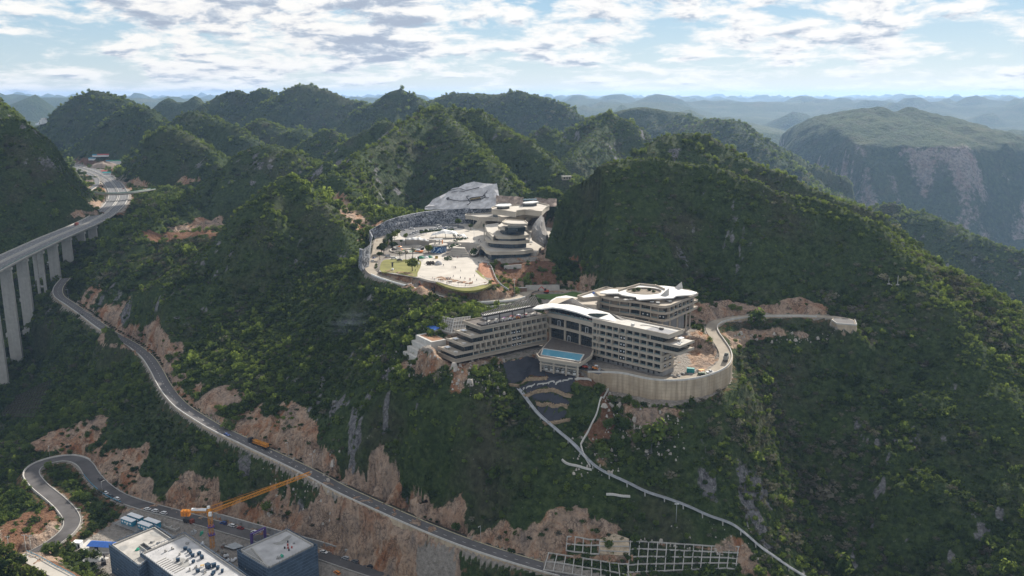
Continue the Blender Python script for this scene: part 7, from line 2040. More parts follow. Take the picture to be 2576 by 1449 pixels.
digger((q[0] - 1, q[1] + 1.6, q[2]), a + 2.2, M_DARK, 'dark excavator on the road below the plaza cliff, right of the red one')
digger(PZ(1374, 737, 166.8), 2.8, M_REDMACH, 'small red excavator in front of the long pale wall')
M_BIN = mat('brown_skip', (0.20, 0.13, 0.10), 0.8, 0.2)
sk = empty('site_box', PZ(1314, 733, 167.5), 0.1, 'brown open-topped site container beside the winding road', 'container')
MB().box((0, 0, 1.3), (6.0, 2.6, 2.6)).build('body', M_BIN, sk); MB().box((0, 0, 2.7), (6.3, 2.9, 0.2)).build('rim', M_CONC, sk)

# ------------------------------------------------------------------ trees that can be told apart
def trunk_mesh(h, r, seed):
    rg_ = random.Random(seed); m = MB()
    pts = [(0, 0, -0.4), (0.08 * h * rg_.uniform(-.5, .5), 0.05 * h * rg_.uniform(-.5, .5), h * 0.45), (0, 0, h * 0.95)]
    m.tube(pts, r, 6, r2=r * 0.4)
    for k in range(4):
        a = k * 1.6 + rg_.uniform(0, 1); z = h * rg_.uniform(0.45, 0.7)
        m.tube([(0, 0, z), (math.cos(a) * h * 0.22, math.sin(a) * h * 0.22, z + h * 0.28)], r * 0.4, 5, r2=r * 0.15)
    return m.mesh('trunk', M_BARK)
_trees = {}
M_LEAF_YEL = leaf_material('yellow_green_leaves', (0.05, 0.07, 0.016), (0.10, 0.125, 0.03), (0.17, 0.18, 0.05))
def tree(p, kind, h, label, group=None, name='tree', cat='tree'):
    if kind not in _trees:
        sp = {'dark': (260, 0.40, 0.34, 0.70, 0.075, M_LEAF_DARK, 7), 'green': (260, 0.42, 0.36, 0.68, 0.08, M_LEAF, 7), 'yellow': (240, 0.38, 0.34, 0.70, 0.075, M_LEAF_YEL, 6), 'slim': (180, 0.20, 0.42, 0.60, 0.06, M_LEAF_DARK, 8), 'bare': (90, 0.34, 0.34, 0.68, 0.05, M_LEAF_DRY, 7), 'willow': (360, 0.36, 0.42, 0.52, 0.07, M_LEAF_YEL, 8)}[kind]
        n, rx, rz_, zc, lf, mt, lo_ = sp
        _trees[kind] = (trunk_mesh(1.0, 0.035, len(kind)), crown_mesh('crown', n, rx, rz_, zc, lf, 40 + len(kind), mt, lo_))
    e = empty(name, p, random.uniform(0, 6.28), label, cat, group); e.scale = (h, h, h)
    link_mesh('trunk', _trees[kind][0], e); link_mesh('crown', _trees[kind][1], e)
    return e
GT = 'trees round the plaza'
for (x, y, z, k, h, lab) in [(290, 515, 178, 'dark', 7, 'dark round tree at the road bend left of the lawn'), (300, 480, 178, 'dark', 9, 'dark double tree between the left road and the parked cars'), (318, 470, 178, 'dark', 10, 'largest dark tree between the left road and the play circle'), (325, 425, 179, 'slim', 9, 'slim dark tree behind the large dark one by the left road'),
                             (376, 410, 180, 'slim', 10, 'slim dark tree at the upper left of the play circle'), (390, 460, 178, 'dark', 10, 'dark tree at the left rim of the play circle'), (440, 520, 178, 'bare', 9, 'thin dark-crowned tree at the back of the lawn, left one'), (487, 515, 178, 'bare', 9, 'thin dark-crowned tree at the back of the lawn, middle one'), (540, 505, 178, 'bare', 10, 'thin reddish-brown tree in front of the boat-shaped play house'),
                             (400, 370, 183, 'yellow', 8, 'yellow-green tree left of the long rippled canopy'), (425, 350, 183, 'yellow', 8, 'yellow-green tree behind the long rippled canopy, left one'), (485, 370, 184, 'yellow', 7, 'yellow-green tree behind the long rippled canopy, right one'), (535, 600, 178, 'willow', 12, 'tall willow-like tree at the right edge of the lawn'),
                             (880, 270, 184, 'green', 9, 'broad green tree left of the museum entrance'), (975, 290, 184, 'green', 6, 'green tree in front of the museum entrance wall'), (1075, 285, 184, 'slim', 6, 'clipped dark tree at the right end of the museum entrance wall'), (660, 470, 178, 'willow', 9, 'thin willow in front of the blue wave mural'), (850, 365, 184, 'bare', 6, 'bare tree in front of the arched canopy, left one'), (880, 362, 184, 'bare', 6, 'bare tree in front of the arched canopy, right one'),
                             (600, 330, 184, 'green', 4, 'small clipped tree in the car park left of the arched canopy'), (640, 320, 184, 'green', 5, 'green tree at the left edge of the arched canopy'), (452, 395, 182, 'dark', 4, 'low dark shrub tree above the play circle seats'), (1000, 470, 179, 'green', 5, 'leafy tree in the curved bed by the tower'), (1140, 715, 174, 'green', 5, 'bushy green tree on the cliff edge right of the plaza'), (1165, 712, 173, 'green', 5, 'bushy green tree at the end of the cliff edge below the red slope')]:
    tree(C4(x, y, z), k, h, lab, GT)
for i, (dx_, dy_, k, h) in enumerate([(-6, 2, 'yellow', 4), (-3, 4, 'green', 4.5), (4, 4, 'dark', 4), (6, 0, 'green', 3.5)]):
    tree((ctr[0] + dx_, ctr[1] + dy_, 179.5), k, h, ['yellow-green', 'leafy green', 'dark', 'low green'][i] + ' tree inside the round roof court of the hotel back block', 'trees in the round court')
GH = 'clipped shrubs along the left plaza road'
for i in range(14):
    t = i / 13; q, a = along(PLAZA_ROAD, nearest_s(PLAZA_ROAD, PZ(946, 620, 180)) + 62 * t)
    p = (q[0] + math.sin(a) * 4.1, q[1] - math.cos(a) * 4.1, q[2] - 0.2)
    o = link_mesh('clipped_shrub', SHRUBS[2].data if False else crown_mesh('clipped_shrub', 70, 0.9, 0.8, 0.7, 0.22, 70, M_LEAF_DARK, 4) if i == 0 else bpy.data.meshes['clipped_shrub'], None, p)
    tag(o, 'clipped dark shrub in the row along the outer side of the left plaza road', 'shrub', GH)
# dark young trees along the mountain road
GY = 'young dark trees in a row beside the mountain road'
s0 = nearest_s(MAIN, PZ(172, 762, 113)); s1 = nearest_s(MAIN, PZ(392, 925, 105))
ny_ = 46
for i in range(ny_):
    q, a = along(MAIN, s0 + (s1 - s0) * i / (ny_ - 1))
    tree((q[0] + math.sin(a) * -5.3, q[1] - math.cos(a) * -5.3, q[2] - 0.2), 'dark', 2.6 + (i * 37 % 10) * 0.08, 'small dark round-headed tree in the planted row along the mountain road', GY, 'young_tree')
for i, (u, v) in enumerate([(668, 1124), (690, 1132), (720, 1140), (745, 1150), (1010, 1290), (1026, 1296), (1042, 1300), (800, 1180), (820, 1190)]):
    q, a = along(MAIN, nearest_s(MAIN, PZ(u, v, 93)))
    tree((q[0] + math.sin(a) * -5.4, q[1] - math.cos(a) * -5.4, q[2] - 0.2), 'dark', 2.6, 'small dark tree standing by itself beside the lower part of the mountain road', 'scattered young trees beside the mountain road', 'young_tree')

# ------------------------------------------------------------------ visitors
def person_mesh(name, pose, top_c, leg_c):
    """one continuous body grown over a skeleton"""
    st = {'stand': 0.10, 'walk': 0.32}[pose]
    J = {'pelvis': (0, 0, 0.95), 'chest': (0, 0, 1.35), 'neck': (0, 0, 1.5), 'head': (0.02, 0, 1.64), 'crown': (0.0, 0, 1.74),
         'hl': (0, 0.10, 0.92), 'kl': (st * 0.6, 0.11, 0.5), 'al': (st, 0.11, 0.08), 'tl': (st + 0.14, 0.12, 0.04),
         'hr': (0, -0.10, 0.92), 'kr': (-st * 0.2, -0.11, 0.5), 'ar': (-st, -0.11, 0.08), 'tr': (-st + 0.14, -0.12, 0.04),
         'sl': (0, 0.19, 1.42), 'el': (-st * .5, 0.25, 1.13), 'wl': (-st * .3 + .08, 0.25, 0.86), 'fl': (-st * .3 + .12, 0.25, 0.76),
         'sr': (0, -0.19, 1.42), 'er': (st * .5, -0.25, 1.13), 'wr': (st * .6 + .08, -0.25, 0.86), 'fr': (st * .6 + .12, -0.25, 0.76)}
    rad = {'pelvis': .15, 'chest': .15, 'neck': .06, 'head': .105, 'crown': .07, 'hl': .09, 'kl': .06, 'al': .045, 'tl': .035, 'hr': .09, 'kr': .06, 'ar': .045, 'tr': .035,
           'sl': .065, 'el': .045, 'wl': .032, 'fl': .03, 'sr': .065, 'er': .045, 'wr': .032, 'fr': .03}
    keys = list(J); E = [('pelvis', 'chest'), ('chest', 'neck'), ('neck', 'head'), ('head', 'crown'), ('pelvis', 'hl'), ('hl', 'kl'), ('kl', 'al'), ('al', 'tl'), ('pelvis', 'hr'), ('hr', 'kr'), ('kr', 'ar'), ('ar', 'tr'),
                         ('chest', 'sl'), ('sl', 'el'), ('el', 'wl'), ('wl', 'fl'), ('chest', 'sr'), ('sr', 'er'), ('er', 'wr'), ('wr', 'fr')]
    me = bpy.data.meshes.new(name); me.from_pydata([J[k] for k in keys], [(keys.index(a), keys.index(b)) for a, b in E], [])
    ob = bpy.data.objects.new(name, me); COL.objects.link(ob)
    sk_ = ob.modifiers.new('skin', 'SKIN')
    for k, sv in zip(keys, me.skin_vertices[0].data): sv.radius = (rad[k], rad[k]); sv.use_root = (k == 'pelvis')
    dg = bpy.context.evaluated_depsgraph_get(); dg.update()
    out = bpy.data.meshes.new_from_object(ob.evaluated_get(dg)); out.name = name
    bpy.data.objects.remove(ob)
    out.materials.clear()
    for m in (top_c, leg_c, M_SKIN, M_HAIR): out.materials.append(m)
    for f in out.polygons:
        z = f.center.z; y = abs(f.center.y)
        f.material_index = 3 if z > 1.66 or (z > 1.55 and f.center.x < 0) else 2 if z > 1.5 or (y > 0.2 and z < 0.95) else 1 if z < 0.93 else 0
    return out
M_SKIN = mat('skin', (0.42, 0.26, 0.18), 0.7); M_HAIR = mat('hair', (0.015, 0.013, 0.012), 0.7)
CL = {k: mat(k + '_cloth', c, 0.9, 0.05) for k, c in dict(dark=(0.03, 0.03, 0.04), navy=(0.03, 0.045, 0.10), white=(0.62, 0.62, 0.60), red=(0.42, 0.06, 0.06), grey=(0.20, 0.20, 0.21), orange=(0.55, 0.2, 0.05)).items()}
PM = {(t, p): person_mesh('person', p, CL[t], CL['dark' if t != 'dark' else 'navy']) for t in CL for p in (('stand', 'walk') if t in ('dark', 'white', 'grey') else ('stand',))}
spots = [(735, 672), (750, 675), (762, 676), (772, 676), (790, 660), (797, 664), (803, 657), (809, 661), (815, 664), (822, 658), (795, 690), (803, 690), (811, 690), (818, 690), (826, 688), (833, 686), (845, 642), (898, 655), (932, 662), (966, 668), (974, 668), (1020, 672), (935, 712), (968, 702), (835, 572), (848, 574), (858, 576), (863, 578), (842, 500), (836, 488), (851, 498), (877, 502), (903, 490), (1032, 540), (1040, 536), (268, 375), (1032, 372), (1040, 368), (1050, 380), (1058, 384), (985, 394), (575, 570), (558, 600), (688, 658), (700, 668), (880, 700), (910, 690), (990, 690), (690, 548), (770, 560), (1005, 640), (900, 600)]
rg2 = random.Random(3)
for i, (x, y) in enumerate(spots):
    t = ['dark', 'dark', 'grey', 'white', 'dark', 'navy', 'dark', 'red', 'grey', 'dark', 'white', 'orange'][i % 12]; pz_ = rg2.choice(['stand', 'walk']) if (t, 'walk') in PM else 'stand'
    zz = UPPER_Z + .1 if y < 400 and x > 900 else (181.2 if x == 268 else pz + 0.14)
    o = link_mesh('person', PM[(t, pz_)], None, C4(x, y, zz)); o.rotation_euler = (0, 0, rg2.uniform(0, 6.28))
    where = 'at the front railing of the white plaza' if y > 650 else 'in the small group near the middle of the plaza' if 560 < y <= 650 and 820 < x < 880 else 'near the oval planting bed on the plaza' if 480 < y < 510 and x < 950 else 'on the upper court left of the tower' if y < 400 and x > 900 else 'walking on the road above the left trees' if x == 268 else 'on the open paving of the white plaza'
    tag(o, 'visitor in %s clothes %s %s' % (t, 'walking' if pz_ == 'walk' else 'standing', where), 'person', 'visitors on the plaza')
# ------------------------------------------------------------------ building site at the bottom left
SC = lambda x, y, z: PZ(254.9 + x * 0.22395, 1261.1 + y * 0.22395, z)
S2 = lambda x, y, z: PZ(x * 0.2408, 1100 + y * 0.2408, z)
M_SITEROOF = mat('pale_roof_screed', (0.40, 0.395, 0.40), 0.9, 0.22, 0.16, bump=0.1)
M_SITEROOF2 = mat('patchy_roof_screed', (0.38, 0.36, 0.335), 0.9, 0.35, 0.13)
M_WET = mat('damp_screed', (0.27, 0.265, 0.255), 0.8, 0.2, 0.3)
M_NET = mat('blue_safety_net', (0.07, 0.105, 0.155), 0.9, 0.35, 0.35)
M_TUBE = mat('blue_scaffold_tube', (0.11, 0.16, 0.23), 0.6, 0.2)
M_BIN2 = mat('dark_blue_bin', (0.015, 0.04, 0.075), 0.5, 0.15)
M_OFFICE = mat('teal_office_wall', (0.02, 0.21, 0.33), 0.6, 0.12)
M_PURPLE = mat('purple_banner', (0.10, 0.06, 0.22), 0.7, 0.1)
M_SHEET = mat('metal_sheet', (0.45, 0.47, 0.49), 0.4, 0.15, metal=0.4)
M_TIMBER = mat('timber', (0.22, 0.15, 0.09), 0.9, 0.3, 1.0)
M_REDROOF = mat('red_drum_paint', (0.35, 0.06, 0.05), 0.6)
def site_block(corners, zr, zb, label, slabel, roofm, step=1.85):
    """concrete shell with parapet; its scaffold with netting is a thing of its own"""
    c = np.array(corners); ctr = c.mean(0)
    e = empty('unfinished_building', (*ctr, zb), 0, label, 'building')
    inn = inset(corners, 1.9)
    rel(MB().prism(inn, zb, zr - 0.05), e).build('wall', M_CONC_GREY, e)
    rel(MB().prism(inset(inn, 0.5), zr - 0.04, zr + 0.02), e).build('roof', roofm, e)
    n = len(corners)
    for i in range(n):
        m = MB(); a, b = np.array(inn[i]), np.array(inn[(i + 1) % n]); d = (b - a) / np.hypot(*(b - a))
        m.bar((*(a + d * 0.2), zr + 0.42), (*(b - d * 0.2), zr + 0.42), 0.35, 0.95); rel(m, e).build('parapet', M_CONC, e)
    s = empty('scaffolding', (*ctr, zb), 0, slabel, 'scaffolding')
    top = zr + 1.6
    for i in range(n):
        a, b = np.array(corners[i]), np.array(corners[(i + 1) % n]); L = np.hypot(*(b - a)); d = (b - a) / L; nn = np.array([d[1], -d[0]])
        if np.dot(nn, (a + b) / 2 - ctr) < 0: nn = -nn
        m = MB(); q = [a - nn * .12, b - nn * .12]
        m.add([(*q[0], zb), (*q[1], zb), (*q[1], zr + 0.2), (*q[0], zr + 0.2)], [(0, 1, 2, 3)]); rel(m, s).build('safety_net', M_NET, s)
        z = zb + 1.0
        while z < top + 0.1:
            m = MB(); m.bar((*a, z), (*b, z), 0.16, 0.22); rel(m, s).build('ledger', M_TUBE, s); z += step
        m = MB(); k = 0
        while k <= L:
            p = a + d * k; m.bar((*p, zb), (*p, top + 0.6), 0.09); k += 2.0
        o = rel(m, s).build('standard', M_TUBE, s); o['kind'] = 'stuff'
        for w in range(3):
            zz = zb + 3 + w * 5.2; t = 0.2 + 0.28 * w
            pa = a + (b - a) * t + nn * .05; m = MB().box((pa[0], pa[1], zz), (1.0, 0.12, 0.7), math.atan2(d[1], d[0])); rel(m, s).build('net_gap', M_CONC, s)
    return e, inn
RZ1, RZ2, RZ3 = 68.0, 66.0, 67.5
b1, in1 = site_block([SC(1525, 560, RZ1)[:2], SC(2090, 312, RZ1)[:2], SC(2427, 497, RZ1)[:2], SC(1882, 772, RZ1)[:2]], RZ1, 47, 'unfinished flat-roofed block with a triangular grey roof corner, rightmost of three', 'blue netted scaffolding round the rightmost unfinished block', M_SITEROOF)
b2, in2 = site_block([SC(433, 590, RZ3)[:2], SC(935, 372, RZ3)[:2], SC(1720, 905, RZ3)[:2], SC(1230, 1180, RZ3)[:2]], RZ3, 40, 'unfinished block with many dark blue bins on its pale roof, middle of the building site', 'blue netted scaffolding round the middle unfinished block', M_SITEROOF)
b3, in3 = site_block([SC(85, 500, RZ2)[:2], SC(605, 286, RZ2)[:2], SC(845, 440, RZ2)[:2], SC(420, 750, RZ2)[:2]], RZ2, 42, 'unfinished block with patchy roof and a square roof opening, leftmost on the building site', 'blue netted scaffolding round the leftmost unfinished block', M_SITEROOF2)
def on(e, name, mb, m): return rel(mb, e).build(name, m, e)
on(b1, 'roof_corner', MB().prism([SC(x, y, RZ1 + .1)[:2] for x, y in [(1575, 582), (1688, 525), (1868, 745), (1850, 752)]], RZ1 + 0.03, RZ1 + 0.1), M_WET)
m = MB(); m.bar(SC(1688, 522, RZ1 + .5), SC(1872, 745, RZ1 + .5), 0.4, 0.9); on(b1, 'upstand', m, M_CONC)
on(b1, 'damp_patch', MB().prism(loop2([SC(x, y, RZ1)[:2] for x, y in [(1920, 470), (2010, 450), (2100, 385), (2140, 392), (2080, 450), (2010, 495)]], 3), RZ1 + 0.03, RZ1 + 0.045), M_WET)
ho = MB(); hq = [SC(x, y, RZ2 + .4) for x, y in [(425, 500), (480, 470), (580, 540), (520, 570)]]
on(b3, 'opening', MB().prism([q[:2] for q in hq], RZ2 + 0.03, RZ2 + 0.08), M_DARK)
for i in range(4): ho.bar(hq[i], hq[(i + 1) % 4], 0.4, 1.1)
on(b3, 'opening_kerb', ho, M_CONC)
for k in range(9):
    m = MB(); x0, y0 = 610 + k * 27, 690 + k * 16; m.bar(SC(x0, y0 - 2 * k, RZ3 + .2), SC(x0 + 118, y0 - 58 - 2 * k, RZ3 + .2), 0.5, 0.4); on(b2, 'roof_rib', m, M_CONC)
on(b2, 'damp_patch', MB().prism(loop2([SC(x, y, RZ3)[:2] for x, y in [(800, 640), (930, 640), (1000, 720), (900, 740)]], 3), RZ3 + 0.03, RZ3 + 0.045), M_WET)
on(b3, 'damp_patch', MB().prism(loop2([SC(x, y, RZ2)[:2] for x, y in [(540, 350), (640, 340), (680, 380), (600, 400)]], 3), RZ2 + 0.03, RZ2 + 0.045), M_WET)
on(b3, 'damp_patch', MB().prism(loop2([SC(x, y, RZ2)[:2] for x, y in [(190, 520), (260, 500), (300, 520), (230, 560)]], 3), RZ2 + 0.03, RZ2 + 0.045), M_WET)
def pile(name, p, m, label, cat, grp=None, s=1.0):
    mm = MB(); rr = random.Random(int(p[0] * 13) + int(p[1] * 7))
    for k in range(6): mm.box((rr.uniform(-.8, .8) * s, rr.uniform(-.8, .8) * s, 0.3 * s), (rr.uniform(.6, 1.5) * s, rr.uniform(.6, 1.3) * s, rr.uniform(.5, 1.3) * s), rr.uniform(0, 3), taper=0.55)
    return small_thing(name, mm, m, p, 0, label, cat, grp)
pile('tarpaulin', SC(408, 548, RZ2), M_GREENNET, 'green tarpaulin heap on the roof of the leftmost unfinished block', 'tarpaulin')
pile('tarpaulin', SC(2020, 622, RZ1), M_GREENNET, 'green tarpaulin heap on the roof of the rightmost unfinished block', 'tarpaulin', None, 1.2)
binm = MB().box((0, 0, 0.75), (1.7, 1.2, 1.5), 0, taper=1.08).box((0, 0, 1.55), (1.95, 1.4, 0.1)).mesh('bin', M_BIN2)
GB = 'dark blue bins on the middle roof'
names = ['furthest back', 'second from the back', 'third from the back', 'fourth from the back', 'rear right', 'right of the cluster', 'standing alone at the left', 'in the centre alone', 'rightmost large one', 'right front', 'front right small', 'left front', 'front centre', 'nearest right', 'nearest left']
for i, (x, y, s) in enumerate([(945, 545, 1), (985, 565, .9), (1003, 590, 1), (1027, 622, 1), (1100, 600, 1), (1130, 642, 1.1), (862, 672, 1), (1035, 690, .9), (1200, 750, 1.5), (1265, 735, 1.2), (1310, 760, 1), (1085, 795, 1), (1262, 810, .9), (1360, 795, .9), (1250, 830, .8)]):
    o = link_mesh('bin', binm, None, SC(x, y, RZ3 + .05)); o.scale = (s, s, s); o.rotation_euler = (0, 0, i * 1.1)
    tag(o, 'dark blue bin on the roof of the middle block, ' + names[i], 'bin', GB)
for i, (x, y) in enumerate([(795, 540), (718, 572), (882, 605), (972, 668), (903, 705), (1070, 745), (1168, 805), (995, 775)]):
    m = MB().box((0, 0, 0.8), (0.9, 0.9, 1.6), 0, taper=0.7).box((0.7, 0.2, 0.35), (0.8, 0.6, 0.7), 0.4)
    small_thing('vent_stack', m, M_CONC, SC(x, y, RZ3 + .03), i * .7, 'grey concrete vent stack on the middle roof, ' + ['furthest back', 'leftmost', 'third from the back', 'in the centre', 'left of the centre', 'by the yellow bench', 'right front', 'front'][i], 'vent stack', 'vent stacks on the middle roof')
small_thing('workbench', MB().box((0, 0, 0.9), (1.8, 1.1, 0.12)).box((-.7, -.4, .45), (.12, .12, .9)).box((.7, -.4, .45), (.12, .12, .9)).box((-.7, .4, .45), (.12, .12, .9)).box((.7, .4, .45), (.12, .12, .9)), mat('ochre_board', (0.42, 0.27, 0.08), 0.8), SC(1135, 735, RZ3 + .03), 0.3, 'ochre workbench among the dark bins on the middle roof', 'workbench')
for i, (x, y) in enumerate([(2095, 462), (2095, 497), (2098, 530), (2140, 525), (2060, 530), (2108, 555)]):
    small_thing('drum', MB().tube([(0, 0, 0), (0, 0, 0.95)], 0.42, 10, sm=False).tube([(0, 0, 0.95), (0, 0, 1.0)], 0.45, 10, sm=False), M_REDROOF if i in (1, 2, 3) else M_DARK, SC(x, y, RZ1 + .03), 0, ('red' if i in (1, 2, 3) else 'dark') + ' drum on the rightmost roof, ' + ['furthest back', 'big one behind', 'in the middle of the row', 'standing to the right', 'standing to the left', 'nearest of the row'][i], 'drum', 'drums on the rightmost roof')
for i, (x, y, z, r_) in enumerate([(575, 462, RZ2, 1), (640, 470, RZ2, .8), (2160, 475, RZ1, .8), (1995, 640, RZ1, 1.1), (350, 670, RZ2, .8), (960, 480, RZ3, 1)]):
    pile('material_heap', SC(x, y, z), M_CONC_GREY, 'small grey material heap, ' + ['behind the square opening', 'right of the square opening', 'near the right corner of the rightmost block', 'beside the green tarpaulin on the rightmost block', 'front corner of the leftmost block', 'rear corner of the middle block'][i], 'material heap', 'heaps on the unfinished roofs', r_)

# ---- tower crane
cb = SC(1255, 560, 48)
CRN = empty('tower_crane', (cb[0], cb[1], 46), 0, 'orange tower crane with long lattice jib over the building site', 'crane')
top = 70.5
on(CRN, 'mast', lattice(MB(), (cb[0], cb[1], 46), (cb[0], cb[1], top), 1.9, 1.9, 11, 0.2), M_YEL)
tip = P(781, 1190, 437); jd = np.array([tip[0] - cb[0], tip[1] - cb[1]]); jl = np.hypot(*jd); jd /= jl
on(CRN, 'slewing_ring', MB().tube([(cb[0], cb[1], top), (cb[0], cb[1], top + 1.2)], 1.6, 14, sm=False), M_YEL)
on(CRN, 'tower_head', MB().box((cb[0], cb[1], top + 2.6), (1.9, 1.9, 2.8), math.atan2(jd[1], jd[0]), taper=0.7), M_YEL)
def jp(s, z): return (cb[0] + jd[0] * s, cb[1] + jd[1] * s, z)
on(CRN, 'jib', lattice(MB(), jp(1.2, top + 2.2), jp(jl, tip[2]), 1.5, 1.6, 30, 0.17), M_YEL)
on(CRN, 'counter_jib', lattice(MB(), jp(-1.2, top + 2.0), jp(-16, top + 2.0), 1.6, 0.9, 7, 0.2), M_YEL)
for k, s in enumerate((-12.2, -14, -15.6)): on(CRN, 'counterweight', MB().box(jp(s, top + 0.6), (1.3, 2.2, 3.0), math.atan2(jd[1], jd[0])), PAINT['orange'])
on(CRN, 'banner', MB().box((jp(-6, top + 3.0)[0], jp(-6, top + 3.0)[1], top + 3.0), (8.5, 1.7, 1.0), math.atan2(jd[1], jd[0])), M_PAPER)
sid = np.array([jd[1], -jd[0]])
on(CRN, 'cab', MB().box((cb[0] + sid[0] * 1.8 + jd[0], cb[1] + sid[1] * 1.8 + jd[1], top + 1.4), (1.8, 1.5, 2.1), math.atan2(jd[1], jd[0]), taper=0.9), M_WHITE)
on(CRN, 'winch_house', MB().box(jp(-0.4, top + 4.6), (1.5, 1.4, 1.2), math.atan2(jd[1], jd[0])), M_WHITE)
for z in (58.5, 63.5): on(CRN, 'collar', MB().box((cb[0], cb[1], z), (3.6, 3.6, 0.5), 0.5), M_PURPLE)
for s in (20, 42): m = MB(); m.bar(jp(0, top + 5.0), jp(s, top + 3.2 + (s / jl) * (tip[2] - top - 2)), 0.12); on(CRN, 'tie_bar', m, M_YEL)
m = MB(); m.bar(jp(0, top + 5.0), jp(-14, top + 2.4), 0.12); on(CRN, 'tie_bar', m, M_YEL)

# ---- site cabins, shed, hut, arch
for i, (x, y, L, lab) in enumerate([(380, 158, 10.6, 'teal site office with white roof, rearmost of the four'), (302, 198, 9.6, 'teal site office with white roof, leftmost of the four'), (572, 212, 11.0, 'teal site office with white roof, rightmost of the four'), (490, 250, 9.6, 'teal site office with white roof, nearest of the four')]):
    q = SC(x, y, 55.2)
    e = empty('site_office', (q[0], q[1], 51.5), -0.50, lab, 'site office', 'white-roofed site offices')
    MB().box((0, 0, 1.75), (L, 3.0, 3.4)).build('wall', M_OFFICE, e); MB().box((0, 0, 3.6), (L + .4, 3.3, 0.24)).build('roof', M_PAPER, e)
    for k in range(4): MB().box((-L * .36 + k * L * .24, -1.52, 2.0), (1.3, 0.06, 1.1)).build('window', M_PAPER, e)
    MB().box((L * .0 + .4, -1.53, 1.2), (0.9, 0.06, 2.0)).build('door', M_WHITE, e)
q = S2(1055, 1120, 52.5)
e = empty('shed', (q[0], q[1], 50.0), -0.12, 'long low shed with a bright blue gabled roof left of the scaffolded blocks', 'shed')
MB().box((1, 0, 1.4), (13.5, 4.6, 2.8)).build('wall', M_CONC_PALE, e)
MB().add([(-7, -3.3, 2.7), (9, -3.3, 2.7), (9, 3.3, 2.7), (-7, 3.3, 2.7), (-6, 0, 4.3), (9, 0, 4.3)], [(0, 1, 5, 4), (3, 4, 5, 2), (0, 4, 3), (1, 2, 5), (0, 3, 2, 1)]).build('roof', M_BLUESHEET, e)
MB().box((-1.5, -2.32, 1.1), (2.2, 0.06, 2.0)).build('doorway', M_DARK, e); MB().box((-2.5, -3.4, 0.8), (4.0, 0.25, 1.6)).build('yard_wall', M_CONC_PALE, e)
fp = [S2(x, y, 48.6)[:2] for x, y in [(840, 1165), (930, 1090), (1135, 1180), (1150, 1235), (1000, 1240), (870, 1210)]]
o = MB().prism(fp, 49.2, 50.08).build('yard_slab', M_CONC_PALE); tag(o, kind='structure')
q = S2(815, 1140, 50)
e = empty('hut', (q[0], q[1], 50.02), -0.1, 'small white flat-roofed hut beside the blue-roofed shed', 'hut')
MB().box((0, 0, 1.5), (4.6, 3.4, 3.0)).build('wall', M_PAPER, e); MB().box((0, 0, 3.05), (4.9, 3.7, 0.14)).build('roof', M_WHITE, e); MB().box((1.6, -1.73, 1.2), (1.0, 0.06, 2.2)).build('door', M_DARK, e)
p0, p1 = PZ(634, 1368, 54), PZ(667, 1352, 54)
e = empty('arch', ((p0[0] + p1[0]) / 2, (p0[1] + p1[1]) / 2, 54), math.atan2(p1[1] - p0[1], p1[0] - p0[0]), 'purple inflatable-style gateway arch across the lower road by the building site', 'arch')
hl_ = math.hypot(p1[0] - p0[0], p1[1] - p0[1]) / 2
for s in (-1, 1): MB().box((s * hl_, 0, 2.7), (1.2, 1.2, 5.4)).build('post', M_PURPLE, e)
MB().box((0, 0, 5.6), (2 * hl_ + 1.2, 1.1, 1.4)).build('beam', M_PURPLE, e)
for k in range(8): MB().box((-hl_ * .75 + k * hl_ * .21, -0.57, 5.6), (0.55, 0.03, 0.6)).build('character', M_PAPER, e)
# foundations, purlins and stock
e = empty('foundation', SC(800, 290, 51), -0.5, 'two square concrete foundation pits right of the site offices', 'foundation')
for k in range(2):
    for (dx_, dy_, sx, sy) in [(0, 2.4, 5.6, 0.5), (0, -2.4, 5.6, 0.5), (2.6, 0, 0.5, 4.2), (-2.6, 0, 0.5, 4.2)]: MB().box((dx_ + k * 5.8 - 2.9, dy_, 0.5), (sx, sy, 1.3)).build('wall', M_CONC, e)
e = empty('purlin_stack', SC(310, 290, 51), -0.52, 'low grey steel frame of purlins lying in front of the site offices', 'steel stack')
for k in range(9): m = MB(); m.bar((-11, -2.4 + k * 0.75, 0.9 + (k % 2) * .1), (10, -2.4 + k * 0.75, 0.9), 0.18, 0.3); m.build('purlin', M_STEEL, e)
for k in range(5): MB().box((-9 + k * 4.5, 0.4, 0.4), (0.3, 6.4, 0.5)).build('bearer', M_CONC_GREY, e)
for i in range(7):
    m = MB().box((0, 0, 0.15 + .08 * i), (7.5, 0.9, 0.06), 0.02 * i)
    q = SC(1440 + i * 17, 520 - i * 4, 51); small_thing('metal_sheet', m, M_SHEET, q, -0.5 - .04 * i, 'corrugated metal sheet in the fan of sheets between the blocks', 'metal sheet', 'metal sheets between the blocks')
rr = random.Random(9)
heapm = [M_TIMBER, M_CONC_GREY, M_BIN, M_ROCK, M_WOODDK]
for i in range(34):
    x, y = rr.uniform(1090, 1560), rr.uniform(470, 700)
    if y > 470 + (x - 1050) * 0.62 + 60 or x > 1500 - (y - 470) * 0.2: continue
    pile('debris_heap', SC(x, y, 50.6), heapm[i % 5], 'heap of site debris on the ground between the middle and right blocks', 'debris', 'debris heaps between the blocks', rr.uniform(.6, 1.3))
for i, (x, y, s) in enumerate([(1395, 620, 1.2), (1430, 660, 1), (1470, 665, 1), (1510, 645, .9), (1130, 478, 1.2)]):
    pile('white_bag_stack', SC(x, y, 50.8), M_PAPER, 'stack of white bags lying among the site debris', 'bags', 'white bag stacks', s)
pile('green_net_heap', SC(1160, 358, 51), M_GREENNET, 'heap of green netting left of the crane mast', 'netting', None, 2.0)
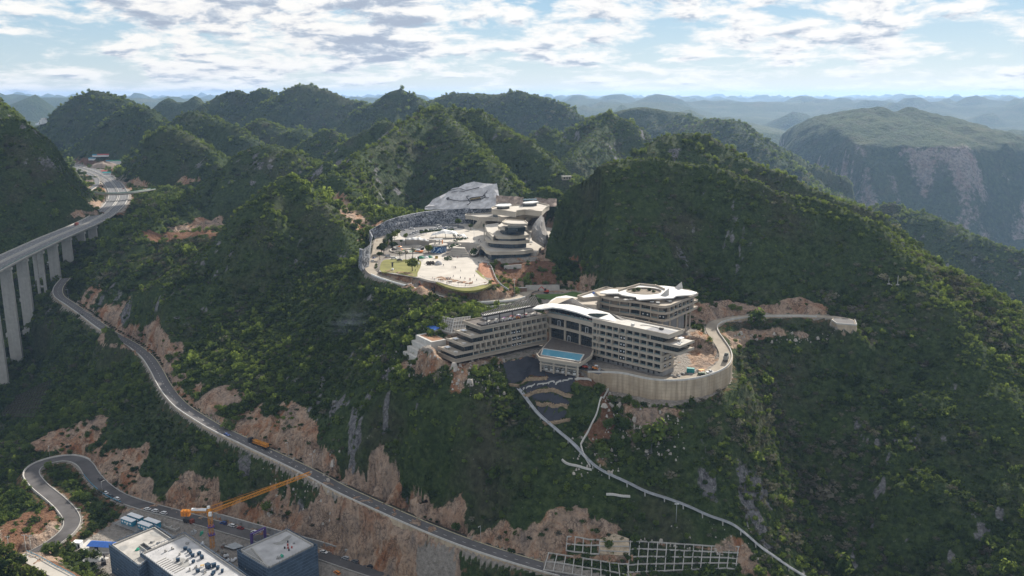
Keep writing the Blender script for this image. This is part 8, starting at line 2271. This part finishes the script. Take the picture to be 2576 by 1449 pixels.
pile('steel_scrap', SC(1040, 350, 51), M_STEEL, 'heap of steel scrap left of the green netting', 'scrap heap', None, 1.8)
e = empty('site_truck', SC(985, 240, 54), -0.4, 'dark red tipper truck parked on the lower road by the crane', 'truck')
MB().box((2.4, 0, 1.5), (1.8, 2.3, 2.3)).build('cab', M_RED, e); MB().box((-1, 0, 1.6), (4.6, 2.4, 1.9)).build('tipper', M_DARK, e)
for x in (2.2, -.8, -2.2):
    for y in (-1, 1): link_mesh('wheel', wm_, e, (x, y, 0.5))
digger(S2(1085, 1325, 50), 2.0, M_DARK, 'dark excavator on the mud in front of the leftmost block')
small_thing('gravel_pile', MB().add([(math.cos(a) * (7 - 4 * (k > 0)), math.sin(a) * (3 - 1.6 * (k > 0)), 1.2 * k + .2 * math.sin(a * 5)) for k in range(2) for a in np.linspace(0, 2 * math.pi, 18)[:-1]], [(i, (i + 1) % 17, 17 + (i + 1) % 17, 17 + i) for i in range(17)] + [tuple(17 + i for i in range(17))]), M_CONC_PALE, S2(1000, 1275, 49.9), 0.1, 'pale gravel pile on the ground below the blue-roofed shed', 'gravel pile')
car(PZ(848, 1443, 54.1), 2.4, 'orange', 'suv', 'orange vehicle at the bottom edge right of the rightmost block')
def pole_t(p, h, label):
    e = empty('utility_pole', p, 0.2, label, 'utility pole', 'utility poles by the near left road')
    MB().tube([(0, 0, -1), (0, 0, h)], 0.2, 8, r2=0.13).build('pole', M_CONC_PALE, e); MB().box((0, 0, h - .3), (2.4, 0.16, 0.16)).build('crossarm', M_STEEL, e)
    for k in (-1, 0, 1): MB().tube([(k, 0, h - .2), (k, 0, h + .3)], 0.1, 6).build('insulator', M_WHITE, e)
for (u, v, h, lab) in [(24, 1392, 10, 'utility pole at the far left edge, furthest back'), (68, 1402, 12.5, 'utility pole beside the sunlit road, middle of three'), (80, 1395, 11, 'utility pole with a T-shaped head, rightmost of three')]:
    q = hit(u, v); pole_t(q, h, lab)
for i, (u, v, h, k) in enumerate([(5, 1412, 13, 'yellow'), (24, 1402, 11, 'yellow'), (48, 1430, 11, 'yellow'), (15, 1450, 13, 'green'), (70, 1448, 9, 'yellow'), (-12, 1400, 14, 'green'), (100, 1462, 8, 'yellow'), (38, 1460, 12, 'yellow'), (-10, 1440, 13, 'yellow'), (62, 1420, 7, 'green')]):
    q = hit(u, v + 14, 290); tree(q, k, h, 'sunlit %s tree in the near left corner, %s' % ('yellow-green' if k == 'yellow' else 'green', ['by the frame edge', 'tallest at the back', 'in the middle', 'lowest at the frame edge', 'at the right foot', 'cut by the left edge', 'nearest the road', 'nearest the bottom', 'low at the left edge', 'small one by the rail'][i]), 'sunlit trees in the near left corner')

for i, (u, v) in enumerate([(2, 1395), (14, 1425), (34, 1440), (52, 1438), (66, 1450), (84, 1455), (22, 1455), (0, 1452), (46, 1452), (34, 1416), (100, 1470), (60, 1466), (12, 1470)]):
    tree(hit(u, v + 10, 290), 'yellow' if i % 3 else 'green', 8 + (i * 5 % 4), 'bright broadleaf tree in the sunlit thicket at the near left corner', 'sunlit thicket at the near left corner')
# ------------------------------------------------------------------ black sheeting slope under the hotel
BS = lambda x, y: (1234.3 + x * 0.12965, 898.9 + y * 0.12965)
M_BLACK = mat('black_liner', (0.020, 0.023, 0.034), 0.55, 0.35, 0.25, spec=0.35, bump=0.35, bump_scale=0.5)
M_STONEBERM = mat('stone_berm', (0.27, 0.20, 0.13), 0.95, 0.4, 0.8, bump=0.9, bump_scale=1.2)
EXCL = []
def drape(name, uvs, off, material, label, cat, step=0.8, y0=380):
    poly = np.array([hit(u, v, y0)[:2] for u, v in uvs])
    EXCL.append(poly)
    x0, y0_, x1, y1 = poly[:, 0].min(), poly[:, 1].min(), poly[:, 0].max(), poly[:, 1].max()
    xs, ys = np.arange(x0, x1 + step, step), np.arange(y0_, y1 + step, step)
    X, Y = np.meshgrid(xs, ys); ins = poly_sd(X, Y, poly) < 0.15
    Z = ground(X, Y); 
    for _ in range(3):
        Zs = Z.copy(); Zs[1:-1, 1:-1] = (Z[:-2, 1:-1] + Z[2:, 1:-1] + Z[1:-1, :-2] + Z[1:-1, 2:] + 2 * Z[1:-1, 1:-1]) / 6; Z = Zs
    Z = Z + off + 0.12 * fbm(X / 2.5, Y / 2.5, 3, 620)
    nx = len(xs); vs = np.stack([X, Y, Z], -1).reshape(-1, 3); fs = []
    for j in range(len(ys) - 1):
        for i in range(nx - 1):
            if ins[j, i] and ins[j, i + 1] and ins[j + 1, i] and ins[j + 1, i + 1]: fs.append((j * nx + i, j * nx + i + 1, (j + 1) * nx + i + 1, (j + 1) * nx + i))
    used = sorted({i for f in fs for i in f}); rm = {k: i for i, k in enumerate(used)}
    m = MB().add([tuple(vs[k]) for k in used], [tuple(rm[i] for i in f) for f in fs], 0, True)
    o = m.build(name, material); return tag(o, label, cat)
for uvs, lab in [([(230, 120), (420, 70), (600, 20), (800, 5), (930, 40), (985, 130), (1050, 250), (1095, 400), (860, 405), (600, 490), (450, 535), (345, 540), (280, 350)], 'large black liner sheet directly under the left wing, uppermost of four'),
                 ([(1060, 290), (1160, 330), (1300, 300), (1560, 350), (1650, 360), (1640, 480), (1560, 610), (1575, 745), (1400, 715), (1200, 645), (1050, 640), (850, 695), (690, 745), (560, 650), (430, 600), (700, 530), (900, 470), (1100, 470)], 'black liner sheet under the pool deck with pale pipes across it'),
                 ([(680, 800), (850, 745), (1050, 700), (1200, 700), (1400, 770), (1535, 825), (1545, 940), (1450, 975), (1200, 965), (900, 930)], 'black lens-shaped liner sheet between two stone berms, third from the top'),
                 ([(880, 970), (1200, 1010), (1485, 1015), (1505, 1190), (1300, 1270), (1030, 1275), (940, 1170)], 'lowest black liner sheet above the pale end berm')]:
    drape('liner_sheet', [BS(*q) for q in uvs], 0.45, M_BLACK, lab, 'liner sheet')
def ground_line(uvs, step=1.2, lift=0.0, y0=380):
    ln = spline([hit(u, v, y0) for u, v in uvs], step); ln = smooth_line(ln, 4)
    ln[:, 2] = ground(ln[:, 0], ln[:, 1]) + lift
    ln[1:-1, 2] = (ln[:-2, 2] + 2 * ln[1:-1, 2] + ln[2:, 2]) / 4
    return ln
for uvs, lab in [([(365, 560), (480, 560), (620, 520), (760, 450), (850, 430), (960, 440), (1095, 430)], 'curved brown stone berm across the black sheeting, uppermost'), ([(655, 775), (760, 760), (900, 700), (1050, 668), (1200, 672), (1380, 735), (1570, 790)], 'arched brown stone berm in the middle of the black sheeting'),
                 ([(900, 945), (1050, 970), (1250, 990), (1490, 985)], 'straight brown stone berm below the middle of the black sheeting'), ([(1035, 1295), (1200, 1305), (1350, 1285), (1530, 1235)], 'pale stone berm closing the foot of the black sheeting')]:
    ln = ground_line([BS(*q) for q in uvs])
    e = empty('stone_berm', tuple(ln[len(ln) // 2]), 0, lab, 'stone berm')
    m = MB(); rb = random.Random(len(uvs))
    rel(MB().ribbon(ln, [(-0.9, -0.8), (-0.7, 0.95), (0.7, 0.95), (0.9, -0.8)]), e).build('core', M_STONEBERM, e)
    for q in ln[::1]:
        for k in range(3): m.box((q[0] + rb.uniform(-.9, .9), q[1] + rb.uniform(-.9, .9), q[2] + rb.uniform(.6, 1.1)), (rb.uniform(.4, .8), rb.uniform(.4, .8), rb.uniform(.3, .6)), rb.uniform(0, 3), taper=.7)
    o = rel(m, e).build('stone', M_STONEBERM, e); o['kind'] = 'stuff'
    EXCL.append(np.concatenate([offset_line(ln, 1.4)[:, :2], offset_line(ln, -1.4)[::-1, :2]]))
for i, uvs in enumerate([[(635, 645), (660, 645)], [(695, 625), (860, 585)], [(910, 575), (1060, 555), (1230, 540)], [(1265, 535), (1360, 510)], [(1400, 490), (1495, 475)], [(1510, 465), (1590, 450)]]):
    ln = ground_line([BS(*q) for q in uvs], 1.0, 1.1)
    e = empty('concrete_bench', tuple(ln[len(ln) // 2]), 0, 'white twin concrete rail on short posts across the black sheeting, ' + ['tiny leftmost piece', 'left piece', 'longest piece', 'fourth piece from the left', 'fifth piece from the left', 'rightmost piece'][i], 'concrete rail', 'white concrete rails on the black sheeting')
    for o_ in (-.45, .45): rel(MB().ribbon(offset_line(ln, o_), [(-.16, -.3), (-.16, .1), (.16, .1), (.16, -.3)]), e).build('rail', M_CONC_PALE, e)
    for q in ln[::3]: rel(MB().box((q[0], q[1], q[2] - 1.1), (0.7, 0.7, 1.8)), e).build('post', M_CONC_PALE, e)

# ---- long slide running down the hillside
SLIDE_UV = [BS(540, 680), BS(620, 775), BS(700, 880), BS(800, 1010), BS(900, 1150), BS(1050, 1290), BS(1180, 1370), (1400, 1092), (1425, 1109), (1445, 1128), (1469, 1156), (1489, 1182), (1525, 1199), (1562, 1215), (1599, 1232), (1619, 1251), (1649, 1257), (1686, 1266), (1718, 1279), (1757, 1298), (1774, 1307), (1800, 1311), (1827, 1317), (1845, 1325), (1870, 1350), (1900, 1376), (1950, 1412), (2010, 1449), (2060, 1482)]
sl = ground_line(SLIDE_UV, 1.5, 1.4)
sl = smooth_line(sl, 12)
SLD = empty('slide', tuple(sl[len(sl) // 2]), 0, 'long pale slide trough on posts winding down the hillside to the lower right', 'slide')
M_SLIDE = mat('pale_slide_shell', (0.34, 0.35, 0.37), 0.6, 0.25, 0.4)
for o_ in (-.8, .8): rel(MB().ribbon(offset_line(sl, o_), [(-.13, -.1), (-.13, .55), (.13, .55), (.13, -.1)]), SLD).build('side_rail', M_SLIDE, SLD)
rel(MB().ribbon(sl, [(-.66, -.15), (-.66, 0), (.66, 0), (.66, -.15)]), SLD).build('trough', M_SLIDE, SLD)
pm = MB().box((0, 0, -1.2), (0.5, 1.6, 2.4)).mesh('post', M_CONC)
for k in range(2, len(sl), 6):
    o = link_mesh('post', pm, SLD, (sl[k, 0] - SLD.location.x, sl[k, 1] - SLD.location.y, sl[k, 2] - SLD.location.z))
EXCL.append(np.concatenate([offset_line(sl, 2.8)[:, :2], offset_line(sl, -2.8)[::-1, :2]]))
for uvs, lab, w in [([BS(2310, 540), BS(2200, 800), BS(2090, 1060), BS(2000, 1250), BS(1910, 1449), (1461, 1121)], 'thin pale pipe running down the hillside from the tall curved wall to the slide', 0.35), ([(1461, 1121), (1468, 1150), (1485, 1180)], 'short thin pale pipe beside the slide', 0.3),
                    ([(1414, 1160), (1420, 1168), (1440, 1177), (1465, 1181), (1488, 1184)], 'pale curved footpath kerb joining the slide from the left', 0.5), ([(1525, 1250), (1545, 1252), (1585, 1255)], 'short pale kerb in the bushes below the slide', 0.5), ([BS(1650, 460), BS(1800, 440), BS(1950, 480)], 'pale ledge at the foot of the bastion', 0.8)]:
    ln = ground_line(uvs, 1.5, 0.8)
    o = MB().ribbon(ln, [(-w, -.7), (-w, .25), (w, .25), (w, -.7)]).build('pipe' if w < .4 else 'kerb_wall', M_CONC_PALE); tag(o, lab, 'pipe' if w < .4 else 'kerb')
    EXCL.append(np.concatenate([offset_line(ln, w + 1.2)[:, :2], offset_line(ln, -w - 1.2)[::-1, :2]]))
q = hit(1700, 1326); e = empty('lamp_post', q, 0, 'white pole with twin heads standing in the bushes beside the slide', 'lamp post')
MB().tube([(0, 0, -1), (0, 0, 10)], 0.16, 6, r2=.1).build('pole', M_STEEL, e); MB().box((0, 0, 9.8), (2.2, 0.3, 0.3)).build('lamp_head', M_WHITE, e)

# ---- concrete beam grids on the cutting at the bottom
GRIDPOLY = []
def ground_grid(cor, nu, nv, label, bm=M_CONC):
    c = [np.array(hit(u, v, 330)) for u, v in cor]
    poly = np.array([q[:2] for q in c]); GRIDPOLY.append(poly)
    e = empty('slope_frame', tuple(c[0]), 0, label, 'retaining frame')
    q = lambda a, b: ((c[0] * (1 - a) + c[1] * a) * (1 - b) + (c[3] * (1 - a) + c[2] * a) * b)
    def line(p, r, n):
        pts = np.array([p + (r - p) * k / n for k in range(n + 1)])
        z = ground(pts[:, 0], pts[:, 1]); zz = z.copy()
        for _ in range(2): zz[1:-1] = (zz[:-2] + zz[1:-1] * 2 + zz[2:]) / 4
        pts[:, 2] = np.maximum(zz, z - .2) + 0.5
        m = MB()
        for k in range(n): m.bar(pts[k], pts[k + 1], 0.4, 0.6)
        rel(m, e).build('beam', bm, e)
    for i in range(nu + 1): line(q(i / nu, -.02), q(i / nu, 1.03), 8)
    for j in range(nv + 1): line(q(-.01, j / nv), q(1.01, j / nv), 16)
    return e
ground_grid(GRID_CORNERS[0], 4, 2, 'concrete beam grid with plants in its cells, small upper left panel at the bottom edge')
ground_grid(GRID_CORNERS[1], 9, 2, 'long concrete beam grid just above the mountain road at the bottom edge')
ground_grid(GRID_CORNERS[2], 12, 4, 'large concrete beam grid with plants in its cells, right panel at the bottom edge')
sp = [hit(u, v, 330) for u, v in [(1509, 1362), (1545, 1352), (1582, 1362), (1582, 1402), (1545, 1407), (1509, 1405)]]
e = empty('sprayed_panel', sp[0], 0, 'pale sprayed concrete panel between the beam grids', 'wall')
m = MB(); lift = [(x, y - .5, z + 1.1) for x, y, z in sp]; m.add(lift + [(x, y + .6, z - 1.4) for x, y, z in sp], [(5, 4, 3, 2, 1, 0)] + [(i, (i + 1) % 6, 6 + (i + 1) % 6, 6 + i) for i in range(6)])
rel(m, e).build('panel', M_CONC_WALL, e)
for k in range(3):
    a = np.array(lift[0]) + (np.array(lift[5]) - np.array(lift[0])) * (k + .5) / 3; b = np.array(lift[2]) + (np.array(lift[3]) - np.array(lift[2])) * (k + .5) / 3
    m = MB(); m.bar(a + [0, -.25, .25], b + [0, -.25, .25], 0.35); rel(m, e).build('joint_strip', M_CONC, e)
ground_grid(GRID_CORNERS[3], 12, 8, 'concrete lattice on the slope at the left edge between the bridge piers', M_SOILDARK)

for ln_, a_, b_ in ((HOTEL_ROAD[HOTEL_ROAD[:, 0] > 110], 3.6, 9), (MAIN, 4.4, 7.5), (PLAZA_ROAD[30:], 3.7, 8)):
    for k in range(0, len(ln_) - 2, 12):
        sg = ln_[k:k + 14]; EXCL.append(np.concatenate([offset_line(sg, a_)[:, :2], offset_line(sg, b_)[::-1, :2]]))
# ---- loose limestone blocks below the works
m = MB(); rr = random.Random(21); cnt = 0
zones = [((1130, 900), (1270, 1000), 140), ((1020, 900), (1110, 950), 60), ((1560, 985), (1720, 1160), 130), ((1440, 1100), (1560, 1200), 70), ((1010, 770), (1080, 900), 30), ((1830, 840), (2110, 870), 60), ((1520, 990), (1560, 1100), 60), ((1600, 1330), (1950, 1449), 60), ((660, 1140), (860, 1330), 120), ((900, 880), (1000, 960), 30)]
for (u0, v0), (u1, v1), n in zones:
    for k in range(n):
        q = hit(rr.uniform(u0, u1), rr.uniform(v0, v1), 380); s = rr.lognormvariate(-.6, .5)
        m.box((q[0], q[1], q[2] + .5 * s), (s * rr.uniform(.8, 1.6), s * rr.uniform(.7, 1.3), s * rr.uniform(.8, 1.5)), rr.uniform(0, 3), taper=rr.uniform(.4, .8))
o = m.build('limestone_blocks', mat('pale_limestone', (0.40, 0.36, 0.32), .95, .25, .5)); tag(o, kind='stuff')

# ---- far small things
q = hit(1425, 452, 800); e = empty('house', q, 0.2, 'small pale house on the shoulder of the hill beyond the fossil wall', 'house')
MB().box((0, 0, 1.5), (10, 5, 4)).build('wall', M_BEIGE, e); MB().box((0, 0, 3.7), (11, 6, .4)).build('roof', M_CONC, e)
for k in (-3, 0, 3): MB().box((k, -2.53, 1.8), (1.6, .08, 1.5)).build('window', M_GLASS, e)
for i, (u, v, h, w) in enumerate([(2235, 718, 4.5, .4), (2247, 722, 1.6, 1.4), (2257, 722, 6.5, .6)]):
    q = hit(u, v, 450); e = empty('monitoring_post', q, 0, ['thin white pole, leftmost of the monitoring posts on the right hillside', 'white cabinet in the middle of the monitoring posts on the right hillside', 'tall white pole, rightmost of the monitoring posts on the right hillside'][i], 'monitoring post')
    MB().box((0, 0, h / 2 + .5), (w * .6, w * .5, h)).build('post', M_CONC, e); MB().box((0, 0, 1.0), (w + 1.2, w + 1, .6)).build('base', M_CONC, e)
for i in range(7):
    q = hit(92 + i * 4, 311 + (i % 3) * 2, 2500); e = empty('apartment_block', q, .3 * i, 'tiny pale apartment block in the far valley on the left, ' + ['leftmost', 'second', 'third', 'fourth', 'fifth', 'sixth', 'rightmost'][i], 'building', 'far apartment blocks')
    h = 8 + 3 * (i % 3); MB().box((0, 0, h / 2), (11, 9, h)).build('wall', M_PAPER, e); MB().box((0, 0, h + .4), (12, 10, .6)).build('roof', M_CONC, e)
for i, (u, v, L, m_) in enumerate([(234, 405, 16, M_OFFICE), (246, 407, 18, M_OFFICE), (262, 408, 24, M_REDROOF), (276, 410, 14, M_OFFICE), (292, 417, 22, M_GREENP), (269, 441, 14, M_TEAL), (262, 436, 10, M_REDROOF)]):
    q = hit(u, v, 1500); e = empty('yard_shed', q, .1 * i, ['blue shed at the left of the motorway yard', 'second blue shed of the motorway yard', 'long red-roofed shed of the motorway yard', 'blue shed right of the red-roofed one', 'white hall with pale green roof at the right of the motorway yard', 'teal container in the motorway yard', 'small red shed in the motorway yard'][i], 'shed')
    h = 4 if i != 4 else 8
    MB().box((0, 0, h / 2), (L, L * .5, h)).build('wall', M_PAPER, e); MB().add([(-L / 2 - .5, -L / 4 - .5, h), (L / 2 + .5, -L / 4 - .5, h), (L / 2 + .5, L / 4 + .5, h), (-L / 2 - .5, L / 4 + .5, h), (-L / 2, 0, h + 2), (L / 2, 0, h + 2)], [(0, 1, 5, 4), (3, 4, 5, 2), (0, 4, 3), (1, 2, 5)]).build('roof', m_, e)
q = hit(262, 424, 1500); small_thing('gravel_heap', MB().add([(math.cos(a) * 40 * (1, .55, .1)[k], math.sin(a) * 24 * (1, .55, .1)[k], (0, 9, 14)[k] + 1.5 * math.sin(3 * a)) for k in range(3) for a in np.linspace(0, 2 * math.pi, 19)[:-1]], [(k * 18 + i, k * 18 + (i + 1) % 18, k * 18 + 18 + (i + 1) % 18, k * 18 + 18 + i) for k in range(2) for i in range(18)]), mat('grey_gravel', (0.24, 0.19, 0.155), .95, .2, .1), q, 0, 'big grey-brown gravel heap in the motorway yard', 'gravel heap')
GM = 'traffic on the motorway'
for i, (u, v, o_) in enumerate([(252, 443, -6), (286, 470, 8), (266, 448, 10), (292, 476, 10)]):
    car_on(HIGHWAY, u, v, 150, o_, ['white', 'white', 'silver', 'red'][i], 'suv', ['white car far up the motorway', 'white car on the motorway by the slip road', 'silver car on the right of the motorway', 'red car on the motorway just before the overpass'][i], GM)
# thin smoke drifting over the bushes left of the hotel
sm = bpy.data.materials.new('smoke'); sm.use_nodes = True
T = NT(sm.node_tree); pos = T.n('ShaderNodeTexCoord').outputs['Object']
rad = T.n('ShaderNodeVectorMath', {0: pos}, operation='LENGTH').outputs[1]
nz = T.noise(pos, 1.5, 3, .5)
den = T.math('MULTIPLY', T.math('MULTIPLY', T.maprange(rad, .25, 1.0, 1, 0, True), 1.0), 0.006)
T.n('ShaderNodeOutputMaterial', {1: T.n('ShaderNodeVolumePrincipled', {'Color': (.6, .7, .9, 1), 'Density': den, 'Anisotropy': .2}).outputs[0]})
m = MB()
for k in range(8):
    a0, a1 = -math.pi / 2 + k * math.pi / 8, -math.pi / 2 + (k + 1) * math.pi / 8
    m.tube([(0, 0, math.sin(a0)), (0, 0, math.sin(a1))], max(.02, math.cos(a0)), 16, r2=max(.02, math.cos(a1)))
hq_ = hit(865, 855, 400); o = m.build('smoke', sm); o.location = (hq_[0] + 8, hq_[1], hq_[2] + 8); o.scale = (24, 18, 15); tag(o, kind='stuff')
# four shrubs standing on the slope below the hotel; the thicket on the hills repeats their growth
SHRUB_SPOTS = [(1120, 1010, 3.0, 'rounded mid-green shrub on the slope under the left tip of the hotel'),
               (1235, 985, 3.4, 'tall upright shrub on the slope under the left wing of the hotel'),
               (1905, 985, 3.2, 'low spreading shrub on the slope right of the curved retaining wall'),
               (1950, 940, 2.6, 'dry brownish shrub on the slope right of the curved retaining wall')]
_specs = [(150, 1.0, 0.85, 0.55, 0.20, 11, M_LEAF, 6), (170, 0.85, 1.25, 0.95, 0.20, 12, M_LEAF, 8), (130, 1.2, 0.6, 0.35, 0.20, 13, M_LEAF_DARK, 7), (110, 1.0, 0.7, 0.4, 0.17, 14, M_LEAF_DRY, 6)]
SHRUBS = []
for (u, v_, sc, lab), (n, rx, rz, zc, lf, sd, mt, lo) in zip(SHRUB_SPOTS, _specs):
    h = hit(u, v_, 380)
    o = link_mesh('shrub', crown_mesh('shrub', n, rx, rz, zc, lf, sd, mt, lo))
    o.location = h; o.scale = (sc * 0.6,) * 3
    SHRUBS.append(tag(o, lab, 'shrub'))

def scatter(name, g, x0, x1, y0, y1, spacing, size, seed, thin=None, keep=1.0):
    """jittered grid of plants; bare rock, roads and pads stay open"""
    rg = np.random.default_rng(seed)
    xs, ys = np.arange(x0, x1, spacing), np.arange(y0, y1, spacing)
    X, Y = np.meshgrid(xs, ys); X, Y = X.ravel(), Y.ravel()
    m = np.abs(X) < 0.66 * Y + 60
    X, Y = X[m], Y[m]
    X = X + rg.uniform(-.6, .6, len(X)) * spacing; Y = Y + rg.uniform(-.6, .6, len(Y)) * spacing
    m = (X > g.x0 + 2) & (X < g.x1 - 2) & (Y > g.y0 + 2) & (Y < g.y1 - 2); X, Y = X[m], Y[m]
    Z = g.height(X, Y)
    grey = g.sample(g.grey, X, Y)
    rock, bare, soil = g.sample(g.rock, X, Y), g.sample(g.bare, X, Y), g.sample(g.soil, X, Y)
    gx = (g.height(X + 2, Y) - g.height(X - 2, Y)) / 4; gy = (g.height(X, Y + 2) - g.height(X, Y - 2)) / 4
    steep = np.hypot(gx, gy)
    patch = fbm(X / 60, Y / 60, 4, 501); patch2 = fbm(X / 14, Y / 14, 3, 503)
    # the sight line meets the far side of a hill nowhere: thin the plants there
    face = -(gy * Y + gx * X) / np.hypot(X, Y) + (CAMZ - Z) / np.hypot(X, Y)
    keepm = (face * -1 < 0.35) | (rg.uniform(size=len(X)) < 0.35)
    p = np.where(rock > 0.4, 0.06 + 0.75 * smooth(0.10, 0.35, fbm(X / 11, Y / 11, 3, 509)), 1.0) * np.where(bare > 0.5, 0.0, 1.0) * np.where(soil > 0.4, 0.12, 1.0) * (1 - 0.55 * grey)
    p *= np.clip(1.0 - 0.55 * smooth(0.05, 0.45, patch2) * smooth(0.9, 1.3, steep), 0, 1) * keep
    p *= 1 - 0.45 * smooth(0.12, 0.4, patch2) 
    if thin is not None: p *= thin(X, Y, Z)
    for poly in EXCL + GRIDPOLY:
        bx = (X > poly[:, 0].min() - 1) & (X < poly[:, 0].max() + 1) & (Y > poly[:, 1].min() - 1) & (Y < poly[:, 1].max() + 1)
        if bx.any():
            ii = np.where(bx)[0]; p[ii] = np.where(poly_sd(X[ii], Y[ii], poly) < 0.3, 0.0, p[ii])
    m = (rg.uniform(size=len(X)) < p) & keepm
    X, Y, Z, patch, patch2, steep = X[m], Y[m], Z[m], patch[m], patch2[m], steep[m]
    n = len(X)
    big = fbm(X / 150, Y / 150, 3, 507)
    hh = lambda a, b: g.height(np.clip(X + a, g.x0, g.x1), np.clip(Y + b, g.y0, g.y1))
    convex = Z - (hh(14, 0) + hh(-14, 0) + hh(0, 14) + hh(0, -14)) / 4       # crests: grass tone, lightened further to paint in rim sunlight
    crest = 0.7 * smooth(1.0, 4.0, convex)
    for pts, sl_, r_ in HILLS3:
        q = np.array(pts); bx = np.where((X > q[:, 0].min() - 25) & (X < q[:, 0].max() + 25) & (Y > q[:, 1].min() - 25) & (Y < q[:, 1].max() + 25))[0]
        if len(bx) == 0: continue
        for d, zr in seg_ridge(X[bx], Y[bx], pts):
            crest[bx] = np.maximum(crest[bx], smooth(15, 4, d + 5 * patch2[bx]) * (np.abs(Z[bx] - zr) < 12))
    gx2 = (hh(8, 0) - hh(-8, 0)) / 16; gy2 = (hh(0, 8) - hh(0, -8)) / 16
    sunlit_grass = smooth(0.1, 0.5, -gx2) * smooth(0.35, -0.25, -gy2 * -1) * smooth(60, 200, X)  # right-facing slopes: grass tone, with their sunlight painted in too
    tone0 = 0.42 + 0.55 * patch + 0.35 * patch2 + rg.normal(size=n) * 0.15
    tone = np.clip(tone0 + 0.42 * crest + 0.45 * sunlit_grass, 0, 1.15)
    r = rg.uniform(size=n)
    dryp = np.clip(0.06 + 0.5 * smooth(0.1, 0.5, big) + 0.36 * smooth(60, 220, X) * smooth(-0.25, 0.3, patch), 0, 0.6) * (1 - 0.9 * np.maximum(crest, sunlit_grass))
    idx = np.where(r < dryp, 3, np.where(r < dryp + (1 - dryp) * 0.42, 0, np.where(r < dryp + (1 - dryp) * 0.66, 1, 2)))
    sc = size * rg.lognormal(-0.05, 0.42, n) * np.where(rg.uniform(size=n) < 0.03, 1.55, 1.0) * np.where(idx == 1, 0.95, 1.0) * (1 + 0.5 * np.clip(patch, -0.5, 0.6)) * (1 - 0.35 * crest)
    me = bpy.data.meshes.new(name)
    me.vertices.add(n)
    me.vertices.foreach_set('co', np.stack([X, Y, Z - 0.12 * sc], 1).astype(np.float32).ravel())
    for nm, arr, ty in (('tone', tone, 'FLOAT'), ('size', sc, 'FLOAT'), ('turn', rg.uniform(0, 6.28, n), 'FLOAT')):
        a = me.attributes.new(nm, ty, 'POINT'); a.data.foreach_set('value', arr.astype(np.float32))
    a = me.attributes.new('pick', 'INT', 'POINT'); a.data.foreach_set('value', idx.astype(np.int32))
    o = link_mesh(name, me)
    tag(o, kind='stuff')
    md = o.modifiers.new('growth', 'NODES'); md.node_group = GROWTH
    return n

def growth_group():
    ng = bpy.data.node_groups.new('growth', 'GeometryNodeTree')
    ng.interface.new_socket('Geometry', in_out='INPUT', socket_type='NodeSocketGeometry')
    ng.interface.new_socket('Geometry', in_out='OUTPUT', socket_type='NodeSocketGeometry')
    N, L = ng.nodes, ng.links
    gi, go = N.new('NodeGroupInput'), N.new('NodeGroupOutput')
    join = N.new('GeometryNodeGeometryToInstance')
    for o in SHRUBS[::-1]:
        oi = N.new('GeometryNodeObjectInfo'); oi.inputs['Object'].default_value = o; oi.transform_space = 'ORIGINAL'
        L.new(oi.outputs['Geometry'], join.inputs[0])
    def at(nm, ty):
        a = N.new('GeometryNodeInputNamedAttribute'); a.data_type = ty; a.inputs[0].default_value = nm
        return a.outputs[0]
    iop = N.new('GeometryNodeInstanceOnPoints')
    L.new(gi.outputs[0], iop.inputs['Points']); L.new(join.outputs[0], iop.inputs['Instance'])
    iop.inputs['Pick Instance'].default_value = True
    L.new(at('pick', 'INT'), iop.inputs['Instance Index'])
    cx = N.new('ShaderNodeCombineXYZ'); L.new(at('turn', 'FLOAT'), cx.inputs[2])
    L.new(cx.outputs[0], iop.inputs['Rotation'])
    sx = N.new('ShaderNodeCombineXYZ'); sa = at('size', 'FLOAT')
    for k in range(3): L.new(sa, sx.inputs[k])
    L.new(sx.outputs[0], iop.inputs['Scale'])
    L.new(iop.outputs[0], go.inputs[0])
    return ng
GROWTH = growth_group()
_c = []
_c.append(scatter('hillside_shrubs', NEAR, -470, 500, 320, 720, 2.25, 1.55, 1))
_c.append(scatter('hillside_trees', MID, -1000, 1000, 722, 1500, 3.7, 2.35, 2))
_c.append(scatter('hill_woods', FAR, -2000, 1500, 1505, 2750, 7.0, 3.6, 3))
GRIDPOLY_ALL = list(GRIDPOLY)
GRIDPOLY = []
def _thin_grid(X, Y, Z):
    k = np.zeros(len(X))
    for poly in GRIDPOLY_ALL: k = np.maximum(k, (poly_sd(X, Y, poly) < -0.2) * 1.0)
    return k
_c.append(scatter('frame_planting', NEAR, 0, 140, 330, 420, 1.3, 0.55, 4, thin=_thin_grid))
print('plants', _c)
